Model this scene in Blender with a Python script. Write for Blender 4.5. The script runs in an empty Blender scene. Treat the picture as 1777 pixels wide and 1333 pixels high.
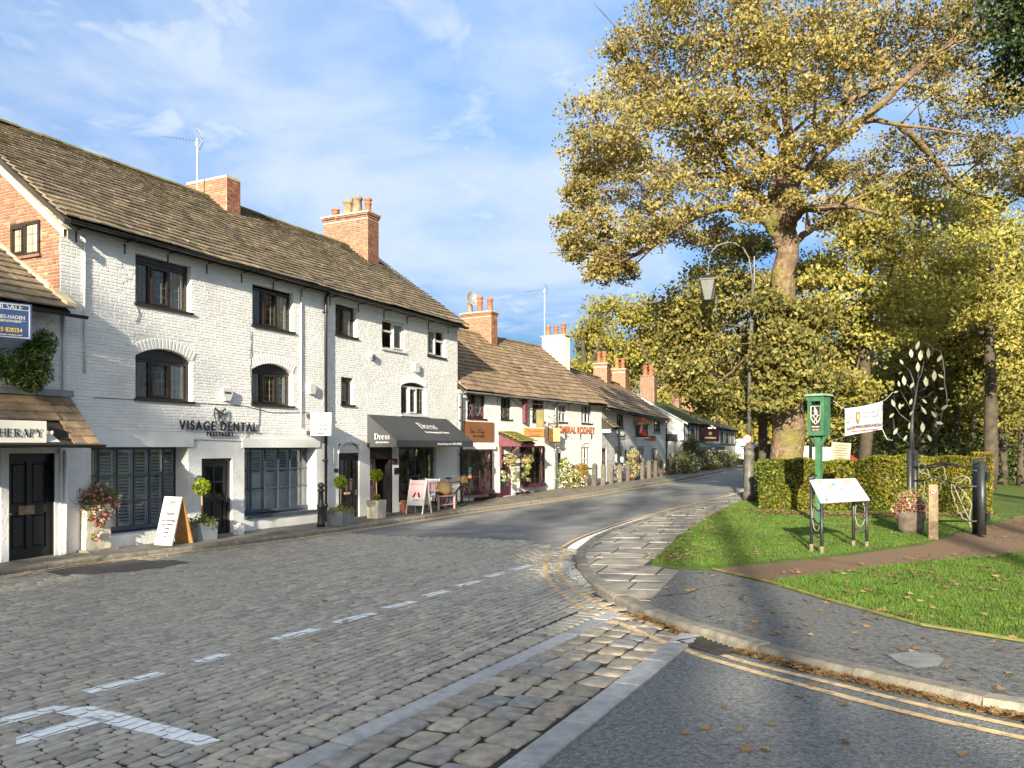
import bpy, bmesh, math, random
import numpy as np
from mathutils import Vector, Matrix
random.seed(7); RNG = np.random.default_rng(11)
R = math.radians; PI = math.pi
S = bpy.context.scene; COL = S.collection
# ---------------------------------------------------------------- camera, world, sun, exposure
FPX, CX, HY, HCAM = 1400.0, 888.5, 775.0, 1.7        # photo calibration: focal length, centre column, horizon row, eye height
cam = bpy.data.objects.new('camera', bpy.data.cameras.new('camera')); COL.objects.link(cam)
cam.location = (0, 0, HCAM); cam.rotation_euler = (PI/2, 0, 0)
cam.data.sensor_width = 36; cam.data.lens = 36*FPX/1777; cam.data.shift_y = (HY-666.5)/1777
cam.data.clip_start = .1; cam.data.clip_end = 2000
S.camera = cam
SUN_AZ, SUN_EL = R(192.2), R(17)
TO_SUN = Vector((math.sin(SUN_AZ)*math.cos(SUN_EL), math.cos(SUN_AZ)*math.cos(SUN_EL), math.sin(SUN_EL)))
W = bpy.data.worlds.new('World'); S.world = W; W.use_nodes = True
wn, wl = W.node_tree.nodes, W.node_tree.links; wn.clear()
def wnode(t, **k):
    n = wn.new(t)
    for a, b in k.items(): setattr(n, a, b)
    return n
wo = wnode('ShaderNodeOutputWorld'); bg = wnode('ShaderNodeBackground'); bg.inputs[1].default_value = .15
sky = wnode('ShaderNodeTexSky', sky_type='NISHITA', sun_disc=False, sun_elevation=SUN_EL, sun_rotation=SUN_AZ, air_density=1.0, dust_density=4.0, ozone_density=2.0)
tc = wnode('ShaderNodeTexCoord'); sp = wnode('ShaderNodeSeparateXYZ'); wl.new(tc.outputs['Generated'], sp.inputs[0])
zz = wnode('ShaderNodeMath', operation='MAXIMUM'); wl.new(sp.outputs[2], zz.inputs[0]); zz.inputs[1].default_value = .0
zb = wnode('ShaderNodeMath', operation='ADD'); wl.new(zz.outputs[0], zb.inputs[0]); zb.inputs[1].default_value = .16
dx = wnode('ShaderNodeMath', operation='DIVIDE'); dy = wnode('ShaderNodeMath', operation='DIVIDE')
wl.new(sp.outputs[0], dx.inputs[0]); wl.new(zb.outputs[0], dx.inputs[1]); wl.new(sp.outputs[1], dy.inputs[0]); wl.new(zb.outputs[0], dy.inputs[1])
cb = wnode('ShaderNodeCombineXYZ'); wl.new(dx.outputs[0], cb.inputs[0]); wl.new(dy.outputs[0], cb.inputs[1]); cb.inputs[2].default_value = 3.7
def wramp(src, a, b, mx=1.0):
    m = wnode('ShaderNodeMapRange', interpolation_type='SMOOTHSTEP'); wl.new(src, m.inputs[0])
    m.inputs[1].default_value = a; m.inputs[2].default_value = b; m.inputs[3].default_value = 0; m.inputs[4].default_value = mx
    return m.outputs[0]
n1 = wnode('ShaderNodeTexNoise'); wl.new(cb.outputs[0], n1.inputs['Vector'])
n1.inputs['Scale'].default_value = 1.5; n1.inputs['Detail'].default_value = 7; n1.inputs['Roughness'].default_value = .56; n1.inputs['Distortion'].default_value = .35
n2 = wnode('ShaderNodeTexNoise'); wl.new(cb.outputs[0], n2.inputs['Vector'])
n2.inputs['Scale'].default_value = 6.0; n2.inputs['Detail'].default_value = 6; n2.inputs['Roughness'].default_value = .55; n2.inputs['Distortion'].default_value = .45
c1 = wramp(n1.outputs[0], .33, .68, .78)          # broad veils
c2 = wramp(n2.outputs[0], .44, .70, .75)          # small puffs
pm = wnode('ShaderNodeMath', operation='MULTIPLY'); wl.new(c2, pm.inputs[0]); wl.new(wramp(n1.outputs[0], .30, .52), pm.inputs[1])
cm = wnode('ShaderNodeMath', operation='MAXIMUM'); wl.new(c1, cm.inputs[0]); wl.new(pm.outputs[0], cm.inputs[1])
hz = wramp(zz.outputs[0], .62, .0, 1.0)           # soft blue air towards the horizon
cm2 = cm
mixw = wnode('ShaderNodeMix', data_type='RGBA'); wl.new(cm2.outputs[0], mixw.inputs[0])
hs = wnode('ShaderNodeHueSaturation'); hs.inputs['Hue'].default_value = .508; hs.inputs['Saturation'].default_value = 1.12; hs.inputs['Value'].default_value = .35; wl.new(sky.outputs[0], hs.inputs['Color']); mixh = wnode('ShaderNodeMix', data_type='RGBA', blend_type='MULTIPLY'); wl.new(hz, mixh.inputs[0]); wl.new(hs.outputs[0], mixh.inputs[6]); mixh.inputs[7].default_value = (.20, .34, .56, 1); wl.new(mixh.outputs[2], mixw.inputs[6])
mixw.inputs[7].default_value = (.80, .88, 1.02, 1)
wl.new(mixw.outputs[2], bg.inputs[0]); wl.new(bg.outputs[0], wo.inputs[0])
sun = bpy.data.objects.new('sun', bpy.data.lights.new('sun', 'SUN')); COL.objects.link(sun)
sun.data.energy = 2.0; sun.data.angle = R(.53); sun.data.color = (1, .90, .74)
sun.rotation_euler = TO_SUN.to_track_quat('Z', 'Y').to_euler()
S.view_settings.view_transform = 'Standard'; S.view_settings.look = 'None'; S.view_settings.gamma = 1
S.view_settings.use_curve_mapping = False; S.view_settings.use_white_balance = True; S.view_settings.white_balance_temperature = 6650; S.view_settings.white_balance_tint = 5; S.view_settings.exposure = 2.8
S.cycles.use_denoising = True; S.cycles.max_bounces = 8; S.cycles.transparent_max_bounces = 16
# ---------------------------------------------------------------- terrain and photo-to-world helpers
N1 = (.8965, -.4430); D1 = (.4430, .8965); A1 = (-7.398, 16.897)
def sstep(a, b, x):
    t = min(1, max(0, (x-a)/(b-a))); return t*t*(3-2*t)
def gz(x, y):
    """Ground height: the street falls gently from the green to the terrace and levels out further on."""
    u = ((x-A1[0])*N1[0]+(y-A1[1])*N1[1])/14.1
    u = min(1, max(0, u))
    zc = -.4*(1-u)
    t = sstep(26, 38, y)
    return zc*(1-t)-.1*t
def G(px, py, dz=0):
    """The ground point (raised by dz) seen at a photo pixel."""
    z = -.1
    for _ in range(30):
        D = (HCAM-z)*FPX/(py-HY); x = (px-CX)/FPX*D; z = gz(x, D)+dz
    return Vector((x, D, z))
def P3(px, py, D): return Vector(((px-CX)/FPX*D, D, HCAM+(HY-py)/FPX*D))
def proj(p):
    return CX+p[0]/p[1]*FPX, HY-(p[2]-HCAM)/p[1]*FPX
class Frame:
    """Facade frame: x along the wall, y into the building, z up from the base."""
    def __init__(s, o, ang):
        s.o = Vector(o); s.ang = ang; s.d = (math.sin(ang), math.cos(ang)); s.i = (-math.cos(ang), math.sin(ang))
        s.rot = PI/2-ang
    def ux(s, px, y=0):
        rx = (px-CX)/FPX
        return (rx*(s.o.y+s.i[1]*y)-(s.o.x+s.i[0]*y))/(s.d[0]-rx*s.d[1])
    def uz(s, px, py, y=0):
        D = s.o.y+s.d[1]*s.ux(px, y)+s.i[1]*y
        return HCAM+(HY-py)*D/FPX-s.o.z
    def w(s, x, y, z=0): return Vector((s.o.x+s.d[0]*x+s.i[0]*y, s.o.y+s.d[1]*x+s.i[1]*y, s.o.z+z))
    def rect(s, px0, py0, px1, py1, y=0):
        return s.ux(px0, y), s.ux(px1, y), s.uz(px0, py1, y), s.uz(px0, py0, y)
# ---------------------------------------------------------------- materials
MATS = {}
def mat(name, cols, rough=.8, var=.25, vscale=3.0, bump=0, bscale=30, spec=.3, metal=0, moss=None, stain=None, trans=0, coat=0, own=True, bdist=.02):
    """Procedural material: per-piece colour from cols, world-space tone variation, optional moss / stain patches and bump."""
    if name in MATS: return MATS[name]
    m = bpy.data.materials.new(name); m.use_nodes = True; nt = m.node_tree; n, l = nt.nodes, nt.links
    b = n['Principled BSDF']; b.inputs['Roughness'].default_value = rough; b.inputs['Metallic'].default_value = metal
    b.inputs['Specular IOR Level'].default_value = spec
    if coat: b.inputs['Coat Weight'].default_value = coat
    if not isinstance(cols, list): cols = [cols]
    geo = n.new('ShaderNodeNewGeometry')
    if len(cols) > 1:
        at = n.new('ShaderNodeAttribute'); at.attribute_name = 'rnd'; oi = n.new('ShaderNodeObjectInfo')
        ad = n.new('ShaderNodeMath'); l.new(at.outputs['Fac'], ad.inputs[0]); ad.inputs[1].default_value = 0
        if own: l.new(oi.outputs['Random'], ad.inputs[1])
        fr = n.new('ShaderNodeMath'); fr.operation = 'FRACT'; l.new(ad.outputs[0], fr.inputs[0])
        rp = n.new('ShaderNodeValToRGB'); e = rp.color_ramp.elements
        while len(e) < len(cols): e.new(.5)
        for i, c in enumerate(cols): e[i].position = i/(len(cols)-1); e[i].color = (*c, 1)
        l.new(fr.outputs[0], rp.inputs[0]); col = rp.outputs[0]
    else:
        rg = n.new('ShaderNodeRGB'); rg.outputs[0].default_value = (*cols[0], 1); col = rg.outputs[0]
    def noise(sc, det=5):
        t = n.new('ShaderNodeTexNoise'); t.inputs['Scale'].default_value = sc; t.inputs['Detail'].default_value = det
        l.new(geo.outputs['Position'], t.inputs['Vector']); return t.outputs[0]
    def mixc(fac, a, bcol, mode='MIX'):
        x = n.new('ShaderNodeMix'); x.data_type = 'RGBA'; x.blend_type = mode
        if isinstance(fac, float): x.inputs[0].default_value = fac
        else: l.new(fac, x.inputs[0])
        l.new(a, x.inputs[6])
        if isinstance(bcol, tuple): x.inputs[7].default_value = (*bcol, 1)
        else: l.new(bcol, x.inputs[7])
        return x.outputs[2]
    def mrange(src, a, c, o0=0., o1=1.):
        x = n.new('ShaderNodeMapRange'); l.new(src, x.inputs[0])
        for i, q in enumerate((a, c, o0, o1)): x.inputs[i+1].default_value = q
        return x.outputs[0]
    if var:
        v = mrange(noise(vscale, 8), .3, .7, 1-var, 1+var)
        cmb = n.new('ShaderNodeCombineColor')
        for i in range(3): l.new(v, cmb.inputs[i])
        col = mixc(1., col, cmb.outputs[0], 'MULTIPLY')
    for q in (moss, stain):
        if q: col = mixc(mrange(noise(q[2], 9), q[1], q[1]+.12, 0, q[3] if len(q) > 3 else .9), col, q[0])
    l.new(col, b.inputs['Base Color'])
    if bump:
        bp = n.new('ShaderNodeBump'); bp.inputs['Strength'].default_value = min(1, bump); bp.inputs['Distance'].default_value = bdist
        l.new(noise(bscale, 6), bp.inputs['Height']); l.new(bp.outputs[0], b.inputs['Normal'])
    if trans:
        tr = n.new('ShaderNodeBsdfTranslucent'); l.new(col, tr.inputs[0]); ms = n.new('ShaderNodeMixShader'); ms.inputs[0].default_value = trans
        l.new(b.outputs[0], ms.inputs[1]); l.new(tr.outputs[0], ms.inputs[2]); l.new(ms.outputs[0], n['Material Output'].inputs[0])
    MATS[name] = m; return m
def glassmat():
    m = bpy.data.materials.new('window glass'); m.use_nodes = True; n, l = m.node_tree.nodes, m.node_tree.links
    n.remove(n['Principled BSDF'])
    t = n.new('ShaderNodeBsdfTransparent'); t.inputs[0].default_value = (.88, .91, .91, 1)
    g = n.new('ShaderNodeBsdfGlossy'); g.inputs['Roughness'].default_value = .02
    f = n.new('ShaderNodeFresnel'); f.inputs[0].default_value = 1.5
    no = n.new('ShaderNodeTexNoise'); no.inputs['Scale'].default_value = 2.2; bp = n.new('ShaderNodeBump'); bp.inputs['Strength'].default_value = .08; bp.inputs['Distance'].default_value = .05
    geo = n.new('ShaderNodeNewGeometry'); l.new(geo.outputs['Position'], no.inputs['Vector']); l.new(no.outputs[0], bp.inputs['Height']); l.new(bp.outputs[0], g.inputs['Normal'])
    x = n.new('ShaderNodeMixShader'); mu = n.new('ShaderNodeMath'); mu.operation = 'MULTIPLY_ADD'; mu.inputs[1].default_value = 1.6; mu.inputs[2].default_value = .03; mu.use_clamp = True
    l.new(f.outputs[0], mu.inputs[0]); l.new(mu.outputs[0], x.inputs[0]); l.new(t.outputs[0], x.inputs[1]); l.new(g.outputs[0], x.inputs[2])
    l.new(x.outputs[0], n['Material Output'].inputs[0]); return m
GLASS = glassmat()
M_ = dict(
 whitebrick=mat('white painted brick', [(0.614, 0.604, 0.589), (0.685, 0.675, 0.660), (0.655, 0.644, 0.630)], .75, .08, 1.4, .3, 45, stain=((.50, .47, .41), .60, .9, .35), moss=((.58, .56, .52), .57, 7, .25)),
 whiterender=mat('white painted render', (.66, .655, .64), .8, .12, 1.3, .6, 28, stain=((.44, .40, .34), .60, 1.3, .5), moss=((.56, .54, .49), .56, 8, .35)),
 redbrick=mat('red brick', [(0.265, 0.101, 0.060), (0.328, 0.133, 0.080), (0.211, 0.086, 0.060), (0.359, 0.187, 0.120), (0.156, 0.090, 0.072), (0.296, 0.117, 0.068)], .85, .25, 9, .4, 60),
 mortar=mat('mortar', (.42, .36, .28), .9, .2, 6, .3, 60),
 palebrick=mat('cream painted brick', [(.72, .66, .52), (.78, .72, .58)], .8, .1, 2, .2, 40, stain=((.5, .42, .3), .62, 2, .5)),
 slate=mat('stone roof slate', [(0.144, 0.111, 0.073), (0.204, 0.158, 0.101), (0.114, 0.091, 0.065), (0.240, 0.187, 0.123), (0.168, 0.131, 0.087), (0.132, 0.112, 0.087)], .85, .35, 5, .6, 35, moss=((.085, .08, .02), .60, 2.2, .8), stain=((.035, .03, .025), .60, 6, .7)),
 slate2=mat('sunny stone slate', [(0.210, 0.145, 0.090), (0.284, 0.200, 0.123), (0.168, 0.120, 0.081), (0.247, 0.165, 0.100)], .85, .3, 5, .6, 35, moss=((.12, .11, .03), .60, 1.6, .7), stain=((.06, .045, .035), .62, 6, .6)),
 slatemoss=mat('mossy slate', [(.05, .065, .02), (.08, .10, .025), (.045, .045, .025)], .95, .4, 6, .8, 30, moss=((.06, .10, .015), .5, 3, .9)),
 roofbase=mat('roof underlay', (.035, .03, .025), .95),
 ridge=mat('mossy ridge stone', [(.16, .13, .06), (.13, .12, .04), (.18, .14, .09)], .9, .3, 8, .5, 40, moss=((.13, .13, .02), .5, 4, .8)),
 black=mat('black gloss paint', (.012, .012, .014), .35, .2, 5, spec=.5),
 blackiron=mat('black painted iron', (.02, .021, .023), .45, .3, 8, .1, 60, spec=.5),
 brown=mat('dark brown frame', (.028, .018, .013), .4, .25, 6, spec=.5),
 greyframe=mat('slate blue frame paint', (.055, .075, .10), .4, .15, 5),
 whitepaint=mat('white gloss paint', (.54, .53, .51), .4, .06, 3),
 greywhite=mat('pale grey shutter paint', (.68, .70, .72), .5, .06, 3),
 curtain=mat('net curtain', (.62, .60, .55), .9, .15, 9),
 lead=mat('lead', (.22, .23, .24), .55, .25, 5, .2, 20),
 leading=mat('window leading', (.20, .19, .17), .5, .1),
 terracotta=mat('terracotta', [(0.302, 0.112, 0.056), (0.259, 0.090, 0.052), (0.331, 0.150, 0.088)], .8, .2, 8, .2, 40),
 buffpot=mat('buff stone pot', [(0.264, 0.191, 0.116), (0.224, 0.165, 0.109)], .85, .35, 8, .3, 40),
 asphalt=mat('road asphalt', (.20, .195, .19), .85, .3, 1.4, .8, 60, moss=((.28, .27, .26), .55, 30, .6), stain=((.16, .15, .135), .58, .5, .5)),
 asphaltdark=mat('coarse dark asphalt', (.15, .151, .148), .7, .5, 28, 1, 70, spec=.4, moss=((.34, .35, .35), .54, 60, .7), stain=((.20, .205, .205), .56, .8, .4)),
 pavedark=mat('dark pavement asphalt', (.118, .118, .115), .78, .5, 22, 1, 60, spec=.3, moss=((.22, .225, .225), .57, 55, .6), stain=((.10, .105, .10), .62, 1.6, .35)),
 sett=mat('worn gritstone sett', [(0.294, 0.261, 0.212), (0.389, 0.346, 0.272), (0.336, 0.310, 0.265), (0.441, 0.377, 0.291), (0.252, 0.231, 0.201), (0.356, 0.306, 0.235)], .55, .3, 14, .45, 55, spec=.45),
 cobble=mat('rough cobble', [(0.250, 0.213, 0.169), (0.333, 0.286, 0.221), (0.217, 0.209, 0.198), (0.384, 0.330, 0.251), (0.283, 0.229, 0.169)], .58, .35, 12, .6, 40, spec=.45),
 bed=mat('soil and moss joint bed', (.040, .034, .027), .95, .5, 5, .6, 50, moss=((.035, .048, .012), .55, 1.3, .9)),
 kerb=mat('gritstone kerb', [(0.188, 0.167, 0.132), (0.234, 0.207, 0.165), (0.160, 0.144, 0.120)], .75, .3, 9, .5, 45, stain=((.07, .07, .05), .60, 5, .7)),
 paleflag=mat('pale granite strip', [(.34, .33, .32), (.40, .39, .38), (.30, .295, .285)], .6, .2, 10, .4, 50, stain=((.14, .13, .10), .62, 5, .6)),
 flag=mat('worn stone flag', [(0.210, 0.189, 0.156), (0.266, 0.232, 0.188), (0.175, 0.162, 0.144), (0.308, 0.263, 0.206)], .5, .4, 3, .4, 30, spec=.45, stain=((.07, .065, .058), .54, 1.8, .75)),
 paintw=mat('white road paint', (.82, .82, .80), .7, .12, 18, .3, 60, stain=((.35, .34, .31), .66, 11, .6)),
 painty=mat('faded yellow road paint', (.64, .44, .23), .75, .25, 14, .3, 60, stain=((.24, .20, .15), .53, 9, .8)),
 grass=mat('lawn', (.075, .115, .014), .95, .4, 6, .6, 60, stain=((.12, .085, .03), .62, 2.0, .7)),
 blade=mat('grass blades', [(0.086, 0.163, 0.018), (0.121, 0.207, 0.029), (0.052, 0.099, 0.016), (0.146, 0.187, 0.047)], .6, .2, 3, trans=.3),
 path=mat('brown gravel path', (.18, .115, .068), .95, .35, 40, .8, 110, stain=((.08, .055, .03), .58, 1.2, .6)),
 soil=mat('leaf litter soil', (.06, .042, .025), .95, .4, 5, .6, 40),
 litter=mat('fallen leaves', [(.22, .12, .045), (.30, .19, .07), (.13, .07, .03), (.35, .24, .10), (.18, .085, .035), (.28, .21, .12)], .8, .2, 30),
 bark=mat('sycamore bark', (.165, .11, .07), .9, .55, 6, 1, 9, bdist=.09, moss=((.13, .13, .02), .53, 1.0, .85), stain=((.09, .062, .042), .53, 3, .8)),
 barkdark=mat('dark bark', (.065, .052, .038), .95, .4, 4, .8, 20, moss=((.06, .06, .02), .58, 1.5, .6)),
 steel=mat('galvanised steel', (.28, .29, .30), .4, .2, 8, metal=.7),
 paleblue=mat('cream painted steel', (.26, .245, .18), .45, .15, 8),
 oak=mat('weathered oak', [(0.248, 0.180, 0.105), (0.273, 0.205, 0.124)], .85, .3, 14, .3, 50),
 orangewood=mat('varnished plywood', (.50, .26, .09), .55, .2, 6),
 bench=mat('teak', [(.36, .22, .12), (.30, .18, .10)], .75, .25, 10),
 zinc=mat('grey zinc planter', (.20, .215, .225), .5, .2, 3, spec=.5),
 stonepot=mat('pale stone', (.50, .45, .36), .9, .25, 4, .5, 30, stain=((.22, .17, .10), .58, 3, .7)),
 green=mat('green sign paint', (.04, .115, .06), .5, .2, 5, stain=((.10, .22, .12), .6, 6, .6)),
 navy=mat('blue sign board', (.035, .07, .19), .45, .06, 2),
 brownsign=mat('brown sign board', (.20, .085, .04), .55, .1, 4),
 pink=mat('pink paint', (.60, .30, .30), .5, .08, 4),
 purple=mat('plum paint', (.065, .018, .032), .45, .15, 5),
 plumred=mat('faded plum board', (.13, .043, .054), .6, .15, 5),
 canvas=mat('dark grey awning canvas', (.045, .047, .052), .75, .12, 2.5),
 orange=mat('orange sign board', (.72, .33, .11), .6, .1, 6),
 orangetext=mat('orange red lettering', (.40, .13, .06), .6, .1),
 gold=mat('gold lettering', (.66, .55, .28), .5, .1),
 yellowtext=mat('yellow lettering', (.80, .52, .06), .5, .05),
 red=mat('red paint', (.55, .03, .03), .45, .1),
 darkgreen=mat('dark green paint', (.02, .05, .04), .45, .1),
 cloth=mat('banner cloth', (.50, .50, .52), .8, .05, 3, trans=.2),
 greytext=mat('grey print', (.06, .06, .065), .7, .05), printpink=mat('faded pink print', (.70, .35, .38), .7, .05),
 panel=mat('printed panel', (.43, .45, .45), .3, .05, 3, spec=.6), printgreen=mat('pale green print', (.26, .38, .10), .4), printteal=mat('teal print', (.10, .26, .22), .4), printblue=mat('pale blue print', (.27, .36, .42), .35, .1, 4),
 dressdark=mat('navy dress cloth', (.03, .05, .10), .85), skin=mat('mannequin', (.55, .40, .28), .6), magenta=mat('magenta packaging', (.62, .04, .16), .5), teal=mat('teal sticker', (.08, .50, .38), .5), greycloth=mat('grey cloth', (.30, .29, .28), .85),
 rust=mat('rust orange mudguard', (.30, .10, .05), .6), tyre=mat('rubber', (.015, .015, .015), .8), wicker=mat('wicker', (.24, .16, .075), .9, .4, 40, .6, 80),
 interior=mat('dim interior wall', (.10, .09, .08), .9), grate=mat('cast iron grate', (.04, .036, .033), .6, .3, 20),
 slush=mat('spilled grit', (.55, .54, .52), .8, .3, 9), timber=mat('black half timber', (.018, .015, .013), .6, .2, 6),
 carblack=mat('dark car paint', (.02, .025, .035), .25, .05, spec=.6, coat=.6), carred=mat('red car paint', (.25, .015, .03), .25, .05, spec=.6, coat=.6), amber=mat('amber lens', (.5, .10, .02), .3), headlamp=mat('clear lamp lens', (.7, .7, .7), .15, spec=.6),
)
L_ = dict(
 syc=mat('sycamore autumn leaves', [(0.228, 0.195, 0.052), (0.307, 0.242, 0.064), (0.164, 0.160, 0.038), (0.374, 0.278, 0.090), (0.283, 0.201, 0.071), (0.214, 0.201, 0.045), (0.137, 0.130, 0.038)], .55, .2, .6, spec=.35, trans=.32, own=False),
 sycgreen=mat('sycamore green leaves', [(0.146, 0.152, 0.039), (0.239, 0.211, 0.048), (0.103, 0.110, 0.036), (0.325, 0.253, 0.061), (0.188, 0.161, 0.048)], .55, .2, .6, spec=.35, trans=.3, own=False),
 yellow=mat('yellow autumn leaves', [(0.310, 0.286, 0.058), (0.401, 0.349, 0.075), (0.201, 0.211, 0.055), (0.464, 0.349, 0.089), (0.232, 0.220, 0.058)], .55, .25, .5, spec=.3, trans=.35, own=False),
 olive=mat('olive leaves', [(0.177, 0.165, 0.035), (0.252, 0.215, 0.044), (0.115, 0.123, 0.032), (0.328, 0.252, 0.050)], .6, .25, .6, trans=.3, own=False),
 hedge=mat('beech hedge leaves', [(.045, .065, .012), (.075, .105, .014), (.12, .14, .016), (.24, .20, .022), (.10, .125, .014), (.33, .19, .022), (.40, .13, .022)], .5, .2, 4, spec=.35, trans=.28, own=False),
 lime=mat('lime topiary leaves', [(.17, .22, .01), (.24, .28, .015), (.12, .17, .01)], .5, .15, 8, trans=.25, own=False),
 dark=mat('dark evergreen leaves', [(.018, .032, .010), (.03, .05, .014), (.045, .065, .018)], .45, .2, 3, spec=.4, trans=.12, own=False),
 fir=mat('fir foliage', [(0.039, 0.072, 0.016), (0.078, 0.124, 0.023), (0.117, 0.156, 0.026)], .5, .2, 5, trans=.15, own=False),
 ivy=mat('ivy leaves', [(.03, .05, .012), (.06, .085, .02), (.10, .10, .03)], .45, .2, 5, trans=.15, own=False),
 farlime=mat('far yellow green leaves', [(0.242, 0.221, 0.034), (0.308, 0.252, 0.051), (0.165, 0.168, 0.034), (0.352, 0.263, 0.068)], .6, .25, .3, trans=.35, own=False),
 flower=mat('pink and red flowers', [(.60, .05, .10), (.72, .16, .26), (.70, .42, .46), (.50, .03, .12), (.75, .55, .55), (.62, .10, .04)], .6, .1, 8, trans=.2, own=False),
 white=mat('white flowers', [(.70, .68, .55), (.60, .60, .42), (.75, .75, .70)], .6, .1, 8, trans=.2, own=False),
 bedding=mat('mixed bedding leaves', [(0.130, 0.156, 0.024), (0.208, 0.208, 0.036), (0.091, 0.130, 0.036), (0.286, 0.234, 0.060)], .55, .2, 6, trans=.2, own=False),
)
# ---------------------------------------------------------------- mesh helpers
class MB:
    """Collects pieces; build() links them as one mesh object."""
    def __init__(s, T=None): s.v, s.f, s.m, s.r = [], [], [], []; s.cr = 0.; s.cm = 0; s.T = T
    def add(s, vs, fs):
        b = len(s.v)
        if s.T is not None: vs = [s.T @ Vector(p) for p in vs]
        s.v += [tuple(p) for p in vs]; s.r += [s.cr]*len(vs); s.f += [[i+b for i in f] for f in fs]; s.m += [s.cm]*len(fs)
        return s
    def rnd(s): s.cr = random.random(); return s
    def box(s, x0, x1, y0, y1, z0, z1):
        return s.add([(x0,y0,z0),(x1,y0,z0),(x1,y1,z0),(x0,y1,z0),(x0,y0,z1),(x1,y0,z1),(x1,y1,z1),(x0,y1,z1)],
                     [(0,3,2,1),(4,5,6,7),(0,1,5,4),(1,2,6,5),(2,3,7,6),(3,0,4,7)])
    def face(s, *p): return s.add(list(p), [tuple(range(len(p)))])
    def brick(s, x0, x1, yf, yb, z0, z1, b=.008):
        """A brick bedded in a wall: bevelled face towards -y, no back."""
        return s.add([(x0,yb,z0),(x1,yb,z0),(x1,yb,z1),(x0,yb,z1),(x0+b,yf,z0+b),(x1-b,yf,z0+b),(x1-b,yf,z1-b),(x0+b,yf,z1-b)],
                     [(4,5,6,7),(0,1,5,4),(1,2,6,5),(2,3,7,6),(3,0,4,7)])
    def prism(s, poly, y0, y1):
        """Polygon in x,z (anticlockwise seen from -y) extruded in y."""
        n = len(poly)
        return s.add([(x, y0, z) for x, z in poly]+[(x, y1, z) for x, z in poly],
                     [tuple(range(n)), tuple(range(2*n-1, n-1, -1))]+[(i, i+n, (i+1) % n+n, (i+1) % n) for i in range(n)])
    def tube(s, pts, r, n=8, cap=True):
        pts = [Vector(p) for p in pts]; k = len(pts)
        rs = r if isinstance(r, (list, tuple)) else [r]*k
        vs = []; up = None
        for i, p in enumerate(pts):
            t = (pts[min(i+1, k-1)]-pts[max(i-1, 0)])
            t = t.normalized() if t.length > 1e-9 else Vector((0, 0, 1))
            if up is None: up = t.orthogonal().normalized()
            else:
                up = up-t*up.dot(t)
                up = up.normalized() if up.length > 1e-6 else t.orthogonal().normalized()
            sd = t.cross(up)
            for j in range(n):
                a = 2*PI*j/n; vs.append(p+(up*math.cos(a)+sd*math.sin(a))*rs[i])
        fs = [(i*n+j, i*n+(j+1) % n, (i+1)*n+(j+1) % n, (i+1)*n+j) for i in range(k-1) for j in range(n)]
        if cap: fs += [tuple(range(n-1, -1, -1)), tuple(range((k-1)*n, k*n))]
        return s.add(vs, fs)
    def lathe(s, c, prof, n=16, cap=True, a0=0):
        c = Vector(c); vs = [c+Vector((r*math.cos(2*PI*j/n+a0), r*math.sin(2*PI*j/n+a0), z)) for r, z in prof for j in range(n)]
        k = len(prof)
        fs = [(i*n+j, i*n+(j+1) % n, (i+1)*n+(j+1) % n, (i+1)*n+j) for i in range(k-1) for j in range(n)]
        if cap: fs += [tuple(range(n-1, -1, -1)), tuple(range((k-1)*n, k*n))]
        return s.add(vs, fs)
    def bar(s, a, b, w, h=None):
        """Square-section bar between two points."""
        return s.tube([a, b], (w if h is None else (w+h)/2)*.7071, 4)
    def build(s, name, mats, parent=None, smooth=False, M=None, **tags):
        me = bpy.data.meshes.new(name); me.from_pydata(s.v, [], s.f)
        for q in (mats if isinstance(mats, (list, tuple)) else [mats]): me.materials.append(q)
        if any(s.m): me.polygons.foreach_set('material_index', s.m)
        if any(s.r):
            a = me.attributes.new('rnd', 'FLOAT', 'POINT'); a.data.foreach_set('value', s.r)
        if smooth: me.polygons.foreach_set('use_smooth', [True]*len(s.f))
        me.update(); return link(name, me, parent, M, **tags)
def link(name, me, parent=None, M=None, **tags):
    o = bpy.data.objects.new(name, me); COL.objects.link(o)
    if parent is not None: o.parent = parent
    if M is not None: o.matrix_basis = M
    for k, v in tags.items(): o[k] = v
    return o
def thing(name, label, cat, loc=(0, 0, 0), rz=0, group=None, scale=1):
    o = bpy.data.objects.new(name, None); COL.objects.link(o); o.location = loc; o.rotation_euler = (0, 0, rz); o.scale = (scale,)*3
    o.empty_display_size = .1; o['label'] = label; o['category'] = cat
    if group: o['group'] = group
    return o
def dup(root, loc, rz=0, label=None, scale=None):
    """A copy of a thing with copies of its parts and sub-parts."""
    r = root.copy(); COL.objects.link(r); r.location = loc; r.rotation_euler = (0, 0, rz)
    if scale: r.scale = (scale,)*3
    if label: r['label'] = label
    for ch in list(root.children):
        c = ch.copy(); COL.objects.link(c); c.parent = r
        for g in list(ch.children):
            q = g.copy(); COL.objects.link(q); q.parent = c
    return r
def text(parent, s, size, x, z, m, y=-.02, align='CENTER', ex=.004, sx=1., space=1., off=0., rot=(PI/2, 0, 0), shear=0., name='lettering', M=None):
    c = bpy.data.curves.new(name, 'FONT'); c.body = s; c.size = size; c.align_x = align; c.extrude = ex; c.space_character = space; c.offset = off; c.shear = shear
    c.resolution_u = 3; c.materials.append(m)
    tmp = bpy.data.objects.new(name, c); me = bpy.data.meshes.new_from_object(tmp); bpy.data.objects.remove(tmp); bpy.data.curves.remove(c)
    if not me.materials: me.materials.append(m)
    o = bpy.data.objects.new(name, me); COL.objects.link(o); o.parent = parent
    if M is not None: o.matrix_basis = M
    else: o.location = (x, y, z); o.rotation_euler = rot; o.scale = (sx, 1, 1)
    return o
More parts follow.
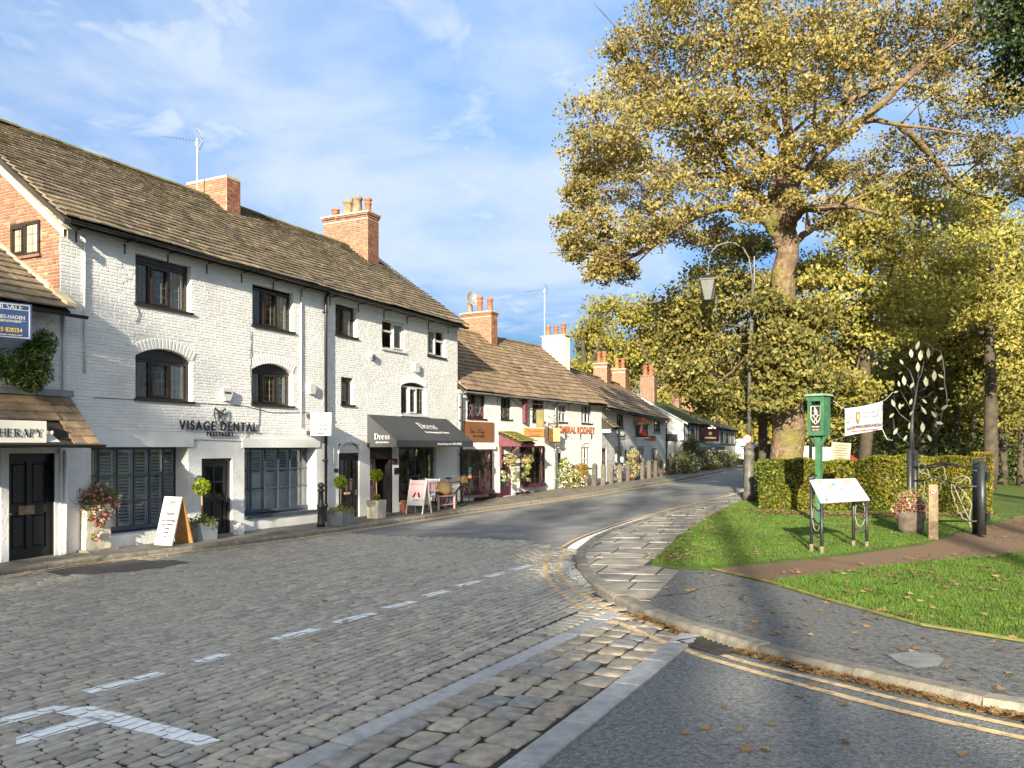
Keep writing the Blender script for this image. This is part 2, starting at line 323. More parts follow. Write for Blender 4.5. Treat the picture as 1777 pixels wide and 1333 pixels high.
def strokes(mb, glyphs, size, sx=1., y=0., th=.004):
    """Flat ribbon lettering in the x,z plane: glyphs = [(x offset, [(polyline, width or [widths])...])...]."""
    for gx, sts in glyphs:
        for pts, wd in sts:
            P = [Vector(((gx+p[0])*size*sx, 0, p[1]*size)) for p in pts]; k = len(P)
            ws = wd if isinstance(wd, list) else [wd]*k
            L = []; Rr = []
            for i in range(k):
                t = (P[min(i+1, k-1)]-P[max(i-1, 0)]).normalized(); nn = Vector((-t.z, 0, t.x))*ws[i]*size*.5
                L.append(P[i]+nn); Rr.append(P[i]-nn)
            for i in range(k-1):
                q = [Rr[i], Rr[i+1], L[i+1], L[i]]
                mb.add([(p.x, y, p.z) for p in q]+[(p.x, y+th, p.z) for p in q], [(0,1,2,3),(0,4,5,1),(1,5,6,2),(2,6,7,3),(3,7,4,0)])
def arc(cx, cz, rx, rz, a0, a1, n=9):
    return [(cx+rx*math.cos(R(a0+(a1-a0)*i/(n-1))), cz+rz*math.sin(R(a0+(a1-a0)*i/(n-1)))) for i in range(n)]
LEAF = np.array([(-.5, 0, 0), (-.1, -.32, .10), (.5, 0, -.05), (-.1, .32, .10)])
STAR = np.array([(-.5, 0, 0), (-.22, -.22, .05), (-.1, -.5, .16), (.08, -.22, .02), (.3, -.36, .14), (.22, -.1, 0), (.52, 0, .10), (.22, .1, 0), (.3, .36, .02), (.08, .22, .02), (-.1, .5, .10), (-.22, .22, .04)])
def leaves(name, P, size, m, parent=None, tmpl=LEAF, flat=0., rnd=None, up=None, **tags):
    """One mesh of leaf-sized faces at points P; flat=1 lays them on the ground; up = preferred normals."""
    N = len(P); K = len(tmpl); P = np.asarray(P, float)
    nrm = RNG.normal(size=(N, 3))
    if up is not None: nrm = nrm*.55+np.asarray(up)
    nrm /= np.linalg.norm(nrm, axis=1)[:, None]+1e-9
    nrm = nrm*(1-flat)+np.array((0, 0, 1.))*flat; nrm /= np.linalg.norm(nrm, axis=1)[:, None]+1e-9
    a = RNG.normal(size=(N, 3)); a -= nrm*(a*nrm).sum(1)[:, None]; a /= np.linalg.norm(a, axis=1)[:, None]+1e-9
    b = np.cross(nrm, a)
    s = (np.asarray(size)*RNG.uniform(.65, 1.25, N))[:, None, None]
    V = P[:, None, :]+s*(a[:, None, :]*tmpl[None, :, 0:1]+b[:, None, :]*tmpl[None, :, 1:2]+nrm[:, None, :]*tmpl[None, :, 2:3])
    me = bpy.data.meshes.new(name); me.vertices.add(N*K); me.vertices.foreach_set('co', V.reshape(-1).astype(np.float32))
    if K == 4: F = np.array([(0, 1, 2), (0, 2, 3)]); fs = (np.arange(N)[:, None, None]*K+F[None]).reshape(-1); ls = 3
    elif K == 3: fs = np.arange(N*3); ls = 3
    else: fs = np.arange(N*K); ls = K
    nf = len(fs)//ls
    me.loops.add(len(fs)); me.loops.foreach_set('vertex_index', fs.astype(np.int32))
    me.polygons.add(nf); me.polygons.foreach_set('loop_start', (np.arange(nf)*ls).astype(np.int32)); me.polygons.foreach_set('loop_total', np.full(nf, ls, np.int32))
    rr = RNG.random(N) if rnd is None else rnd
    at = me.attributes.new('rnd', 'FLOAT', 'POINT'); at.data.foreach_set('value', np.repeat(np.mod(rr, .999), K).astype(np.float32))
    me.materials.append(m); me.update(calc_edges=True)
    return link(name, me, parent, **tags)
def ball(c, r, n, shell=.55):
    """n points in a ball, denser towards its surface."""
    c = np.asarray(c, float); v = RNG.normal(size=(n, 3)); v /= np.linalg.norm(v, axis=1)[:, None]
    return c+v*(np.asarray(r)*(shell+(1-shell)*RNG.random(n))[:, None])
def inpoly(x, y, poly):
    c = False; j = len(poly)-1
    for i in range(len(poly)):
        xi, yi = poly[i][0], poly[i][1]; xj, yj = poly[j][0], poly[j][1]
        if (yi > y) != (yj > y) and x < (xj-xi)*(y-yi)/(yj-yi)+xi: c = not c
        j = i
    return c
def clip(sub, cl):
    """Sutherland-Hodgman: polygon sub clipped to convex polygon cl (2-D)."""
    ar = sum(cl[i-1][0]*cl[i][1]-cl[i][0]*cl[i-1][1] for i in range(len(cl)))
    if ar < 0: cl = cl[::-1]
    out = [tuple(p[:2]) for p in sub]
    for i in range(len(cl)):
        a, b = cl[i-1], cl[i]; inp = out; out = []
        sd = lambda p: (b[0]-a[0])*(p[1]-a[1])-(b[1]-a[1])*(p[0]-a[0])
        for k in range(len(inp)):
            p, q = inp[k-1], inp[k]; sp_, sq = sd(p), sd(q)
            if (sp_ >= 0) != (sq >= 0):
                t = sp_/(sp_-sq); out.append((p[0]+(q[0]-p[0])*t, p[1]+(q[1]-p[1])*t))
            if sq >= 0: out.append(q)
        if not out: return []
    return out
def sheet(name, poly, dz, m, res=1.5, parent=None, **tags):
    """Ground sheet: polygon draped over the terrain at height dz."""
    bm = bmesh.new(); f = bm.faces.new([bm.verts.new((p[0], p[1], 0)) for p in poly]); bm.normal_update()
    if f.normal.z < 0: f.normal_flip()
    for ax in (0, 1):
        lo, hi = min(p[ax] for p in poly), max(p[ax] for p in poly)
        k = lo+res
        while k < hi-.01:
            no = [0, 0, 0]; no[ax] = 1; co = [0, 0, 0]; co[ax] = k
            bmesh.ops.bisect_plane(bm, geom=bm.verts[:]+bm.edges[:]+bm.faces[:], plane_co=co, plane_no=no)
            k += res if k < 60 else res*5
    for v in bm.verts: v.co.z = gz(v.co.x, v.co.y)+dz
    bmesh.ops.triangulate(bm, faces=[f for f in bm.faces if len(f.verts) > 4])
    me = bpy.data.meshes.new(name); bm.to_mesh(me); bm.free(); me.materials.append(m)
    return link(name, me, parent, **tags)
def resample(pts, step):
    """Evenly spaced 2-D points along a polyline."""
    out = [Vector(pts[0][:2])]; acc = 0
    for a, b in zip(pts[:-1], pts[1:]):
        a, b = Vector(a[:2]), Vector(b[:2]); L = (b-a).length; t = step-acc
        while t <= L: out.append(a+(b-a)*t/L); t += step
        acc = L-(t-step)
    return out
def smooth_line(pts, it=2):
    pts = [Vector(p[:2]) for p in pts]
    for _ in range(it):
        q = [pts[0]]
        for a, b in zip(pts[:-1], pts[1:]): q += [a*.75+b*.25, a*.25+b*.75]
        pts = q+[pts[-1]]
    return pts
def offset_line(pts, d):
    """Polyline shifted to its right by d."""
    out = []
    for i, p in enumerate(pts):
        t = (pts[min(i+1, len(pts)-1)]-pts[max(i-1, 0)]).normalized(); out.append(p+Vector((t.y, -t.x))*d)
    return out
# ================================================================ the ground
def grid(lo, hi, near0, near1, fine, coarse):
    a = list(np.arange(lo, near0, coarse))+list(np.arange(near0, near1, fine))+list(np.arange(near1, hi+coarse, coarse)); return a
gx = grid(-420, 420, -30, 45, 2.5, 30); gy = grid(-120, 700, -14, 70, 2.5, 30)
mb = MB(); mb.add([(x, y, gz(x, y)-.12) for y in gy for x in gx],
                  [(j*len(gx)+i, j*len(gx)+i+1, (j+1)*len(gx)+i+1, (j+1)*len(gx)+i) for j in range(len(gy)-1) for i in range(len(gx)-1)])
mb.build('ground', mat('rough ground', (.06, .06, .022), .95, .45, .8, .6, 20, stain=((.09, .06, .03), .55, .5, .8)), smooth=True, kind='structure')
LK = [G(*p, .1) for p in [(0, 990), (126, 971), (330, 948), (450, 935), (603, 915), (840, 880), (1080, 848), (1200, 828), (1291, 808)]]
LK = [LK[0]-Vector((9, 18.2, 0))]+LK+[LK[-1]+Vector((12, 22, 0))]
LKL = smooth_line(LK, 1)
RKpx = [(1292, 853), (1150, 888), (1080, 910), (1035, 927), (1008, 943), (998, 960), (1002, 982), (1020, 1004), (1045, 1024), (1092, 1049), (1150, 1074), (1240, 1107), (1400, 1149), (1560, 1185), (1777, 1237)]
RK = [Vector((31, 74, 0)), Vector((18.5, 54, 0)), Vector((12.6, 40, 0))]+[G(a, b-min(8, max(0, (b-985)/165*7)), .085) for a, b in RKpx]
RK[0:3] = RK[0:3]
RK += [RK[-1]+Vector((2.2, -1.1, 0)), RK[-1]+Vector((14, -7, 0))]
RKL = smooth_line(RK, 2)
far_end = [Vector((24, 80)), ]
road_poly = [p for p in LKL]+[p for p in RKL]+[Vector((20, -18)), Vector((-14, -18))]
sheet('road', road_poly, -.004, MATS['road asphalt'], 2.0, kind='structure')
lawn = sheet('lawn', [p+Vector((.05, 0)) for p in RKL]+[Vector((60, -6)), Vector((60, 74))], .052, MATS['lawn'], 1.5, kind='structure')
# ---- kerbs
def kerbs(line, parent, side, step=.92, w=.15, h=.105, name='kerbstone', m='gritstone kerb', y0=1.0, x1=99, maxn=300):
    pts = resample(line, step); n = 0
    for a, b in zip(pts[:-1], pts[1:]):
        if a.y < y0 or a.x > x1 or n >= maxn: continue
        t = (b-a).normalized(); nn = Vector((t.y, -t.x))*side      # towards the pavement
        a2, b2 = a+t*.006, b-t*.006; j = random.uniform(-.008, .008); mb = MB(); mb.cr = random.random()
        rows = []
        for p in (a2, b2):
            z = gz(p.x, p.y)+j
            for q, dz in ((p-nn*.012, -.15), (p-nn*.006, h-.035), (p+nn*.022, h), (p+nn*w, h), (p+nn*w, -.15)): rows.append((q.x, q.y, z+dz))
        fs = [(i, i+1, i+6, i+5) if side < 0 else (i+5, i+6, i+1, i) for i in range(4)]+[(0, 1, 2, 3, 4), (9, 8, 7, 6, 5)]
        mb.add(rows, fs); mb.build(name, MATS[m], parent); n += 1
pav_l = sheet('pavement', offset_line(LKL, -.13)+offset_line(LKL, -9)[::-1], .085, MATS['dark pavement asphalt'] if 0 else mat('terrace pavement', (.17, .155, .13), .75, .3, 3, .5, 60, stain=((.07, .055, .04), .55, 1.4, .7)), 2.0, kind='structure')
kerbs(LKL, pav_l, -1)
FE = [G(*p, .1) for p in [(1291, 864), (1240, 889), (1180, 928), (1140, 962), (1126, 978), (1180, 986)]]
i0 = min(range(len(RKL)), key=lambda i: (RKL[i]-G(1292, 853, .1).xy).length); i1 = min(range(len(RKL)), key=lambda i: (RKL[i]-G(1094, 1050, .1).xy).length)
flag_poly = offset_line(RKL, -.16)[i0:i1+1]+[p.xy for p in FE[::-1]]
pav_f = sheet('stone_pavement', flag_poly, .064, MATS['soil and moss joint bed'], .8, kind='structure')
pav_d = sheet('asphalt_pavement', offset_line(RKL, -.14)[i1-1:]+[Vector((24, 3))]+[G(*p, .09).xy for p in [(2100, 1185), (1777, 1112), (1600, 1084), (1440, 1041), (1330, 1009), (1238, 988), (1180, 986)]], .067, MATS['dark pavement asphalt'], .7, kind='structure')
kerbs(RKL, pav_d, -1, .9, .16, .085, x1=14.0)
sheet('gravel_path', [G(*p, .085).xy for p in [(1232, 985), (1330, 976), (1460, 963), (1600, 944), (1700, 914), (1777, 893), (2100, 850), (2300, 868), (2100, 925), (1777, 958), (1600, 974), (1400, 996), (1335, 1008)]], .063, MATS['brown gravel path'], .8, kind='structure')
# thin timber edging between pavement, path and lawn
mb = MB(); ed = [G(*p, .072) for p in [(1236, 987), (1335, 1009), (1440, 1041), (1600, 1084), (1777, 1112)]]
for a, b in zip(ed[:-1], ed[1:]): mb.tube([a, b], .016, 5)
mb.build('lawn_edging', mat('mossy edging', (.16, .15, .05), .9, .3, 8), kind='structure')
# stone flags, each a slab of its own
o_, e_ = G(1094, 1046, .1).xy, (G(1290, 858, .1).xy-G(1094, 1046, .1).xy).normalized()
n_ = Vector((e_.y, -e_.x)); s = -3.5
while s < 26:
    ln = random.uniform(.55, 1.05); t = -4.0+random.uniform(0, .3)
    while t < 4.5:
        wd = random.uniform(.55, .95); g = .012
        q = [o_+e_*a+n_*b for a, b in ((s+g, t+g), (s+ln-g, t+g), (s+ln-g, t+wd-g), (s+g, t+wd-g))]
        c = clip(flag_poly, [(p.x, p.y) for p in q])
        if len(c) >= 3:
            ar = abs(sum(c[i-1][0]*c[i][1]-c[i][0]*c[i-1][1] for i in range(len(c))))/2
            if ar > .03:
                mb = MB(); mb.cr = random.random(); j = random.uniform(-.003, .005); tx, ty = random.gauss(0, .004), random.gauss(0, .004)
                cx, cy = sum(p[0] for p in c)/len(c), sum(p[1] for p in c)/len(c); k = len(c)
                V = [(x, y, gz(x, y)+.04) for x, y in c]+[(cx+(x-cx)*.975, cy+(y-cy)*.975, gz(x, y)+.073+j+(x-cx)*tx+(y-cy)*ty) for x, y in c]
                ccw = sum(c[i-1][0]*c[i][1]-c[i][0]*c[i-1][1] for i in range(k)) > 0
                fs = [tuple(range(k, 2*k)) if ccw else tuple(range(2*k-1, k-1, -1))]+[((i, (i+1) % k, (i+1) % k+k, i+k) if ccw else (i+k, (i+1) % k+k, (i+1) % k, i)) for i in range(k)]
                mb.add(V, fs); mb.build('flagstone', MATS['worn stone flag'], pav_f)
        t += wd
    s += ln
# ---- setts of the street
E = Vector((math.sin(R(29)), math.cos(R(29)))); NN = Vector((E.y, -E.x))
strip1 = [G(490, 1330).xy, G(1052, 1067).xy]; strip2 = [G(872, 1333).xy, G(1180, 1103).xy]
back = lambda st, k: st[0]-(st[1]-st[0]).normalized()*k
far_edge = [G(*p) for p in [(555, 924), (660, 930), (760, 933), (850, 936), (905, 939), (968, 951)]]
kin = [p+Vector((-.02, 0)) for p in offset_line(RKL, .02)]
j0 = min(range(len(kin)), key=lambda i: (kin[i]-G(1000, 952).xy).length); j1 = min(range(len(kin)), key=lambda i: (kin[i]-G(1180, 1092).xy).length)
lk_in = offset_line(LKL, .02)
m0 = min(range(len(lk_in)), key=lambda i: (lk_in[i]-G(555, 924).xy).length)
ja = min(range(len(kin)), key=lambda i: (kin[i]-G(1088, 1052).xy).length)
sett_poly = lk_in[:m0+1]+[p.xy for p in far_edge]+kin[j0:ja+1]+[strip1[1], back(strip1, 4)]
bed = sheet('sett_road', sett_poly, .0, MATS['soil and moss joint bed'], 1.2, kind='structure')
cob_poly = [strip1[1]+E*.02, strip1[1]+NN*.2, back(strip1, 3)+NN*.2, back(strip2, 3)-NN*.02, strip2[1]-NN*.02]+kin[ja:j1+1][::-1]
cob_bed = sheet('cobbled_strip', cob_poly, .003, MATS['soil and moss joint bed'], .8, kind='structure')
def pillow(mb, c, ax, L, Wd, h, dome=.5, ch=.3, irr=.0, tilt=.0):
    """A worn stone with a rounded top bedded on the ground at c (2-D), long axis ax."""
    nx = Vector((ax.y, -ax.x)); pts = []
    for sx, sy in ((-1, -1+2*ch), (-1+ch, -1), (1-ch, -1), (1, -1+2*ch), (1, 1-2*ch), (1-ch, 1), (-1+ch, 1), (-1, 1-2*ch)):
        sy2 = max(-1, min(1, sy)); pts.append((sx*L/2*(1+random.uniform(-irr, irr)), -sy2*Wd/2*(1+random.uniform(-irr, irr))))
    ta, tb = random.gauss(0, tilt), random.gauss(0, tilt); V = []
    for k, (sc, hz) in enumerate(((1.0, -.012), (.985, h*.5), (.90, h*.93), (.5, h))):
        for a, b in pts:
            p = c+ax*(a-math.copysign(min(abs(a), (1-sc)*Wd*.5), a))+nx*b*sc; V.append((p.x, p.y, gz(p.x, p.y)+hz+a*ta+b*tb))
    fs = [(i+8*k, (i+1) % 8+8*k, (i+1) % 8+8*(k+1), i+8*(k+1)) for k in range(3) for i in range(8)]+[tuple(range(24, 32))]
    mb.add(V, [f[::-1] for f in fs])
    return [tuple((c+ax*a*.985+nx*b*.985)) for a, b in pts], ta, tb, ax, nx
def quad_line(pts, w):
    """Convex quads of width w along a polyline."""
    out = []
    L, Rr = offset_line(pts, -w/2), offset_line(pts, w/2)
    for i in range(len(pts)-1): out.append([tuple(L[i]), tuple(Rr[i]), tuple(Rr[i+1]), tuple(L[i+1])])
    return out
dash_px = [((150, 1205), (280, 1171)), ((340, 1152), (392, 1138)), ((475, 1113), (550, 1094)), ((582, 1084), (648, 1067)), ((668, 1058), (718, 1046)), ((738, 1036), (778, 1026)), ((794, 1019), (832, 1010)), ((846, 1003), (874, 995)), ((888, 991), (920, 983)), ((25, 1240), (60, 1231))]
dashes = [quad_line([G(*a).xy, G(*b).xy],   .15)[0] for a, b in dash_px[:-1]]
tmark = [[tuple(G(*p).xy) for p in q] for q in ([(85, 1236), (160, 1229), (385, 1287), (345, 1298)], [(0, 1262), (0, 1249), (95, 1228), (130, 1231), (85, 1240)], [(28, 1296), (28, 1284), (150, 1246), (190, 1254)])]
yl_in = smooth_line([G(*p).xy for p in [(1012, 947), (990, 955), (975, 966), (968, 985), (978, 1010), (1010, 1033), (1045, 1053), (1090, 1074), (1150, 1094), (1215, 1112)]], 2)
yl_out = smooth_line([G(*p).xy for p in [(990, 949), (962, 957), (947, 972), (945, 992), (955, 1015), (985, 1040), (1020, 1060), (1062, 1080), (1110, 1101), (1175, 1126)]], 2)
yq = [q for ln in (yl_in, yl_out) for q in quad_line(ln, .075)]
white_mb, yellow_mb = MB(), MB()
for q in tmark+dashes:
    q = q if sum(q[i-1][0]*q[i][1]-q[i][0]*q[i-1][1] for i in range(len(q))) > 0 else q[::-1]
    white_mb.add([(x, y, gz(x, y)+.009) for x, y in q], [tuple(range(len(q)))])
def stamp(mb, outline, quads, c, zf):
    for q in quads:
        if abs(q[0][0]-c.x) > 2.2 or abs(q[0][1]-c.y) > 2.8: continue
        k = clip(outline, q)
        if len(k) >= 3:
            if sum(k[i-1][0]*k[i][1]-k[i][0]*k[i-1][1] for i in range(len(k))) < 0: k = k[::-1]
            mb.add([(x, y, zf(x, y)) for x, y in k], [tuple(range(len(k)))])
setts = []; t = -16.0; row = 0
while t < 5.0:
    s = -2+(row % 2)*.11+random.uniform(-.03, .03); wob = random.uniform(-.004, .004)
    while s < 34:
        L = random.uniform(.19, .265); c = E*(s+L/2)+NN*(t+wob)
        if c.y > 3.6 and abs(c.x/c.y) < .68 and inpoly(c.x, c.y, sett_poly): setts.append((c.y, c, L))
        s += L
    t += .101; row += 1
setts.sort(key=lambda q: q[0])
print('setts', len(setts))
dist1 = lambda c: (c-strip1[0]).dot(NN)
rest = MB()
for i, (d, c, L) in enumerate(setts):
    if -.30 < dist1(c) < .02 and (c-strip1[0]).dot(E) < (strip1[1]-strip1[0]).length: continue                     # the soldier course along the strip comes below
    mb = MB() if i < 300 else rest
    mb.cr = min(.999, max(0, .5+.28*math.sin(c.x*1.3+c.y*.7)+random.gauss(0, .25)))
    h = .013+.006*math.sin(c.x*.9+1)*math.sin(c.y*.55)+random.uniform(-.003, .003)
    ol, ta, tb, ax, nx = pillow(mb, c, (E+NN*random.gauss(0, .03)).normalized(), L-.015, .101-.013, h, tilt=.009, irr=.07, ch=.16)
    zf = lambda x, y: gz(x, y)+h+.0025+(Vector((x, y))-c).dot(ax)*ta+(Vector((x, y))-c).dot(nx)*tb
    stamp(white_mb, ol, dashes+tmark, c, zf)
    if d < 14 and c.x > -.4: stamp(yellow_mb, ol, yq, c, zf)
    if i < 300: mb.build('sett', MATS['worn gritstone sett'], bed, True)
rest_n = len(rest.f)
s = -4.0
while s < (strip1[1]-strip1[0]).length:                  # soldier course, stones set across
    c = strip1[0]+(strip1[1]-strip1[0]).normalized()*s-NN*.17
    if c.y > 3.6: rest.cr = random.random(); pillow(rest, c, NN, .25, .115, .02, tilt=.02, irr=.05, ch=.2)
    s += .128
rest.build('setts', MATS['worn gritstone sett'], bed, True, kind='stuff')
# ---- flush granite strips
def strip(st, parent, w):
    L = (st[1]-st[0]).length; d = (st[1]-st[0]).normalized(); s = -2.0
    while s < L:
        ln = random.uniform(.55, .95); ln = min(ln, L-s)
        a, b = st[0]+d*(s+.006), st[0]+d*(s+ln-.006); j = random.uniform(-.004, .006); nn = Vector((d.y, -d.x))*w; wv = random.uniform(-.012, .012)
        mb = MB(); mb.cr = random.random(); V = []
        for dz, ins in ((-.05, 0), (.018, 0), (.026+j, .012)):
            for p in (a+d*ins+nn.normalized()*ins, b-d*ins+nn.normalized()*ins, b-d*ins+nn*(1+wv)-nn.normalized()*ins, a+d*ins+nn*(1+wv)-nn.normalized()*ins): V.append((p.x, p.y, gz(p.x, p.y)+dz))
        fs = [(4*k+(i+1) % 4, 4*k+i, 4*k+4+i, 4*k+4+(i+1) % 4) for k in (0, 1) for i in range(4)]+[(11, 10, 9, 8)]
        mb.add(V, fs); mb.build('kerb_slab', MATS['pale granite strip'], parent); s += ln
strip(strip1, cob_bed, .17); strip(strip2, cob_bed, .20)
# ---- coarse cobbles
d1 = (strip1[1]-strip1[0]).normalized(); wid = (strip2[0]-strip1[0]).dot(NN); t = -.30; row = 0; ncob = 0
while t < wid+1.2:
    rw = random.uniform(.21, .27); s = -3+random.uniform(0, .2)
    while s < 9.5:
        L = random.uniform(.20, .34); c = strip1[0]+E*(s+L/2)+NN*(t+rw/2)
        if c.y > 3.4 and inpoly(c.x, c.y, cob_poly):
            mb = MB(); mb.cr = random.random(); h = random.uniform(.014, .026)
            ol, ta, tb, ax, nx = pillow(mb, c, (E+NN*random.gauss(0, .09)).normalized(), L-.022, rw-.022, h, tilt=.022, irr=.10, ch=.15)
            zf = lambda x, y: gz(x, y)+h*.97+.003+(Vector((x, y))-c).dot(ax)*ta+(Vector((x, y))-c).dot(nx)*tb
            stamp(yellow_mb, ol, yq, c, zf); mb.build('cobble', MATS['rough cobble'], cob_bed, True); ncob += 1
        s += L
    t += rw
print('cobbles', ncob)
white_mb.build('white_road_marking', MATS['white road paint'], kind='structure')
yellow_mb.build('yellow_road_marking', MATS['faded yellow road paint'], kind='structure')
# ---- side road: coarse dark asphalt, painted lines
d2 = (strip2[1]-strip2[0]).normalized()
side_poly = [strip2[1]+NN*.2-d2*.0, back(strip2, 9)+NN*.2, Vector((-9, -14)), Vector((20, -14))]+[p for p in offset_line(RKL, .01)[::-1] if p.x > RKL[0].x-999 and p.y < G(1182, 1094).y and p.x > 1.4]
sheet('side_road', side_poly, .004, MATS['coarse dark asphalt'], .9, kind='structure')
def painted(name, pts, w, m, dz):
    mb = MB()
    for q in quad_line(pts, w): mb.add([(x, y, gz(x, y)+dz) for x, y in q], [(0, 1, 2, 3)])
    return mb.build(name, MATS[m], kind='structure')
EXT = lambda px: [G(*p).xy for p in px]
painted('yellow_line', smooth_line(EXT([(1176, 1122), (1205, 1137), (1300, 1165), (1450, 1207), (1600, 1246), (1777, 1283), (2000, 1330)]), 2), .075, 'faded yellow road paint', .009)
painted('yellow_line', smooth_line(EXT([(1250, 1137), (1290, 1150), (1370, 1170), (1480, 1196), (1560, 1217), (1640, 1235), (1777, 1265), (2000, 1306)]), 2), .07, 'faded yellow road paint', .009)
kf = [i for i, p in enumerate(RKL) if p.y > G(1003, 956).y-.2]; kf = RKL[max(0, kf[0]):kf[-1]+1]
painted('white_edge_line', offset_line(kf, .16), .20, 'white road paint', .010)
painted('yellow_line', offset_line(kf, .38), .07, 'faded yellow road paint', .010)
for off in (.22, .42): painted('yellow_line', offset_line(LKL, off)[:-4], .07, 'faded yellow road paint', .03 if 0 else .031)
# asphalt repair patch on the setts near the terrace door
sheet('road_patch', [G(*p).xy for p in [(75, 993), (92, 987), (118, 985), (150, 979), (196, 978), (240, 973), (262, 975), (300, 974), (330, 978), (296, 983), (280, 988), (248, 990), (236, 994), (190, 995), (165, 999), (130, 998), (110, 1002)]], .022, mat('patch asphalt', (.12, .104, .096), .8, .2, 3, .5, 90), .6, kind='structure')
# drain grate in the gutter
g0 = G(1236, 1123); gr = thing('drain_grate', 'iron drain grate half covered by leaves between the yellow lines and the kerb', 'drain', g0, 0)
gd = (G(1290, 1133).xy-G(1200, 1108).xy).normalized(); gn = Vector((gd.y, -gd.x))
mb = MB()
for k in (-1, 1): mb.tube([(gd*(-.26)+gn*.17*k).to_3d()+Vector((0, 0, .012)), (gd*.26+gn*.17*k).to_3d()+Vector((0, 0, .012))], .018, 6); mb.tube([(gd*.26*k-gn*.17).to_3d()+Vector((0, 0, .012)), (gd*.26*k+gn*.17).to_3d()+Vector((0, 0, .012))], .018, 6)
mb.build('frame', MATS['cast iron grate'], gr)
for k in range(7):
    a = gd*(-.21+.07*k); MB().tube([(a-gn*.16).to_3d()+Vector((0, 0, .012)), (a+gn*.16).to_3d()+Vector((0, 0, .012))], .012, 5).build('bar', MATS['cast iron grate'], gr)
sheet('pavement_patch', [G(*p, .07).xy for p in [(1540, 1136), (1580, 1131), (1620, 1134), (1640, 1144), (1628, 1156), (1590, 1160), (1560, 1150)]], .0705, mat('pale patch', (.19, .19, .185), .8, .2, 6, .4, 60), .4, kind='structure')
mb = MB(); cr_ = [G(*p, .07) for p in [(1112, 1041), (1140, 1036), (1172, 1031), (1190, 1031), (1215, 1022), (1240, 1018), (1272, 1012), (1290, 1012)]]
for a, b in zip(cr_[:-1], cr_[1:]): mb.tube([a, b], .008, 4)
mb.build('pavement_crack', MATS['leaf litter soil'], kind='structure')
# spilled pale grit at the corner
def scatter(poly, n):
    xs = [p[0] for p in poly]; ys = [p[1] for p in poly]; out = []
    while len(out) < n:
        x, y = random.uniform(min(xs), max(xs)), random.uniform(min(ys), max(ys))
        if inpoly(x, y, poly): out.append((x, y))
    return out
gp = [G(*p).xy for p in [(968, 978), (985, 975), (1010, 1000), (1030, 1020), (1015, 1022), (985, 1002)]]
P = [(x, y, gz(x, y)+.022) for x, y in scatter(gp, 2600)]
leaves('spilled_grit', P, .022, MATS['spilled grit'], flat=.7, kind='stuff')
# ---- fallen leaves and grass
lit = []
def litter_line(px, n, sp, dz):
    ln = resample([G(*p).xy for p in px], .05)
    for _ in range(n):
        p = random.choice(ln)+Vector((random.gauss(0, sp), random.gauss(0, sp))); lit.append((p.x, p.y, gz(p.x, p.y)+dz+random.uniform(0, .015)))
litter_line([(1110, 1072), (1195, 1104)], 300, .05, .014)
litter_line([(1285, 1133), (1400, 1163), (1560, 1201), (1777, 1252), (1900, 1279)], 1900, .028, .012)
litter_line([(1160, 975), (1230, 900), (1285, 872)], 240, .30, .10)
litter_line([(1150, 970), (1175, 985)], 60, .14, .09)
litter_line([(1320, 894), (1500, 901), (1700, 899)], 1800, .32, .092)
litter_line([(860, 872), (1000, 850), (1150, 828)], 240, .25, .10)
for poly, n, dz in (([(1150, 975), (1290, 880), (1700, 900), (1600, 940), (1240, 984)], 480, .10), ([(1340, 1005), (1777, 960), (1777, 1110), (1500, 1055)], 170, .10), ([(1100, 1045), (1240, 990), (1777, 1115), (1777, 1225), (1400, 1148)], 110, .075), ([(600, 1000), (950, 960), (1100, 1060), (900, 1150), (300, 1250)], 40, .035), ([(900, 1320), (1200, 1130), (1777, 1290), (1777, 1333)], 12, .012), ([(1600, 950), (1777, 890), (1777, 950)], 60, .10)):
    lit += [(x, y, gz(x, y)+dz) for x, y in scatter([G(*p).xy for p in poly], n)]
leaves('fallen_leaves', lit, .085, MATS['fallen leaves'], tmpl=STAR, flat=.82, kind='stuff')
gpoly = [([(1128, 978), (1180, 930), (1240, 890), (1291, 866), (1320, 884), (1720, 894), (1760, 892), (1690, 916), (1600, 943), (1460, 962), (1330, 975), (1234, 984)], 80000), ([(1336, 1008), (1600, 975), (1777, 959), (2150, 928), (2150, 1190), (1777, 1112), (1600, 1084), (1440, 1041)], 85000)]
gp = []
for poly, n in gpoly: gp += scatter([G(*p, .06).xy for p in poly], n)
gp = np.array(gp); gzv = np.array([gz(x, y) for x, y in gp])
Pg = np.column_stack([gp, gzv+.06])
N = len(Pg); ang = RNG.uniform(0, 2*PI, N); hh = RNG.uniform(.018, .05, N); ww = .0045
dirx, diry = np.cos(ang), np.sin(ang); lean = RNG.normal(0, .018, (N, 2))
V = np.empty((N, 3, 3)); V[:, 0] = Pg+np.column_stack([dirx*ww, diry*ww, np.zeros(N)]); V[:, 1] = Pg-np.column_stack([dirx*ww, diry*ww, np.zeros(N)]); V[:, 2] = Pg+np.column_stack([lean, hh])
me = bpy.data.meshes.new('grass'); me.vertices.add(N*3); me.vertices.foreach_set('co', V.reshape(-1).astype(np.float32)); me.loops.add(N*3); me.loops.foreach_set('vertex_index', np.arange(N*3, dtype=np.int32))
me.polygons.add(N); me.polygons.foreach_set('loop_start', np.arange(N, dtype=np.int32)*3); me.polygons.foreach_set('loop_total', np.full(N, 3, np.int32))
rr = np.mod(.5+.3*np.sin(gp[:, 0]*2.1+gp[:, 1]*1.3)+RNG.normal(0, .2, N), .999)
me.attributes.new('rnd', 'FLOAT', 'POINT').data.foreach_set('value', np.repeat(rr, 3).astype(np.float32)); me.materials.append(MATS['grass blades']); me.update(calc_edges=True)
link('grass', me, kind='stuff')
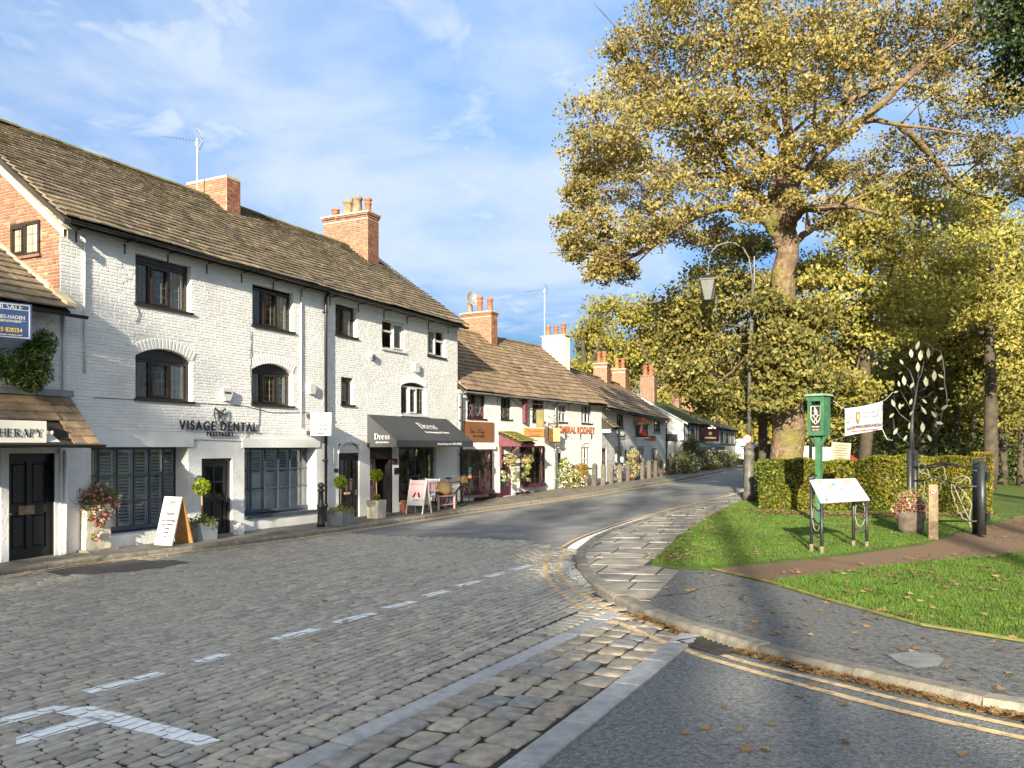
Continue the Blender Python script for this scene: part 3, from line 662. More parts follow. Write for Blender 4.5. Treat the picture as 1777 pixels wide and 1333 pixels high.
# ================================================================ building helpers
def wall_mesh(mb, x0, x1, z0, z1, holes, depth=.3, y=0., top=None):
    """Wall face at y with rectangular openings (x0,x1,z0,z1[,reveal]) and their reveals."""
    xs = sorted({x0, x1, *[h[0] for h in holes], *[h[1] for h in holes]}); zs = sorted({z0, z1, *[h[2] for h in holes], *[h[3] for h in holes]})
    xs = [x for x in xs if x0 <= x <= x1]; zs = [z for z in zs if z0 <= z <= z1]
    for a, b in zip(xs[:-1], xs[1:]):
        for c, d in zip(zs[:-1], zs[1:]):
            mx, mz = (a+b)/2, (c+d)/2
            if not any(h[0] < mx < h[1] and h[2] < mz < h[3] for h in holes): mb.face((a, y, c), (b, y, c), (b, y, d), (a, y, d))
    for h in holes:
        a, b, c, d = h[:4]; r = y+(h[4] if len(h) > 4 else depth)
        mb.face((a, y, c), (a, y, d), (a, r, d), (a, r, c)); mb.face((b, y, d), (b, y, c), (b, r, c), (b, r, d))
        mb.face((a, y, d), (b, y, d), (b, r, d), (a, r, d)); mb.face((b, y, c), (a, y, c), (a, r, c), (b, r, c))
def brick_spans(x0, x1, z0, z1, holes, L=.205, H=.0635, joint=.008, top=None, bond=True):
    """Bricks (x0,x1,z0,z1) of a wall in Flemish-like bond, cut at openings; top(x) bounds a gable."""
    out = []; k = 0; z = z0
    while z+H <= z1+.001:
        x = x0-(L/2 if k % 2 else 0)
        while x < x1:
            l = L*(.5 if bond and random.random() < .22 else 1)*random.uniform(.96, 1.04); segs = [(max(x, x0)+joint/2, min(x+l, x1)-joint/2)]
            for h in holes:
                if z+H > h[2]+.01 and z < h[3]-.01:
                    ns = []
                    for a, b in segs:
                        if h[1] <= a or h[0] >= b: ns.append((a, b))
                        else:
                            if h[0]-a > .03: ns.append((a, h[0]-.004))
                            if b-h[1] > .03: ns.append((h[1]+.004, b))
                    segs = ns
            for a, b in segs:
                if b-a > .025 and (top is None or z+H < top((a+b)/2)-.02): out.append((a, b, z+joint/2, z+H-joint/2))
            x += l
        z += H; k += 1
    return out
def lay_bricks(spans, parent, m, yf, yb, name='brick', single=300, key=None, M=None, jit=.003, T=None, bev=.008):
    """The first `single` bricks are objects of their own, the rest one mesh."""
    if key: spans = sorted(spans, key=key)
    rest = MB(T)
    for i, (a, b, c, d) in enumerate(spans):
        mb = MB(T) if i < single else rest
        mb.cr = random.random(); mb.brick(a, b, yf+random.uniform(-jit, jit), yb, c, d, bev)
        if i < single: mb.build(name, m, parent, M=M)
    if rest.f: rest.build(name+'s', m, parent, M=M, kind='stuff')
def window(parent, x0, x1, z0, z1, fr, lights=3, rev=.10, T=None, M=None, fw=.055, casement=(1,), lead=(3, 4), sill='dark brown frame', curtain=(), name='window', y0=0., ratio=None, transom=None, lattice=False, cmat='net curtain', back=True):
    """Frame with its panes, leading, sill and curtain as sub-parts; the wall face is y0, the frame sits rev behind it."""
    y = y0+rev; mb = MB(T)
    mb.box(x0, x1, y, y+.07, z1-fw, z1); mb.box(x0, x1, y, y+.07, z0, z0+fw); mb.box(x0, x0+fw, y, y+.07, z0+fw, z1-fw); mb.box(x1-fw, x1, y, y+.07, z0+fw, z1-fw)
    ratio = ratio or [1]*lights; tot = sum(ratio); xs = [x0+(x1-x0)*sum(ratio[:i])/tot for i in range(lights+1)]
    for x in xs[1:-1]: mb.box(x-fw*.5, x+fw*.5, y-.004, y+.066, z0+fw, z1-fw)
    for i in casement:
        if i < lights:
            a, b = xs[i]+(fw if i == 0 else fw*.5), xs[i+1]-(fw if i == lights-1 else fw*.5); c = .042
            for bx in ((a, b, z1-fw-c, z1-fw), (a, b, z0+fw, z0+fw+c), (a, a+c, z0+fw+c, z1-fw-c), (b-c, b, z0+fw+c, z1-fw-c)): mb.box(bx[0], bx[1], y-.022, y+.03, bx[2], bx[3])
    if transom:
        for i, tz in transom.items():
            zt = z0+(z1-z0)*tz; mb.box(xs[i]+fw*.5, xs[i+1]-fw*.5, y-.006, y+.06, zt-.03, zt+.03)
    w = mb.build(name, MATS[fr], parent, M=M)
    for i in range(lights):
        a, b = xs[i]+(fw if i == 0 else fw*.5), xs[i+1]-(fw if i == lights-1 else fw*.5)
        tl = random.uniform(-.006, .006)
        pm = MB(T); pm.face((a, y+.035+tl, z0+fw), (b, y+.035-tl, z0+fw), (b, y+.037-tl, z1-fw), (a, y+.037+tl, z1-fw)); pm.build('pane', GLASS_M, w)
        if lead:
            lm = MB(T); nx, nz = lead; q = .0055
            if lattice:
                W_, H_ = b-a, z1-z0-2*fw; st = W_/nx
                k = -int(H_/st)-1
                while k*st < W_+H_:
                    for sgn in (1, -1):
                        p0, p1 = (k*st, 0), (k*st+H_*.62, H_) if sgn > 0 else (k*st-H_*.62, H_)
                        t0, t1 = 0., 1.; dx_ = p1[0]-p0[0]
                        ta, tb = (0-p0[0])/dx_, (W_-p0[0])/dx_
                        t0, t1 = max(0, min(ta, tb)), min(1, max(ta, tb))
                        if t1-t0 > .02: lm.bar((a+p0[0]+dx_*t0, y+.028, z0+fw+H_*t0), (a+p0[0]+dx_*t1, y+.028, z0+fw+H_*t1), .011)
                    k += 1
            else:
                for j in range(1, nx): lm.box(a+(b-a)*j/nx-q, a+(b-a)*j/nx+q, y+.027, y+.033, z0+fw, z1-fw)
                for j in range(1, nz): zz_ = z0+fw+(z1-z0-2*fw)*j/nz; lm.box(a, b, y+.027, y+.033, zz_-q, zz_+q)
            lm.build('glazing_bar', MATS['window leading'], w)
        if i in curtain:
            cm_ = MB(T); k = 14
            for j in range(k):
                xa, xb = a+(b-a)*j/k, a+(b-a)*(j+1)/k
                cm_.face((xa, y+.05+.025*(j % 2), z0+fw), (xb, y+.05+.025*((j+1) % 2), z0+fw), (xb, y+.05+.025*((j+1) % 2), z1-fw), (xa, y+.05+.025*(j % 2), z1-fw))
            cm_.build('curtain', MATS[cmat], w)
    if sill: MB(T).box(x0-.05, x1+.05, y0-.05, y+.05, z0-.05, z0+.0).build('sill', MATS[sill], w)
    return w
GLASS_M = MATS.setdefault('window glass', glassmat())
def slates(roof, x0, x1, ye, ze, run, rise, c0, c1, wmin, wmax, m, single=300, T=None, key=None, sag=.0, skip=None, th=.026, ragged=.012, name='slate'):
    """Courses of stone slates up a slope that starts at (ye,ze) and runs `run` inwards and `rise` up; courses shrink from c0 to c1."""
    Ls = math.hypot(run, rise); cp, sp_ = run/Ls, rise/Ls; items = []; v = -.06; k = 0
    while v < Ls-.05:
        f = v/Ls; c = c0+(c1-c0)*max(0, f); x = x0-random.uniform(0, wmax*.7)
        while x < x1:
            w = random.uniform(wmin, wmax)*(1-.35*f); a, b = max(x, x0-.02), min(x+w, x1+.03)
            if b-a > .06 and not (skip and skip((a+b)/2, v)): items.append((a, b, v, c, k))
            x += w
        v += c; k += 1
    items.sort(key=key or (lambda q: q[0]+q[2]*.5))
    rest = MB(T)
    for i, (a, b, v, c, k) in enumerate(items):
        mb = MB(T) if i < single else rest
        mb.cr = random.random(); g = .006; lo = v-random.uniform(0, ragged); hi = min(v+c*1.35, Ls+.04); lift = .074+random.uniform(-.004, .004); tl = random.uniform(-.003, .003)
        sg = lambda x, s: -sag*math.sin(PI*min(1, max(0, (x-x0)/(x1-x0))))*math.sin(PI*min(1, max(0, s/Ls+.1)))+.012*math.sin(x*1.3+s*1.1)+.007*math.sin(x*3.1-s)
        P = lambda x, s, n: (x, ye+s*cp-n*sp_, ze+s*sp_+n*cp+sg(x, s))
        w0 = random.uniform(-.006, .006)
        V = [P(a+g, lo, lift-th+tl), P(b-g, lo+w0, lift-th-tl), P(b-g, hi, .002), P(a+g, hi, .002), P(a+g+.004, lo+.006, lift+tl), P(b-g-.004, lo+w0+.006, lift-tl), P(b-g, hi, th+.002), P(a+g, hi, th+.002)]
        mb.add(V, [(4, 5, 6, 7), (0, 1, 5, 4), (1, 2, 6, 5), (3, 0, 4, 7), (0, 3, 2, 1)])
        if i < single: mb.build(name, m, roof)
    if rest.f: rest.build(name+'s', m, roof, kind='stuff')
def roof_body(parent, x0, x1, ye, ze, yr, zr, yb, zb, m='roof underlay', T=None, name='roof', th=.1):
    mb = MB(T); pr = [(ye, ze), (yr, zr), (yb, zb), (yb, zb-th), (yr, zr-th*1.4), (ye, ze-th)]
    n = 6; mb.add([(x0, y, z) for y, z in pr]+[(x1, y, z) for y, z in pr], [tuple(range(n)), tuple(range(2*n-1, n-1, -1))]+[(i, i+n, (i+1) % n+n, (i+1) % n) for i in range(n)])
    return mb.build(name, MATS[m], parent)
def ridge_tiles(roof, x0, x1, y, z, r=.13, step=.5, m='mossy ridge stone', sag=0, skip=(), single=True):
    x = x0; rest = MB()
    while x < x1-.05:
        b = min(x+step, x1)-.008
        if not any(s0 < (x+b)/2 < s1 for s0, s1 in skip):
            mb = MB() if single else rest
            mb.cr = random.random(); V = []; j = random.uniform(-.012, .012)-sag*math.sin(PI*(x-x0)/(x1-x0))
            for q in (x, b):
                for k in range(7): a = PI*(.08+.84*k/6); V += [(q, y-r*1.25*math.cos(a), z+j+r*math.sin(a)-.04)]
            mb.add(V, [(k, k+1, k+8, k+7) for k in range(6)]+[tuple(range(7)), tuple(range(13, 6, -1))])
            if single: mb.build('ridge_tile', MATS[m], roof)
        x += step
    if rest.f: rest.build('ridge_tiles', MATS[m], roof)
def gutter(parent, x0, x1, y, z, m='black gloss paint', r=.055, brackets=0):
    mb = MB(); k = 8; V = []
    for x in (x0, x1):
        for i in range(k): a = PI+PI*i/(k-1); V.append((x, y+r*math.cos(a), z+r*math.sin(a)))
        for i in range(k): a = 2*PI-PI*i/(k-1); V.append((x, y+r*.86*math.cos(a), z+.008+r*.86*math.sin(a)))
    n = 2*k; mb.add(V, [(i, (i+1) % n, (i+1) % n+n, i+n) for i in range(n)]+[tuple(range(n)), tuple(range(2*n-1, n-1, -1))])
    g = mb.build('gutter', MATS[m], parent)
    for i in range(brackets):
        x = x0+(x1-x0)*(i+.35)/brackets; b = MB(); b.box(x-.014, x+.014, y-.02, .0, z-.075, z-.052); b.box(x-.014, x+.014, -.02, -.001, z-.30, z-.075); b.build('gutter_bracket', MATS[m], g)
    return g
def chimney(parent, x0, x1, y0, y1, z0, z1, m, bricks='stuff', cap=True, pots=(), brickm=None, mortar=None, name='chimney', corbel=True):
    """Stack with brick faces on all four sides, an oversailing top and pots (x,y,r,h,material,kind)."""
    mb = MB(); mb.box(x0, x1, y0, y1, z0, z1); c = mb.build(name, mortar or MATS['mortar'], parent)
    if brickm:
        faces = [(x0, x1, Matrix.Translation((0, y0, 0))),                                                    # street face
                 (-y1, -y0, Matrix.Translation((x0, 0, 0)) @ Matrix.Rotation(-PI/2, 4, 'Z')),                 # near end
                 (y0, y1, Matrix.Translation((x1, 0, 0)) @ Matrix.Rotation(PI/2, 4, 'Z'))]
        for i, (a, b, T) in enumerate(faces):
            sp_ = brick_spans(a, b, z0, z1-(.16 if corbel else 0), []); lay_bricks(sp_, c, brickm, -.012, 0, single=(150 if bricks == 'single' and i < 2 else 0), T=T, jit=.002, bev=.005, key=lambda q: -q[2])
            if corbel:
                for k in range(2):
                    o = .02+.028*k; sp_ = brick_spans(a-o, b+o, z1-.155+k*.076, z1-.079+k*.076, []); lay_bricks(sp_, c, brickm, -.012-o, .02, single=0, T=T, bev=.005)
    if cap: MB().box(x0-.07, x1+.07, y0-.07, y1+.07, z1-.001, z1+.05).build('cap', MATS['mortar'] if brickm is None or corbel else MATS['buff stone pot'], c)
    for (px_, py_, r, h, pm, kd) in pots:
        b = MB(); zt = z1+.045
        if kd == 'sq': b.lathe((px_, py_, zt), [(r*1.15, 0), (r*1.1, h*.1), (r*.95, h*.15), (r*.82, h*.82), (r*1.02, h*.85), (r*1.02, h*.96), (r*.9, h), (r*.6, h*.99)], 8)
        else: b.lathe((px_, py_, zt), [(r*1.1, 0), (r*1.12, h*.08), (r*.95, h*.12), (r*.85, h*.6), (r*1.06, h*.63), (r*1.06, h*.70), (r*.86, h*.73), (r*.86, h*.84), (r*1.12, h*.87), (r*1.12, h), (r*.7, h), (r*.7, h*.9)], 14)
        b.build('chimney_pot', MATS[pm], c, True)
    return c
def chim_px(fr, pl, pc, pr, yf):
    """Stack footprint (x0,x1,y0,y1) from the photo columns of its far-left edge, near corner and right edge."""
    x0, x1 = fr.ux(pc, yf), fr.ux(pr, yf); yb = min(np.linspace(yf+.2, yf+3, 140), key=lambda y: abs(proj(fr.w(x0, y))[0]-pl)); return x0, x1, yf, float(yb)
def aerial(parent_label, name, base, h, rz, s=1.0, group=None, grid_=True):
    a = thing(name, parent_label, 'aerial', base, rz, group)
    MB().tube([(0, 0, -.05), (0, 0, h)], .018, 8).build('mast', MATS['galvanised steel'], a)
    b = MB(); b.tube([(-.15, 0, h-.06), (.95*s, 0, h-.06)], .009, 6)
    for k in range(11): x = .02+.085*k*s; b.tube([(x, -.10, h-.06), (x, .10, h-.06)], .005, 4)
    b.build('boom', MATS['galvanised steel'], a)
    if grid_:
        b = MB()
        for sg in (-1, 1):
            for k in range(5):
                p = (-.12-.045*k*sg*0, 0, 0); zz_ = h-.06+sg*(.05+.055*k); b.tube([(-.14+.03*k, -.17, zz_), (-.14+.03*k, .17, zz_)], .005, 4)
            for yy in (-.17, .17): b.tube([(-.14, yy, h-.06+sg*.05), (-.02, yy, h-.06+sg*.27)], .005, 4)
        b.build('reflector', MATS['galvanised steel'], a)
    MB().lathe((0, 0, h-.22), [(.02, 0), (.045, .02), (.045, .12), (.02, .14)], 8).build('amplifier', MATS['white gloss paint'], a)
    return a
def downpipe(parent, x, z0, z1, m='black gloss paint', r=.042, y=-.09, kick=True, hopper=True):
    p = MB(); pts = [(x, y, z0+.02), (x, y, z1-.25)]
    if hopper: pts += [(x, y-.0, z1-.14), (x, y-.13, z1)]
    p.tube(pts, r, 8)
    for z in (z0+.5, z0+1.7, z0+2.9, z1-.55):
        if z < z1-.3: p.lathe((x, y, z), [(r*1.25, 0), (r*1.3, .03), (r*1.25, .06)], 10); p.box(x-.06, x+.06, y, y+.085, z+.015, z+.045)
    return p.build('downpipe', MATS[m], parent, True)
# ================================================================ terrace, first house: tall white painted brick house
F1 = Frame((A1[0], A1[1], -.4), R(26.3)); x104 = F1.ux(104)
F1 = Frame((A1[0]+D1[0]*x104, A1[1]+D1[1]*x104, -.4), R(26.3)); LX = F1.ux(794)
H1 = F1.uz(104, 379)          # eaves height above its base
W1, RZ = 3.55, H1+2.72
b1 = thing('white_brick_house', 'tall three-storey white painted brick house with a long stone slate roof and two brick chimneys', 'house', F1.o, F1.rot)
wins = {}
def wspec(k, *p): wins[k] = F1.rect(*p); return wins[k]
wspec('w1', 235, 439, 331, 526); wspec('w2', 438, 492, 509, 564); wspec('w3', 582, 526, 619, 580); wspec('w4', 663, 553, 702, 604); wspec('w5', 742, 569, 772, 616)
wspec('f1', 235, 600, 334, 692); wspec('f2', 437, 627, 508, 701); wspec('f3', 592, 654, 613, 702); wspec('f4', 696, 662, 739, 719)
s1 = F1.rect(158, 776, 327, 926); s2 = F1.rect(424, 776, 549, 902); d1_ = F1.rect(350, 796, 403, 931); d2_ = F1.rect(588, 770, 624, 898); d3_ = F1.rect(642, 776, 681, 893); s3 = F1.rect(692, 776, 757, 872)
s1 = (s1[0], s1[1], .34, s1[3]); s2 = (s2[0], s2[1], .42, F1.uz(424, 777))
d1_ = (d1_[0], d1_[1], .05, d1_[3]); d2_ = (d2_[0], d2_[1], .06, d2_[3]); d3_ = (d3_[0], d3_[1], .06, d3_[3])
rv = {'w1': .12, 'w2': .12, 'w3': .12, 'w4': .08, 'w5': .08, 'f1': .13, 'f2': .13, 'f3': .1, 'f4': .08}
holes = [(*wins[k], rv[k]) for k in wins]+[(*s1, .55), (*s2, .45), (*d1_, .16), (*d2_, .14), (*d3_, .7), (*s3, .14)]
mb = MB(); wall_mesh(mb, 0, LX, -.3, H1, holes)
for a, x in ((0, 0), (1, LX)):       # gable ends and back
    pts = [(x, 0, -.3), (x, 2*W1, -.3), (x, 2*W1, H1), (x, W1, RZ-.1), (x, 0, H1)]; mb.face(*(pts if x else pts[::-1]))
mb.face((LX, 2*W1, -.3), (0, 2*W1, -.3), (0, 2*W1, H1), (LX, 2*W1, H1)); mb.face((0, .8, 2.35), (LX, .8, 2.35), (LX, 6, 2.35), (0, 6, 2.35))
mb.face((0, 1.6, -.3), (LX, 1.6, -.3), (LX, 1.6, H1), (0, 1.6, H1))
wall = mb.build('wall', [MATS['white painted render']], b1)
# painted brickwork above the shop fronts, arches left clear
zb0 = F1.uz(300, 748)-.02
bh = [h for h in holes]+[(wins[k][0]-.02, wins[k][1]+.02, wins[k][3]-.2, wins[k][3]+.24) for k in ('f1', 'f2')]
spans = [q for q in brick_spans(0, LX, zb0, H1-.12, bh) if not (q[0] > F1.ux(200) and q[1] < F1.ux(236) and q[2] > H1-1.0 and random.random() < .6)]
lay_bricks(spans, wall, MATS['white painted brick'], -.0065, 0, key=lambda q: q[0]+abs(q[2]-3.0)*.55, jit=.0022)
def arch_head(k, rise, m, fill):
    x0, x1, z0, z1 = wins[k]; mx = (x0+x1)/2; w = (x1-x0)/2; rad = (w*w+rise*rise)/(2*rise); zc = z1-rad; n = 12; pts = []
    for i in range(n+1): x = x0+(x1-x0)*i/n; pts.append((x, zc+math.sqrt(rad*rad-(x-mx)**2)))
    mb = MB()
    for (xa, za), (xb, zb_) in zip(pts[:-1], pts[1:]): mb.prism([(xa, za), (xb, zb_), (xb, z1+.0), (xa, z1+.0)], -.004, .14)
    mb.build('arch_spandrel', MATS['white painted render'], wall)
    a0 = math.asin(w/rad); nv = int(2*a0*rad/.082)
    for i in range(nv):
        a = -a0+2*a0*(i+.5)/nv; Mx = Matrix.Translation((mx, 0, zc)) @ Matrix.Rotation(a, 4, 'Y')
        v = MB(Mx); v.cr = random.random(); v.brick(-.036, .036, -.016, 0, rad+.004, rad+.222, .008); v.build('voussoir', MATS['white painted brick'], wall)
    return zc, rad, mx
for k in ('f1', 'f2'): arch_head(k, .19, None, None)
arch_head('f4', .12, None, None)
BR = 'dark brown frame'
def dark_window(k, top, **kw):
    x0, x1, z0, z1 = wins[k]; w = window(b1, x0+.01, x1-.01, z0+.01, z1-top, BR, **kw, rev=rv[k])
    if top > .05: MB().box(x0+.01, x1-.01, rv[k]-.02, rv[k]+.05, z1-top+.002, z1-.01).build('head_board', MATS['black gloss paint'], w)
dark_window('w1', .12, curtain=(2,), ratio=[.9, 1.05, 1]); dark_window('w2', .05, curtain=(2,), ratio=[.9, 1.05, 1]); dark_window('w3', .03, lights=2, casement=(0,), curtain=(1,))
dark_window('f1', .24, curtain=(2,), ratio=[.9, 1.05, 1]); dark_window('f2', .22, curtain=(2,), ratio=[.9, 1.05, 1]); dark_window('f3', .02, lights=1, casement=(0,), lead=(2, 3), curtain=(0,))
window(b1, *wins['w4'], 'white gloss paint', lights=2, casement=(1,), rev=.05, lead=None, sill='white gloss paint', curtain=(1,), transom={0: .62})
window(b1, *wins['w5'], 'white gloss paint', lights=2, casement=(0,), rev=.05, lead=None, sill='black gloss paint', curtain=(0,), transom={1: .6})
x0, x1, z0, z1 = wins['f4']; w = window(b1, x0, x1, z0, z1-.11, 'white gloss paint', lights=3, casement=(1,), rev=.05, lead=(2, 4), sill='white gloss paint')
MB().box(x0, x1, .04, .1, z1-.108, z1-.005).build('head_board', MATS['black gloss paint'], w)
MB().box(x0, x0+.18, .17, .25, z0+.08, z0+.32).build('flower_vase', MATS['magenta packaging'], w)
# roof
ov = .27; roof = roof_body(b1, -.10, LX+.12, -ov, H1-.06, W1, RZ, 2*W1+ov, H1-.06)
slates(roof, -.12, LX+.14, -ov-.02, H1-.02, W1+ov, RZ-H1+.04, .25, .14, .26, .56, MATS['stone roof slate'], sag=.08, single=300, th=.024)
ridge_tiles(roof, -.1, LX+.12, W1, RZ+.06, sag=.03)
gy_ = -ov-.06
gutter(b1, -.05, F1.ux(562)-.2, gy_, H1-.07, brackets=7); gutter(b1, F1.ux(562)-.19, LX+.15, gy_, H1-.10, brackets=6)
mb = MB(); mb.box(0, LX, -.06, -.0, H1-.16, H1-.06); mb.build('fascia', MATS['white gloss paint'], b1)
downpipe(b1, F1.ux(561), .0, H1-.1)
for px_, z0, z1, m_ in ((145, 3.5, H1-.2, 'white painted render'), (521, 2.6, H1-.2, 'white gloss paint'), (109, .2, F1.uz(109, 545), 'white gloss paint')):
    x = F1.ux(px_); MB().tube([(x, -.03, z0), (x, -.03, z1)], .022 if px_ != 109 else .035, 6).build('cable_pipe', MATS[m_], b1, True)
# surface cables and cracks along the front
for pts in ([(160, 690), (300, 697), (420, 704), (470, 716), (535, 716)], [(150, 762), (285, 763), (300, 768), (325, 768), (345, 763), (424, 766)], [(450, 700), (448, 738), (427, 755), (427, 770)], [(237, 512), (236, 530), (241, 545), (236, 560)], [(435, 575), (434, 640), (436, 700)]):
    MB().tube([(F1.ux(a), -.018, F1.uz(a, b_)) for a, b_ in pts], .006, 5).build('wall_cable', MATS['dark brown frame'], b1)
# near gable in bare brick
TG = Matrix.Rotation(-PI/2, 4, 'Z')
FG = Frame(F1.o, math.atan2(.8965, -.4430)); gw = FG.rect(21, 388, 71, 446); gw = (gw[0], gw[1], FG.uz(71, 441), FG.uz(71, 382))
sp_ = brick_spans(-3.5, 0, 3.2, RZ, [gw], top=lambda x: H1+(RZ-H1)*(-x)/W1)
gab = MB(TG); gab.face((-3.5, -.003, 3.2), (0, -.003, 3.2), (0, -.003, H1-.02), (-3.5, -.003, H1+(RZ-H1)*3.5/W1-.02)); gab = gab.build('brick_gable', MATS['mortar'], b1)
lay_bricks(sp_, gab, MATS['red brick'], -.016, -.003, single=300, T=TG, key=lambda q: -q[0]-q[2]*.2, bev=.004)
window(b1, *gw, BR, lights=2, rev=-.02, T=TG, lead=(2, 3), casement=(0,), curtain=(0, 1), sill='red brick', y0=-.02)
vb = MB(TG); L_g = math.hypot(W1, RZ-H1)
vb.add([(0.25, -.10, H1-.25), (-W1, -.10, RZ-.04), (-W1, -.10, RZ-.19), (0.25, -.10, H1-.40), (0.25, -.02, H1-.25), (-W1, -.02, RZ-.04), (-W1, -.02, RZ-.19), (0.25, -.02, H1-.40)], [(0, 1, 2, 3)[::-1], (4, 5, 6, 7), (0, 1, 5, 4), (2, 3, 7, 6)])
vb.build('verge_board', mat('cream verge board', (.62, .50, .34), .8, .2, 6), b1)
# chimneys
def ridge_chimney(fr, parent, pxl, pxr, pyb, pyt, yc, half, **kw): pass
cq = chim_px(F1, 323, 393, 417, W1-.75); chimney(b1, *cq, RZ-.9, F1.uz(393, 303, W1-.75), None, 'single', cap=False, brickm=MATS['red brick'], corbel=False)
cq = chim_px(F1, 561, 638, 657, W1-.9); xb, ym = cq[0], (cq[2]+cq[3])/2; zt = F1.uz(640, 369, W1-.9)
c2 = chimney(b1, *cq, RZ-1.1, zt, None, 'single', brickm=mat('weathered brick', [(.21, .085, .052), (.27, .12, .075), (.16, .075, .05), (.28, .15, .095), (.13, .085, .065)], .9, .3, 8, .4, 60), cap=True,
  pots=[(xb+.39, ym+.72, .13, .36, 'terracotta', 'rd'), (xb+.39, ym+.15, .19, .60, 'buff stone pot', 'sq'), (xb+.3, ym-.30, .19, .64, 'buff stone pot', 'sq'), (xb+.36, ym-.72, .12, .55, 'terracotta', 'rd')])
for k in range(6): MB().tube([(xb-.1, W1-.95+.13*k, RZ-.28-.10*(6-k)*.9), (xb+.02, W1-.95+.13*k, RZ-.24-.10*(6-k)*.9)], .05, 6).build('flashing_stone', MATS['buff stone pot'], c2)
p = F1.w(F1.ux(342, W1), W1, 0); aerial('tall television aerial with a grid reflector beside the plain brick chimney stack', 'tv_aerial', (p.x, p.y, RZ-.5), F1.uz(342, 240, W1)-RZ+.1, R(200))
# ---------------- shop windows, doors
def shop_window(x0, x1, z0, z1, y, nx, rows, fr, parent=b1, bow=.18, ret=.0, shutters=None, fw=.05):
    """Bowed shop window: glazing grid follows a shallow curve; louvred shutters stand behind the glass."""
    f = lambda x: y-bow*(1-((x-(x0+x1)/2)/((x1-x0)/2))**2)
    xs = [x0+(x1-x0)*i/nx for i in range(nx+1)]; zs = [z0+(z1-z0)*r for r in rows]; mb = MB()
    for i, x in enumerate(xs): mb.tube([(x, f(x), z0), (x, f(x), z1)], fw*(.85 if i in (0, nx) else .52), 4)
    for j, z in enumerate(zs):
        for xa, xb_ in zip(xs[:-1], xs[1:]): mb.tube([(xa, f(xa), z), (xb_, f(xb_), z)], fw*(1.0 if j in (0, len(zs)-1) else .42), 4)
    mb.prism([(x0, z0-.1), (x1, z0-.1), (x1, z0), (x0, z0)], y-bow*.55, y+.1)
    w = mb.build('shop_window', MATS[fr], parent)
    for xa, xb_ in zip(xs[:-1], xs[1:]):
        for za, zb_ in zip(zs[:-1], zs[1:]): MB().face((xa, f(xa), za), (xb_, f(xb_), za), (xb_, f(xb_), zb_), (xa, f(xa), zb_)).build('pane', GLASS_M, w)
    if shutters:
        k, closed = shutters
        for i in range(k):
            a, b = x0+(x1-x0)*i/k+.01, x0+(x1-x0)*(i+1)/k-.01; ys = f((a+b)/2)+.09; q = .045
            sm = MB()
            for bx in ((a, a+q, z0+.02, z1-.02), (b-q, b, z0+.02, z1-.02), (a+q, b-q, z1-.08, z1-.02), (a+q, b-q, z0+.02, z0+.09), (a+q, b-q, z0+(z1-z0)*.64, z0+(z1-z0)*.64+.06)): sm.box(bx[0], bx[1], ys, ys+.03, bx[2], bx[3])
            sm.build('shutter', MATS['pale grey shutter paint'], w)
            z = z0+.10
            while z < z1-.14:
                if not (z0+(z1-z0)*.64-.05 < z < z0+(z1-z0)*.64+.06):
                    op = not closed or z > z0+(z1-z0)*.64; a_ = .5 if op else 1.35
                    c_, s_ = math.cos(a_)*.035, math.sin(a_)*.035
                    MB().add([(a+q, ys+.015-c_, z-s_), (b-q, ys+.015-c_, z-s_), (b-q, ys+.015+c_, z+s_), (a+q, ys+.015+c_, z+s_), (a+q, ys+.021-c_, z-s_-.005), (b-q, ys+.021-c_, z-s_-.005), (b-q, ys+.021+c_, z+s_-.005), (a+q, ys+.021+c_, z+s_-.005)], [(0, 1, 2, 3), (7, 6, 5, 4), (0, 4, 5, 1), (2, 6, 7, 3)]).build('slat', MATS['pale grey shutter paint'], w)
                z += .068
    return w
zr = [0, .36, .67, 1]
shop_window(s1[0]+.03, F1.ux(306, .4), s1[2]+.1, s1[3]-.02, .42, 6, [0, .33, .66, 1], 'slate blue frame paint', shutters=(6, False), bow=.12)
shop_window(s2[0]+.03, F1.ux(537, .36), s2[2]+.1, s2[3]-.02, .34, 6, [0, .36, .66, 1], 'slate blue frame paint', shutters=(6, True), bow=.12)
for s_ in (s1, s2):          # rendered lintel boards over the shop windows
    MB().box(s_[0]-.08, s_[1]+.12, -.03, .0, s_[3]+.003, s_[3]+.22).build('lintel', MATS['white painted render'], b1)
MB().box(s2[0]-.02, s2[1]+.02, -.06, .2, s2[2]-.04, s2[2]+.02).build('window_ledge', MATS['slate blue frame paint'], b1)
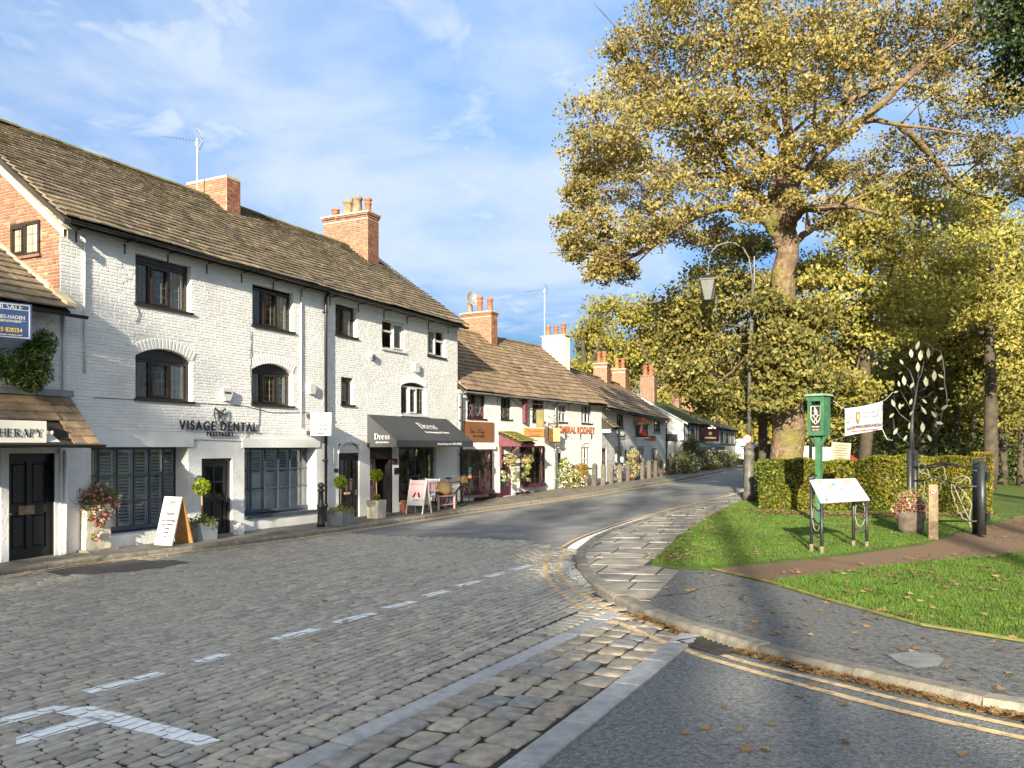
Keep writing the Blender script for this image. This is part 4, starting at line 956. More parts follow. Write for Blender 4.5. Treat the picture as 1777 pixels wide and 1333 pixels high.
def door(x0, x1, z0, z1, y, m, glaze=(2, 2), gz0=.5, parent=b1, panels=2, letter=None, hinge=1, fr=None, fw=.07, gx=(0., 1.)):
    """Panelled door in its frame: upper lights, lower panels, letter plate, handle."""
    fm = MB(); fm.box(x0, x0+fw, y-.03, y+.06, z0, z1); fm.box(x1-fw, x1, y-.03, y+.06, z0, z1); fm.box(x0+fw, x1-fw, y-.03, y+.06, z1-fw*1.2, z1)
    fm.build('door_frame', MATS[fr or m], parent)
    a, b, c, d = x0+fw+.003, x1-fw-.003, z0+.02, z1-fw*1.2-.003; s_ = .10; zm = c+(d-c)*gz0; mb = MB()
    for bx in ((a, a+s_, c, d), (b-s_, b, c, d), (a+s_, b-s_, d-s_, d), (a+s_, b-s_, zm-s_, zm), (a+s_, b-s_, c, c+.16)): mb.box(bx[0], bx[1], y, y+.045, bx[2], bx[3])
    nx, nz = glaze; gxw = b-a-2*s_
    for i in range(1, nx): x = a+s_+gxw*i/nx; mb.box(x-.014, x+.014, y+.005, y+.04, zm, d-s_)
    for i in range(1, nz): z = zm+(d-s_-zm)*i/nz; mb.box(a+s_, b-s_, y+.006, y+.039, z-.014, z+.014)
    mb.box((a+b)/2-.04, (a+b)/2+.04, y+.002, y+.043, c+.16, zm-s_)
    dr = mb.build('door', MATS[m], parent)
    for xa, xb_ in ((a+s_, (a+b)/2-.04), ((a+b)/2+.04, b-s_)):
        p_ = MB(); p_.face((xa, y+.03, c+.16), (xb_, y+.03, c+.16), (xb_, y+.03, zm-s_), (xa, y+.03, zm-s_)); p_.brick(xa+.03, xb_-.03, y+.012, y+.03, c+.19, zm-s_-.03, .02); p_.build('door_panel', MATS[m], dr)
    for i in range(nx):
        for j in range(nz):
            xa, xb_ = a+s_+gxw*i/nx, a+s_+gxw*(i+1)/nx; za, zb_ = zm+(d-s_-zm)*j/nz, zm+(d-s_-zm)*(j+1)/nz
            MB().face((xa, y+.022, za), (xb_, y+.022, za), (xb_, y+.022, zb_), (xa, y+.022, zb_)).build('door_pane', GLASS_M, dr)
    hx = b-.05 if hinge > 0 else a+.05; hm = MB(); hm.tube([(hx, y-.05, zm-.12), (hx, y-.05, zm+.02)], .012, 6); hm.tube([(hx, y, zm-.1), (hx, y-.05, zm-.1)], .01, 5); hm.tube([(hx, y, zm), (hx, y-.05, zm)], .01, 5); hm.build('handle', MATS['galvanised steel'], dr)
    if letter: MB().box((a+b)/2-.13, (a+b)/2+.13, y-.012, y, zm-.09, zm-.025).build('letter_plate', MATS[letter], dr)
    return dr
door(d1_[0], d1_[1], d1_[2], d1_[3], .1, 'black gloss paint', (2, 2), .52)
door(d2_[0], d2_[1], d2_[2], F1.uz(588, 787), .08, 'black gloss paint', (3, 3), .44, letter='gold lettering')
MB().box(d2_[0]+.16, d2_[0]+.8, .35, .36, .9, 1.75).build('door_curtain', MATS['net curtain'], b1)
x0, x1 = d2_[0], d2_[1]; zt_ = F1.uz(588, 787); n = 10; ap = [(x0+(x1-x0)*i/n, zt_+.02+.26*math.sqrt(max(0, 1-((i/n-.5)*2)**2))) for i in range(n+1)]
MB().prism([(x1, zt_+.01), *ap[::-1], (x0, zt_+.01)][::-1], .04, .13).build('fanlight_panel', MATS['white gloss paint'], b1)
MB().tube([(x+0, -.01, z) for x, z in [(x0-.02, zt_)]+[(x0-.03+(x1-x0+.06)*i/n, zt_+.03+.3*math.sqrt(max(0, 1-((i/n-.5)*2)**2))) for i in range(n+1)]+[(x1+.02, zt_)]], .025, 5).build('arch_moulding', MATS['white painted render'], b1)
door(d3_[0]+.1, d3_[1]-.12, d3_[2], F1.uz(645, 789, .5), .5, 'pink paint', (2, 2), .5, letter='gold lettering', fr='black gloss paint')
pk = MB(); pk.box(d3_[0], d3_[1], .02, .5, d3_[3]-.35, d3_[3]-.01); pk.box(d3_[1]-.10, d3_[1]-.005, .0, .5, d3_[2], d3_[3]-.35); pk.build('porch_lining', MATS['black gloss paint'], b1)
dz_ = (d3_[0]+d3_[1])/2
MB().prism(arc(dz_-.17, 1.45, .13, .17, 0, 360, 17)[:-1], .49, .497).build('door_poster', MATS['faded pink print'], b1); MB().box(dz_+.06, dz_+.2, .488, .494, 1.33, 1.6).build('door_notice', MATS['white gloss paint'], b1)
sw = shop_window(s3[0]+.02, F1.ux(755, .1), s3[2]+.12, s3[3]-.02, .12, 4, [0, .42, .74, 1], 'black gloss paint', bow=.10)
MB().box(s3[0], s3[1]+.6, -.05, .0, -.1, .32).build('plinth', mat('dark stained plinth', (.13, .11, .09), .85, .35, 4, .4, 30), b1)
# mannequins in the window
def mannequin(x, label, dm):
    p = F1.w(x, .5, .5); t = thing('mannequin', label, 'mannequin', p, F1.rot)
    MB().lathe((0, 0, .45), [(.19, 0), (.15, .25), (.12, .42), (.16, .62), (.19, .75), (.13, .82), (.05, .86), (.05, .93)], 12).build('dress', MATS[dm], t, True)
    b = MB()
    for s_ in (-1, 1): b.tube([(s_*.19, 0, 1.2), (s_*.24, -.02, .9), (s_*.2, -.06, .62)], [.045, .035, .03], 7)
    b.lathe((0, 0, 1.33), [(.045, 0), (.05, .05), (.09, .1), (.1, .18), (.07, .27), (.0, .29)], 10); b.build('body', MATS['mannequin'], t, True)
    l = MB()
    for s_ in (-1, 1): l.tube([(s_*.08, 0, .46), (s_*.07, 0, .02)], [.06, .04], 7)
    l.build('legs', MATS['mannequin'], t, True)
mannequin(F1.ux(712, .5), 'shop dummy in a navy dress nearest the pink door behind the dress shop glass', 'navy dress cloth'); mannequin(F1.ux(736, .5), 'shop dummy in a grey top behind the right half of the dress shop glass', 'grey cloth')
# wall lettering and logo
def tooth(mb, cx, cz, s, y, w):
    P = lambda a, b: (cx+a*s, y, cz+b*s)
    for pl in ([(-.42, .5), (-.5, .1), (-.3, -.5), (-.12, -.1), (.12, -.1), (.3, -.5), (.5, .1), (.42, .5), (.2, .35), (0, .22), (-.2, .35), (-.42, .5)], [(-.42, .5), (0, -.02), (.42, .5)], [(-.5, .1), (0, .22), (.5, .1)], [(-.12, -.1), (0, -.02), (.12, -.1)]):
        mb.tube([P(a, b) for a, b in pl], w, 4)
zv = F1.uz(375, 749)
xv0, xv1 = F1.ux(305), F1.ux(446)
ws = thing('wall_lettering', 'black VISAGE DENTAL PRESTBURY wall letters under a line drawn tooth', 'sign', F1.w((xv0+xv1)/2, 0, 0), F1.rot)
t_ = text(ws, 'VISAGE DENTAL', .285, 0, F1.uz(375, 747), MATS['black gloss paint'], y=-.05, ex=.012, space=1.3, sx=.88, off=.003)
text(ws, 'PRESTBURY', .12, 0, F1.uz(378, 756.5), MATS['black gloss paint'], y=-.05, ex=.012, space=1.45, sx=.95, off=.002)
mb = MB(); tooth(mb, 0, F1.uz(378, 722), .36, -.05, .012); mb.build('logo', MATS['black gloss paint'], ws)
hx = F1.ux(534); hs = thing('hanging_sign', 'square white VISAGE DENTAL sign board projecting beside the downpipe', 'sign', F1.w(hx, 0, 0), F1.rot)
TH = Matrix.Translation((0, -.10, 0)) @ Matrix.Rotation(-PI/2+R(8), 4, 'Z'); zc_ = F1.uz(545, 737)
MB(TH).box(.0, .62, -.02, .02, zc_-.30, zc_+.30).build('board', MATS['white gloss paint'], hs)
mb = MB(TH); [mb.box(-.12, .0, -.03, .03, zc_+q-.05, zc_+q+.05) for q in (-.22, .22)]; mb.build('bracket', MATS['black painted iron'], hs)
for s_, z_, sz in (('VISAGE', zc_-.06, .10), ('DENTAL', zc_-.16, .10), ('PRESTBURY', zc_-.25, .035)): text(hs, s_, sz, 0, 0, MATS['grey print'], M=TH @ Matrix.Translation((.31, -.024, z_)) @ Matrix.Rotation(PI/2, 4, 'X'), ex=.002, space=1.3, off=.0025)
mb = MB(TH); tooth(mb, .31, zc_+.14, .17, -.024, .005); mb.build('logo', MATS['grey print'], hs)
def alarm(px_, py_, label, shape, m='white gloss paint', s=.3):
    x, z = F1.ux(px_), F1.uz(px_, py_); t = thing('alarm_box', label, 'alarm box', F1.w(x, -.015, z), F1.rot, 'alarm boxes on the white house')
    if shape == 'shield': pl = [(-.5, .45), (-.55, .1), (-.25, -.5), (.25, -.5), (.55, .1), (.5, .45)]
    elif shape == 'hex': pl = [(-.5, 0), (-.28, .5), (.28, .5), (.5, 0), (.28, -.5), (-.28, -.5)]
    else: pl = [(-.42, .5), (-.42, -.35), (0, -.5), (.42, -.35), (.42, .5)]
    mb = MB(); mb.prism([(a*s, b*s) for a, b in pl][::-1], -.09, 0); mb.build('case', MATS[m], t)
    mb = MB(); mb.prism([(a*s*.7, b*s*.18+(.14 if shape != 'hex' else 0)*s) for a, b in ((-.5, -.5), (.5, -.5), (.5, .5), (-.5, .5))], -.093, -.09); mb.build('label_plate', MATS['grey print' if shape == 'shield' else 'white gloss paint'], t)
    return t
alarm(390, 685, 'white shield shaped alarm box above the dental lettering', 'shield', s=.28); alarm(538, 675, 'white six-sided alarm box left of the black downpipe', 'hex', s=.27)
t = alarm(644, 619, 'small white and blue alarm box under the white upper window', 'shield', s=.20); MB().prism([(-.05, -.1), (.05, -.1), (.1, 0), (-.1, 0)], -.095, -.0).build('blue_base', MATS['blue sign board'], t)
alarm(720, 639, 'tall white alarm box above the white arched window', 'box', s=.30)
# awning
ax0, ax1 = F1.ux(637), F1.ux(775); zt1, zf1, zf0 = F1.uz(637, 719), F1.uz(676, 764, -1.0), F1.uz(676, 776, -1.0); pr = 1.02
aw = thing('shop_awning', 'dark grey canvas awning with white Dress lettering over the pink door shop', 'awning', F1.w(ax0, -.004, 0), F1.rot); AL = ax1-ax0
n = 10; mb = MB()
for i in range(n):
    a, b = AL*i/n, AL*(i+1)/n; sg = .015
    mb.face((a, -pr, zf1), (b, -pr, zf1), (b, -.0, zt1), (a, -.0, zt1))
mb.face((0, -pr, zf1), (0, 0, zt1), (0, 0, zf0), (0, -pr, zf0)); mb.face((AL, -pr, zf1), (AL, -pr, zf0), (AL, 0, zf0), (AL, 0, zt1))
mb.build('canopy', MATS['dark grey awning canvas'], aw)
MB().box(-.003, AL+.003, -pr-.006, -pr+.004, zf0, zf1+.004).build('valance', MATS['dark grey awning canvas'], aw)
mb = MB()
for x in (.02, AL-.02): mb.tube([(x, -pr+.03, zf1-.02), (x, -.02, zf1-.02)], .018, 6); mb.tube([(x, -pr+.03, zf1-.02), (x, -.02, zt1-.03)], .015, 6)
mb.tube([(.02, -pr+.03, zf1-.02), (AL-.02, -pr+.03, zf1-.02)], .018, 6); mb.build('awning_frame', MATS['galvanised steel'], aw)
def dress_word(parent, T, size):
    d_ = [([(.12, 0), (.12, .7)], .10), ([(.02, .68), (.3, .68), (.45, .6), (.54, .35), (.45, .1), (.3, .02), (.02, .02)], [.03, .03, .06, .12, .06, .03, .03])]
    r_ = [([(.08, 0), (.08, .46)], .09), ([(.0, .45), (.08, .45)], .03), ([(.08, .33), (.18, .44), (.28, .42)], [.03, .04, .09]), ([(0, .015), (.18, .015)], .03)]
    e_ = [([(.05, .25), (.36, .25), (.33, .39), (.2, .46), (.08, .38), (.04, .23), (.08, .08), (.2, 0), (.36, .08)], [.03, .03, .06, .03, .07, .10, .07, .03, .03])]
    s_ = [([(.28, .36), (.24, .44), (.15, .46), (.06, .38), (.1, .28), (.22, .2), (.28, .1), (.18, .01), (.08, .01), (.02, .12)], [.03, .03, .03, .07, .09, .09, .07, .03, .03, .03])]
    mb = MB(T); strokes(mb, [(0, d_), (.68, r_), (1.02, e_), (1.47, s_), (1.83, s_)], size); mb.build('lettering', MATS['white gloss paint'], parent)
sl = math.atan2(pr, zt1-zf1); TS = Matrix.Translation((0, -pr, zf1)) @ Matrix.Rotation(-sl, 4, 'X')
dress_word(aw, TS @ Matrix.Translation((AL*.47, -.008, .62)), .46)
text(aw, 'The Reimagining Of Fashion', .125, 0, 0, MATS['white gloss paint'], M=TS @ Matrix.Translation((AL*.62, -.008, .40)) @ Matrix.Rotation(PI/2, 4, 'X'), ex=.002)
text(aw, 'dressprestbury.com  01625 820202', .105, AL*.66, (zf0+zf1)/2-.03, MATS['white gloss paint'], y=-pr-.012, ex=.002)
TL = Matrix.Translation((-.006, 0, 0)) @ Matrix.Rotation(-PI/2, 4, 'Z'); dress_word(aw, TL @ Matrix.Translation((.25, 0, zf0+.22)), .25)
text(aw, '@dressprestbury', .065, 0, 0, MATS['white gloss paint'], M=TL @ Matrix.Translation((.53, 0, zf0+.12)) @ Matrix.Rotation(PI/2, 4, 'X'), ex=.002, off=.001)
# plates beside the dress shop door
for px_, a, b, m_ in ((685, 796, 806, 'plum paint'), (688, 812, 823, 'black gloss paint'), (583, 813, 820, 'black painted iron')):
    x = F1.ux(px_); MB().box(x-.13 if px_ != 583 else x-.08, x+.13 if px_ != 583 else x+.08, -.02, -.001, F1.uz(px_, b), F1.uz(px_, a)).build('wall_plate', MATS[m_], b1)
MB().box(F1.ux(343)-.07, F1.ux(343)+.07, -.05, 0, F1.uz(343, 838), F1.uz(343, 825)).build('intercom', MATS['galvanised steel'], b1)
MB().box(F1.ux(577)-.02, F1.ux(577)+.02, -.05, 0, F1.uz(577, 806), F1.uz(577, 775)).build('tube_lamp', MATS['white gloss paint'], b1)
# ================================================================ terrace, clinic at the left edge of the photo
b0 = thing('clinic_building', 'low white clinic with a black door, joined to the tall white house', 'house', F1.w(-.006, 0, 0), F1.rot)
H0 = F1.uz(60, 533); LXn = -6.0; RY0, RZ0 = 3.3, H0+2.3
dd = F1.rect(10, 786, 104, 972); dd = (F1.ux(12)+.0, F1.ux(103)-.02, .06, F1.uz(12, 787))
mb = MB(); wall_mesh(mb, LXn, -.0, -.3, H0, [(*dd, .22)])
for x in (LXn, -.0): mb.face((x, 0, -.3), (x, 6, -.3), (x, 6, H0), (x, RY0, RZ0-.12), (x, 0, H0))
mb.face((LXn, 1.2, -.3), (0, 1.2, -.3), (0, 1.2, H0), (LXn, 1.2, H0)); w0 = mb.build('wall', MATS['white painted render'], b0)
lay_bricks(brick_spans(-2.6, 0, F1.uz(60, 690), H0-.15, []), w0, MATS['white painted brick'], -.011, 0, single=200)
r0 = roof_body(b0, LXn, -.02, -.34, H0-.04, RY0, RZ0, 6.3, H0, name='roof')
slates(r0, -3.2, -.02, -.36, H0-.0, RY0+.34, RZ0-H0+.04, .30, .2, .35, .6, MATS['stone roof slate'], single=120, key=lambda q: -q[0]+q[2])
mb = MB(); n = 7
for i in range(n):         # cream stone verge against the brick gable
    f0, f1 = i/n, (i+1)/n-.01; y0_, z0_ = -.36+(RY0+.34)*f0, H0+(RZ0-H0)*f0; y1_, z1_ = -.36+(RY0+.34)*f1, H0+(RZ0-H0)*f1
    mb.cr = random.random(); mb.add([(-.10, y0_, z0_+.02), (.09, y0_, z0_+.02), (.09, y1_, z1_+.02), (-.10, y1_, z1_+.02), (-.10, y0_, z0_+.13), (.09, y0_, z0_+.13), (.09, y1_, z1_+.13), (-.10, y1_, z1_+.13)], [(4, 5, 6, 7), (0, 1, 5, 4), (1, 2, 6, 5), (3, 0, 4, 7)])
mb.build('verge', mat('cream stone verge', [(.55, .42, .27), (.62, .50, .34)], .85, .2, 6, .3, 40), b0)
gutter(b0, LXn, .24, -.43, H0-.10)
# black panelled door with hood
dm = dd; mb = MB(); y = .12; a, b, c, d = dm[0]+.03, dm[1]-.03, dm[2], dm[3]-.03; zm = c+.95
fm = MB(); fm.box(dm[0], a, y-.06, y+.04, c, d); fm.box(b, dm[1], y-.06, y+.04, c, d); fm.box(dm[0], dm[1], y-.06, y+.04, d, dm[3]-.002); fm.build('door_frame', MATS['black gloss paint'], b0)
for bx in ((a, a+.11, c, d), (b-.11, b, c, d), (a+.11, b-.11, d-.12, d), (a+.11, b-.11, zm-.11, zm+.03), (a+.11, b-.11, c, c+.2), ((a+b)/2-.05, (a+b)/2+.05, c+.2, zm-.11), ((a+b)/2-.04, (a+b)/2+.04, zm+.03, d-.12)): mb.box(bx[0], bx[1], y, y+.05, bx[2], bx[3])
dr = mb.build('door', MATS['black gloss paint'], b0)
for (xa, xb_, za, zb_) in ((a+.11, (a+b)/2-.05, c+.2, zm-.11), ((a+b)/2+.05, b-.11, c+.2, zm-.11), (a+.11, (a+b)/2-.04, zm+.03, d-.12), ((a+b)/2+.04, b-.11, zm+.03, d-.12)):
    q = MB(); q.face((xa, y+.035, za), (xb_, y+.035, za), (xb_, y+.035, zb_), (xa, y+.035, zb_)); q.brick(xa+.035, xb_-.035, y+.014, y+.035, za+.04, zb_-.04, .02); q.build('door_panel', MATS['black gloss paint'], dr)
MB().box((a+b)/2-.19, (a+b)/2+.10, y-.014, y-.001, zm-.13, zm+.03).build('letter_plate', MATS['buff stone pot'], dr)
MB().lathe((a+.07, y-.05, zm-.1), [(.0, -.02), (.025, -.01), (.025, .015), (0, .02)], 8).build('door_knob', MATS['gold lettering'], dr)
for xa, xb_ in ((dm[0]-.14, dm[0]-.002), (dm[1]+.002, dm[1]+.12)): MB().box(xa, xb_, -.07, -.0, .1, dm[3]+.1).build('pilaster', MATS['white painted render'], b0)
MB().box(-.11, .12, -.03, -.0, .1, dm[3]).build('door_post', MATS['white gloss paint'], b0)
MB().tube([(.05, -.1, .12), (.05, -.1, dm[3]+.05)], .035, 8).build('downpipe', MATS['white painted render'], b0, True)
# hood over the door
hp = 1.05; hz1, hz0 = F1.uz(60, 684), F1.uz(60, 772, -hp); hxr = F1.ux(118); hxo = F1.ux(171, -hp); zfas = F1.uz(40, 735, -hp)
hood = thing('door_hood', 'stone slated door hood with a cream THERAPY fascia above the black clinic door', 'porch hood', F1.w(0, -.012, 0), F1.rot)
mb = MB(); run = hp; xs0 = -3.4
mb.add([(xs0, 0, hz1-.05), (hxr, 0, hz1-.05), (hxo, -hp, hz0+.02), (xs0, -hp, hz0+.02), (xs0, 0, hz0-.02), (hxo, 0, hz0-.02), (hxo, -hp, hz0-.02), (xs0, -hp, hz0-.02)], [(0, 1, 2, 3)[::-1], (4, 5, 6, 7), (3, 2, 6, 7)[::-1], (1, 5, 6, 2)])
hb = mb.build('hood_body', MATS['roof underlay'], hood)
xcut = F1.ux(78, -hp*.7)
# front slates (short, above the fascia) and the longer right-hand slope
TF = None
def hood_slates(x0, x1, v0, v1, cs, tp):
    for k in range(cs):
        x = x0-random.uniform(0, .2)
        while x < x1:
            w_ = random.uniform(.3, .48); f0, f1 = v0+(v1-v0)*k/cs, v0+(v1-v0)*(k+1.35)/cs; aa, bb = max(x, x0)+.005, min(x+w_, x1)-.005
            if bb-aa > .05:
                P = lambda xx, f, n_: (xx+(hxo-hxr)*f*tp, -hp*f-.06*n_, hz1+(hz0-hz1)*f+.9*n_)
                th_ = .03; li = .045; q = MB(); q.cr = random.random(); q.add([P(aa, f1, li), P(bb, f1, li), P(bb, f0, .0), P(aa, f0, .0), P(aa, f1, li+th_), P(bb, f1, li+th_), P(bb, f0, th_), P(aa, f0, th_)], [(4, 5, 6, 7), (0, 1, 5, 4), (1, 2, 6, 5), (3, 0, 4, 7), (3, 2, 1, 0)]); q.build('slate', MATS['sunny stone slate'], hb)
            x += w_
hood_slates(xs0, hxr-.5, 0.06, .52, 3, 0); hood_slates(hxr-.5, hxr+.0, 0.06, .98, 6, 1)
MB().box(xs0, hxr+.04, -.10, 0, hz1-.02, hz1+.10).build('lead_flashing', MATS['lead'], hood)
# fascia sign
fx1 = F1.ux(96, -hp); fy = -hp*.98
MB().box(xs0, fx1-.15, fy, fy+.05, hz0+.03, zfas+.05).build('fascia_board', mat('cream board', (.78, .74, .64), .6, .08, 4), hood)
MB().add([(fx1-.15, fy, hz0+.03), (fx1+.12, fy, hz0+.03), (fx1-.10, fy+.3, zfas+.05), (fx1-.15, fy, zfas+.05)], [(0, 1, 2, 3)]).build('side_board', MATS['white gloss paint'], hood)
H_ = [([(.1, 0), (.1, .7)], .11), ([(.52, 0), (.52, .7)], .11), ([(.1, .37), (.52, .37)], .035)]+[([(c-.11, z), (c+.11, z)], .03) for c in (.1, .52) for z in (.015, .685)]
E_ = [([(.1, 0), (.1, .7)], .11), ([(0, .685), (.42, .685), (.44, .55)], .03), ([(0, .015), (.42, .015), (.46, .17)], .03), ([(.1, .37), (.33, .37)], .035), ([(.33, .29), (.33, .45)], .025)]
P_ = [([(.1, 0), (.1, .7)], .11), ([(0, .685), (.3, .685), (.44, .6), (.46, .52), (.42, .42), (.3, .36), (.1, .36)], [.03, .03, .08, .11, .08, .03, .03]), ([(-.01, .015), (.22, .015)], .03)]
R_ = P_+[([(.26, .36), (.5, .0)], .10), ([(.45, .015), (.6, .015)], .03)]
A_ = [([(.02, 0), (.28, .7)], .04), ([(.28, .7), (.55, 0)], .11), ([(.12, .24), (.44, .24)], .03), ([(-.06, .015), (.12, .015)], .03), ([(.44, .015), (.66, .015)], .03)]
Y_ = [([(.05, .7), (.3, .32)], .10), ([(.54, .7), (.3, .32)], .035), ([(.3, .32), (.3, 0)], .10), ([(-.04, .685), (.18, .685)], .03), ([(.44, .685), (.62, .685)], .03), ([(.19, .015), (.41, .015)], .03)]
T_ = [([(.27, 0), (.27, .7)], .11), ([(0, .55), (.02, .685), (.52, .685), (.54, .55)], .03), ([(.16, .015), (.38, .015)], .03)]
sz = .19; word = [T_, H_, E_, R_, A_, P_, Y_]; wid_ = [.62, .70, .58, .68, .68, .58, .62]; gx_ = []; acc = 0
for g, w_ in zip(word, wid_): gx_.append((acc, g)); acc += w_
zl = hz0+.13; xe = F1.ux(73, fy)
mb = MB(Matrix.Translation((xe-acc*sz, fy-.012, zl))); strokes(mb, gx_, sz); mb.build('lettering', MATS['black gloss paint'], hood)
q = MB(); xk = xe+.02; q.tube([(xk, fy-.02, zl+.06), (xk+.12, fy-.02, zl+.07)], .010, 6); q.tube([(xk, fy-.02, zl+.09), (xk+.12, fy-.02, zl+.09)], .008, 6); q.lathe((xk+.13, fy-.03, zl+.04), [(.0, 0), (.025, .01), (.03, .05), (.012, .07)], 8); q.build('hand_ornament', mat('tan ornament', (.5, .36, .22), .6, .1), hood, True)
gutter(hood, xs0, hxo+.06, -hp-.06, hz0+.0)
# for sale board
fs_ = thing('for_sale_board', 'blue FOR SALE board with white border at the left edge', 'sign', F1.w(F1.ux(10, -.58), -.58, 0), F1.rot)
xl, xr = -1.0, F1.ux(49, -.58)-F1.ux(10, -.58); TB = Matrix.Rotation(R(-24), 4, 'Z'); z0_, z1_ = F1.uz(49, 592, -.58), F1.uz(49, 530, -.58)
MB(TB).box(xl, xr, 0, .02, z0_, z1_).build('board', MATS['blue sign board'], fs_)
mb = MB(TB); q = .022
for bx in ((xl+.03, xr-.03, z1_-.04, z1_-.02), (xl+.03, xr-.03, z0_+.02, z0_+.04), (xr-.05, xr-.03, z0_+.04, z1_-.04)): mb.box(bx[0], bx[1], -.004, 0, bx[2], bx[3])
hgt = z1_-z0_; mb.box(xr-.68, xr-.09, -.004, 0, z0_+hgt*.505, z0_+hgt*.515); mb.box(xr-.60, xr-.04, -.004, 0, z0_+hgt*.80, z0_+hgt*.815); mb.build('border', MATS['white gloss paint'], fs_)
xc_ = xr-.38
for s_, sz_, zf_, m_, sx_ in (('FOR SALE', .14, .80, 'white gloss paint', .8), ('HOLMES-NADEN', .085, .55, 'white gloss paint', .86), ('INDEPENDENT ESTATE AGENTS', .036, .455, 'white gloss paint', .85), ('01625 828254', .10, .19, 'yellow lettering', .82), ('www.holmes-naden.com', .05, .09, 'white gloss paint', .95)):
    text(fs_, s_, sz_, 0, 0, MATS[m_], M=TB @ Matrix.Translation((xc_, -.006, z0_+hgt*zf_)) @ Matrix.Rotation(PI/2, 4, 'X') @ Matrix.Diagonal((sx_, 1, 1, 1)), ex=.002, off=.0015)
MB(TB).tube([(xr-.5, .04, z0_-.6), (xr-.5, .04, z1_)], .03, 4).build('post', MATS['white gloss paint'], fs_)
# fir bush hung beside it
pb = F1.w(F1.ux(45, -.35), -.35, F1.uz(45, 630, -.35)); fb = thing('hanging_conifer', 'bushy green conifer spray fixed to the wall above the clinic door hood', 'plant', pb, F1.rot)
mb = MB(); mb.tube([(-.05, .35, .1), (0, 0, 0)], .03, 6); cen = [(.0, 0, 0), (-.22, -.05, -.16), (.18, 0, .2), (.22, 0, -.12), (-.42, -.02, -.05), (.05, -.05, -.28), (.3, 0, .38)]
PP = np.vstack([ball(c, .27, 620, .3) for c in cen]); mb.build('branch', MATS['dark bark'], fb)
leaves('foliage', PP, .10, MATS['fir foliage'], fb, tmpl=np.array([(-.5, 0, 0), (0, -.13, .05), (.7, 0, 0), (0, .13, .05)]))
# ================================================================ terrace, second house (plum shop fronts)
e1 = F1.w(LX, 0, 0)
F2 = Frame((e1.x+.02, e1.y+.05, -.36), R(31.6)); L2 = F2.ux(1043); H2 = F2.uz(800, 676); W2, RZ2 = 3.4, F2.uz(800, 676)+2.88
b2 = thing('long_low_cottage', 'low white cottage range with plum shop windows and a sunlit stone slate roof', 'house', F2.o, F2.rot)
r2 = lambda *p: F2.rect(*p)
u1, u2, u3, u4, u5 = r2(811, 681, 842, 725), r2(869, 687, 887, 727), r2(924, 692, 944, 731), r2(970, 702, 983, 732), r2(1009, 702, 1027, 734)
p1_, p2_ = r2(797, 780, 853, 860), r2(902, 774, 944, 846); q1, q2, q3, q4 = r2(868, 788, 888, 863), r2(968, 779, 979, 836), r2(1009, 776, 1024, 812), r2(1044-3, 775, 1049-6, 830)
gl = lambda x: gz(*F2.w(x, -.1).xy)-F2.o.z
q1 = (q1[0], q1[1], gl(q1[0])+.12, q1[3]); q2 = (q2[0], q2[1], gl(q2[0])+.12, q2[3]); p1_ = (p1_[0]+.05, *p1_[1:]) 
mb = MB(); wall_mesh(mb, 0, L2, -.4, H2, [(*u, .1) for u in (u1, u2, u3)]+[(*u, .06) for u in (u4, u5, q3)]+[(*q1, .15), (*q2, .12), (*p1_, .12), (*p2_, .12)])
for x in (0, L2):
    pts = [(x, 0, -.4), (x, 2*W2, -.4), (x, 2*W2, H2), (x, W2, RZ2-.1), (x, 0, H2)]; mb.face(*(pts if x else pts[::-1]))
mb.face((0, 1.5, -.4), (L2, 1.5, -.4), (L2, 1.5, H2), (0, 1.5, H2)); w2 = mb.build('wall', MATS['white painted render'], b2)
hs2 = [u1, u2, u3, u4, u5, q1, q2, q3, p1_, p2_]
lay_bricks(brick_spans(0, L2, .5, H2-.1, hs2), w2, MATS['white painted brick'], -.007, 0, single=0)
bs = brick_spans(F2.ux(898), F2.ux(946), F2.uz(900, 774), F2.uz(900, 741), hs2); lay_bricks(bs, w2, MATS['cream painted brick'], -.016, 0, single=120)
mb = MB(); n = 12
for i in range(n):
    a, b = L2*i/n, L2*(i+1)/n
    if q1[0]-.1 < (a+b)/2 < q1[1]+.1 or q2[0]-.3 < (a+b)/2 < q2[1]+.1: continue
    MB().box(a, b, -.03, 0, -.4, max(gl(a), gl(b))+.05+.22*max(0, 1-abs((a+b)/2-2.6)/3.2)).build('plinth', MATS['plum paint'], b2)
for k, u in enumerate((u1, u2, u3)): window(b2, *u, 'plum paint' if k != 1 else 'dark brown frame', lights=2, rev=.06, lead=(2, 5), lattice=True, curtain=(1,), ratio=[.8, 1.2] if k == 0 else None, casement=(1,), sill='dark brown frame')
for u in (u4, u5): window(b2, *u, 'white gloss paint', lights=2 if u is u4 else 3, rev=.04, lead=None, sill='black gloss paint', transom={0: .55, 1: .55}, casement=(), curtain=(0,))
window(b2, *q3, 'white gloss paint', lights=3, rev=.04, lead=None, sill='black gloss paint', transom={0: .42, 1: .42, 2: .42}, casement=(), curtain=(0, 2))
MB().tube([(x, -.02, z) for x, z in arc((q3[0]+q3[1])/2, q3[3]+.02, (q3[1]-q3[0])/2+.08, .17, 180, 0)], .025, 5).build('arch_moulding', MATS['white painted render'], b2)
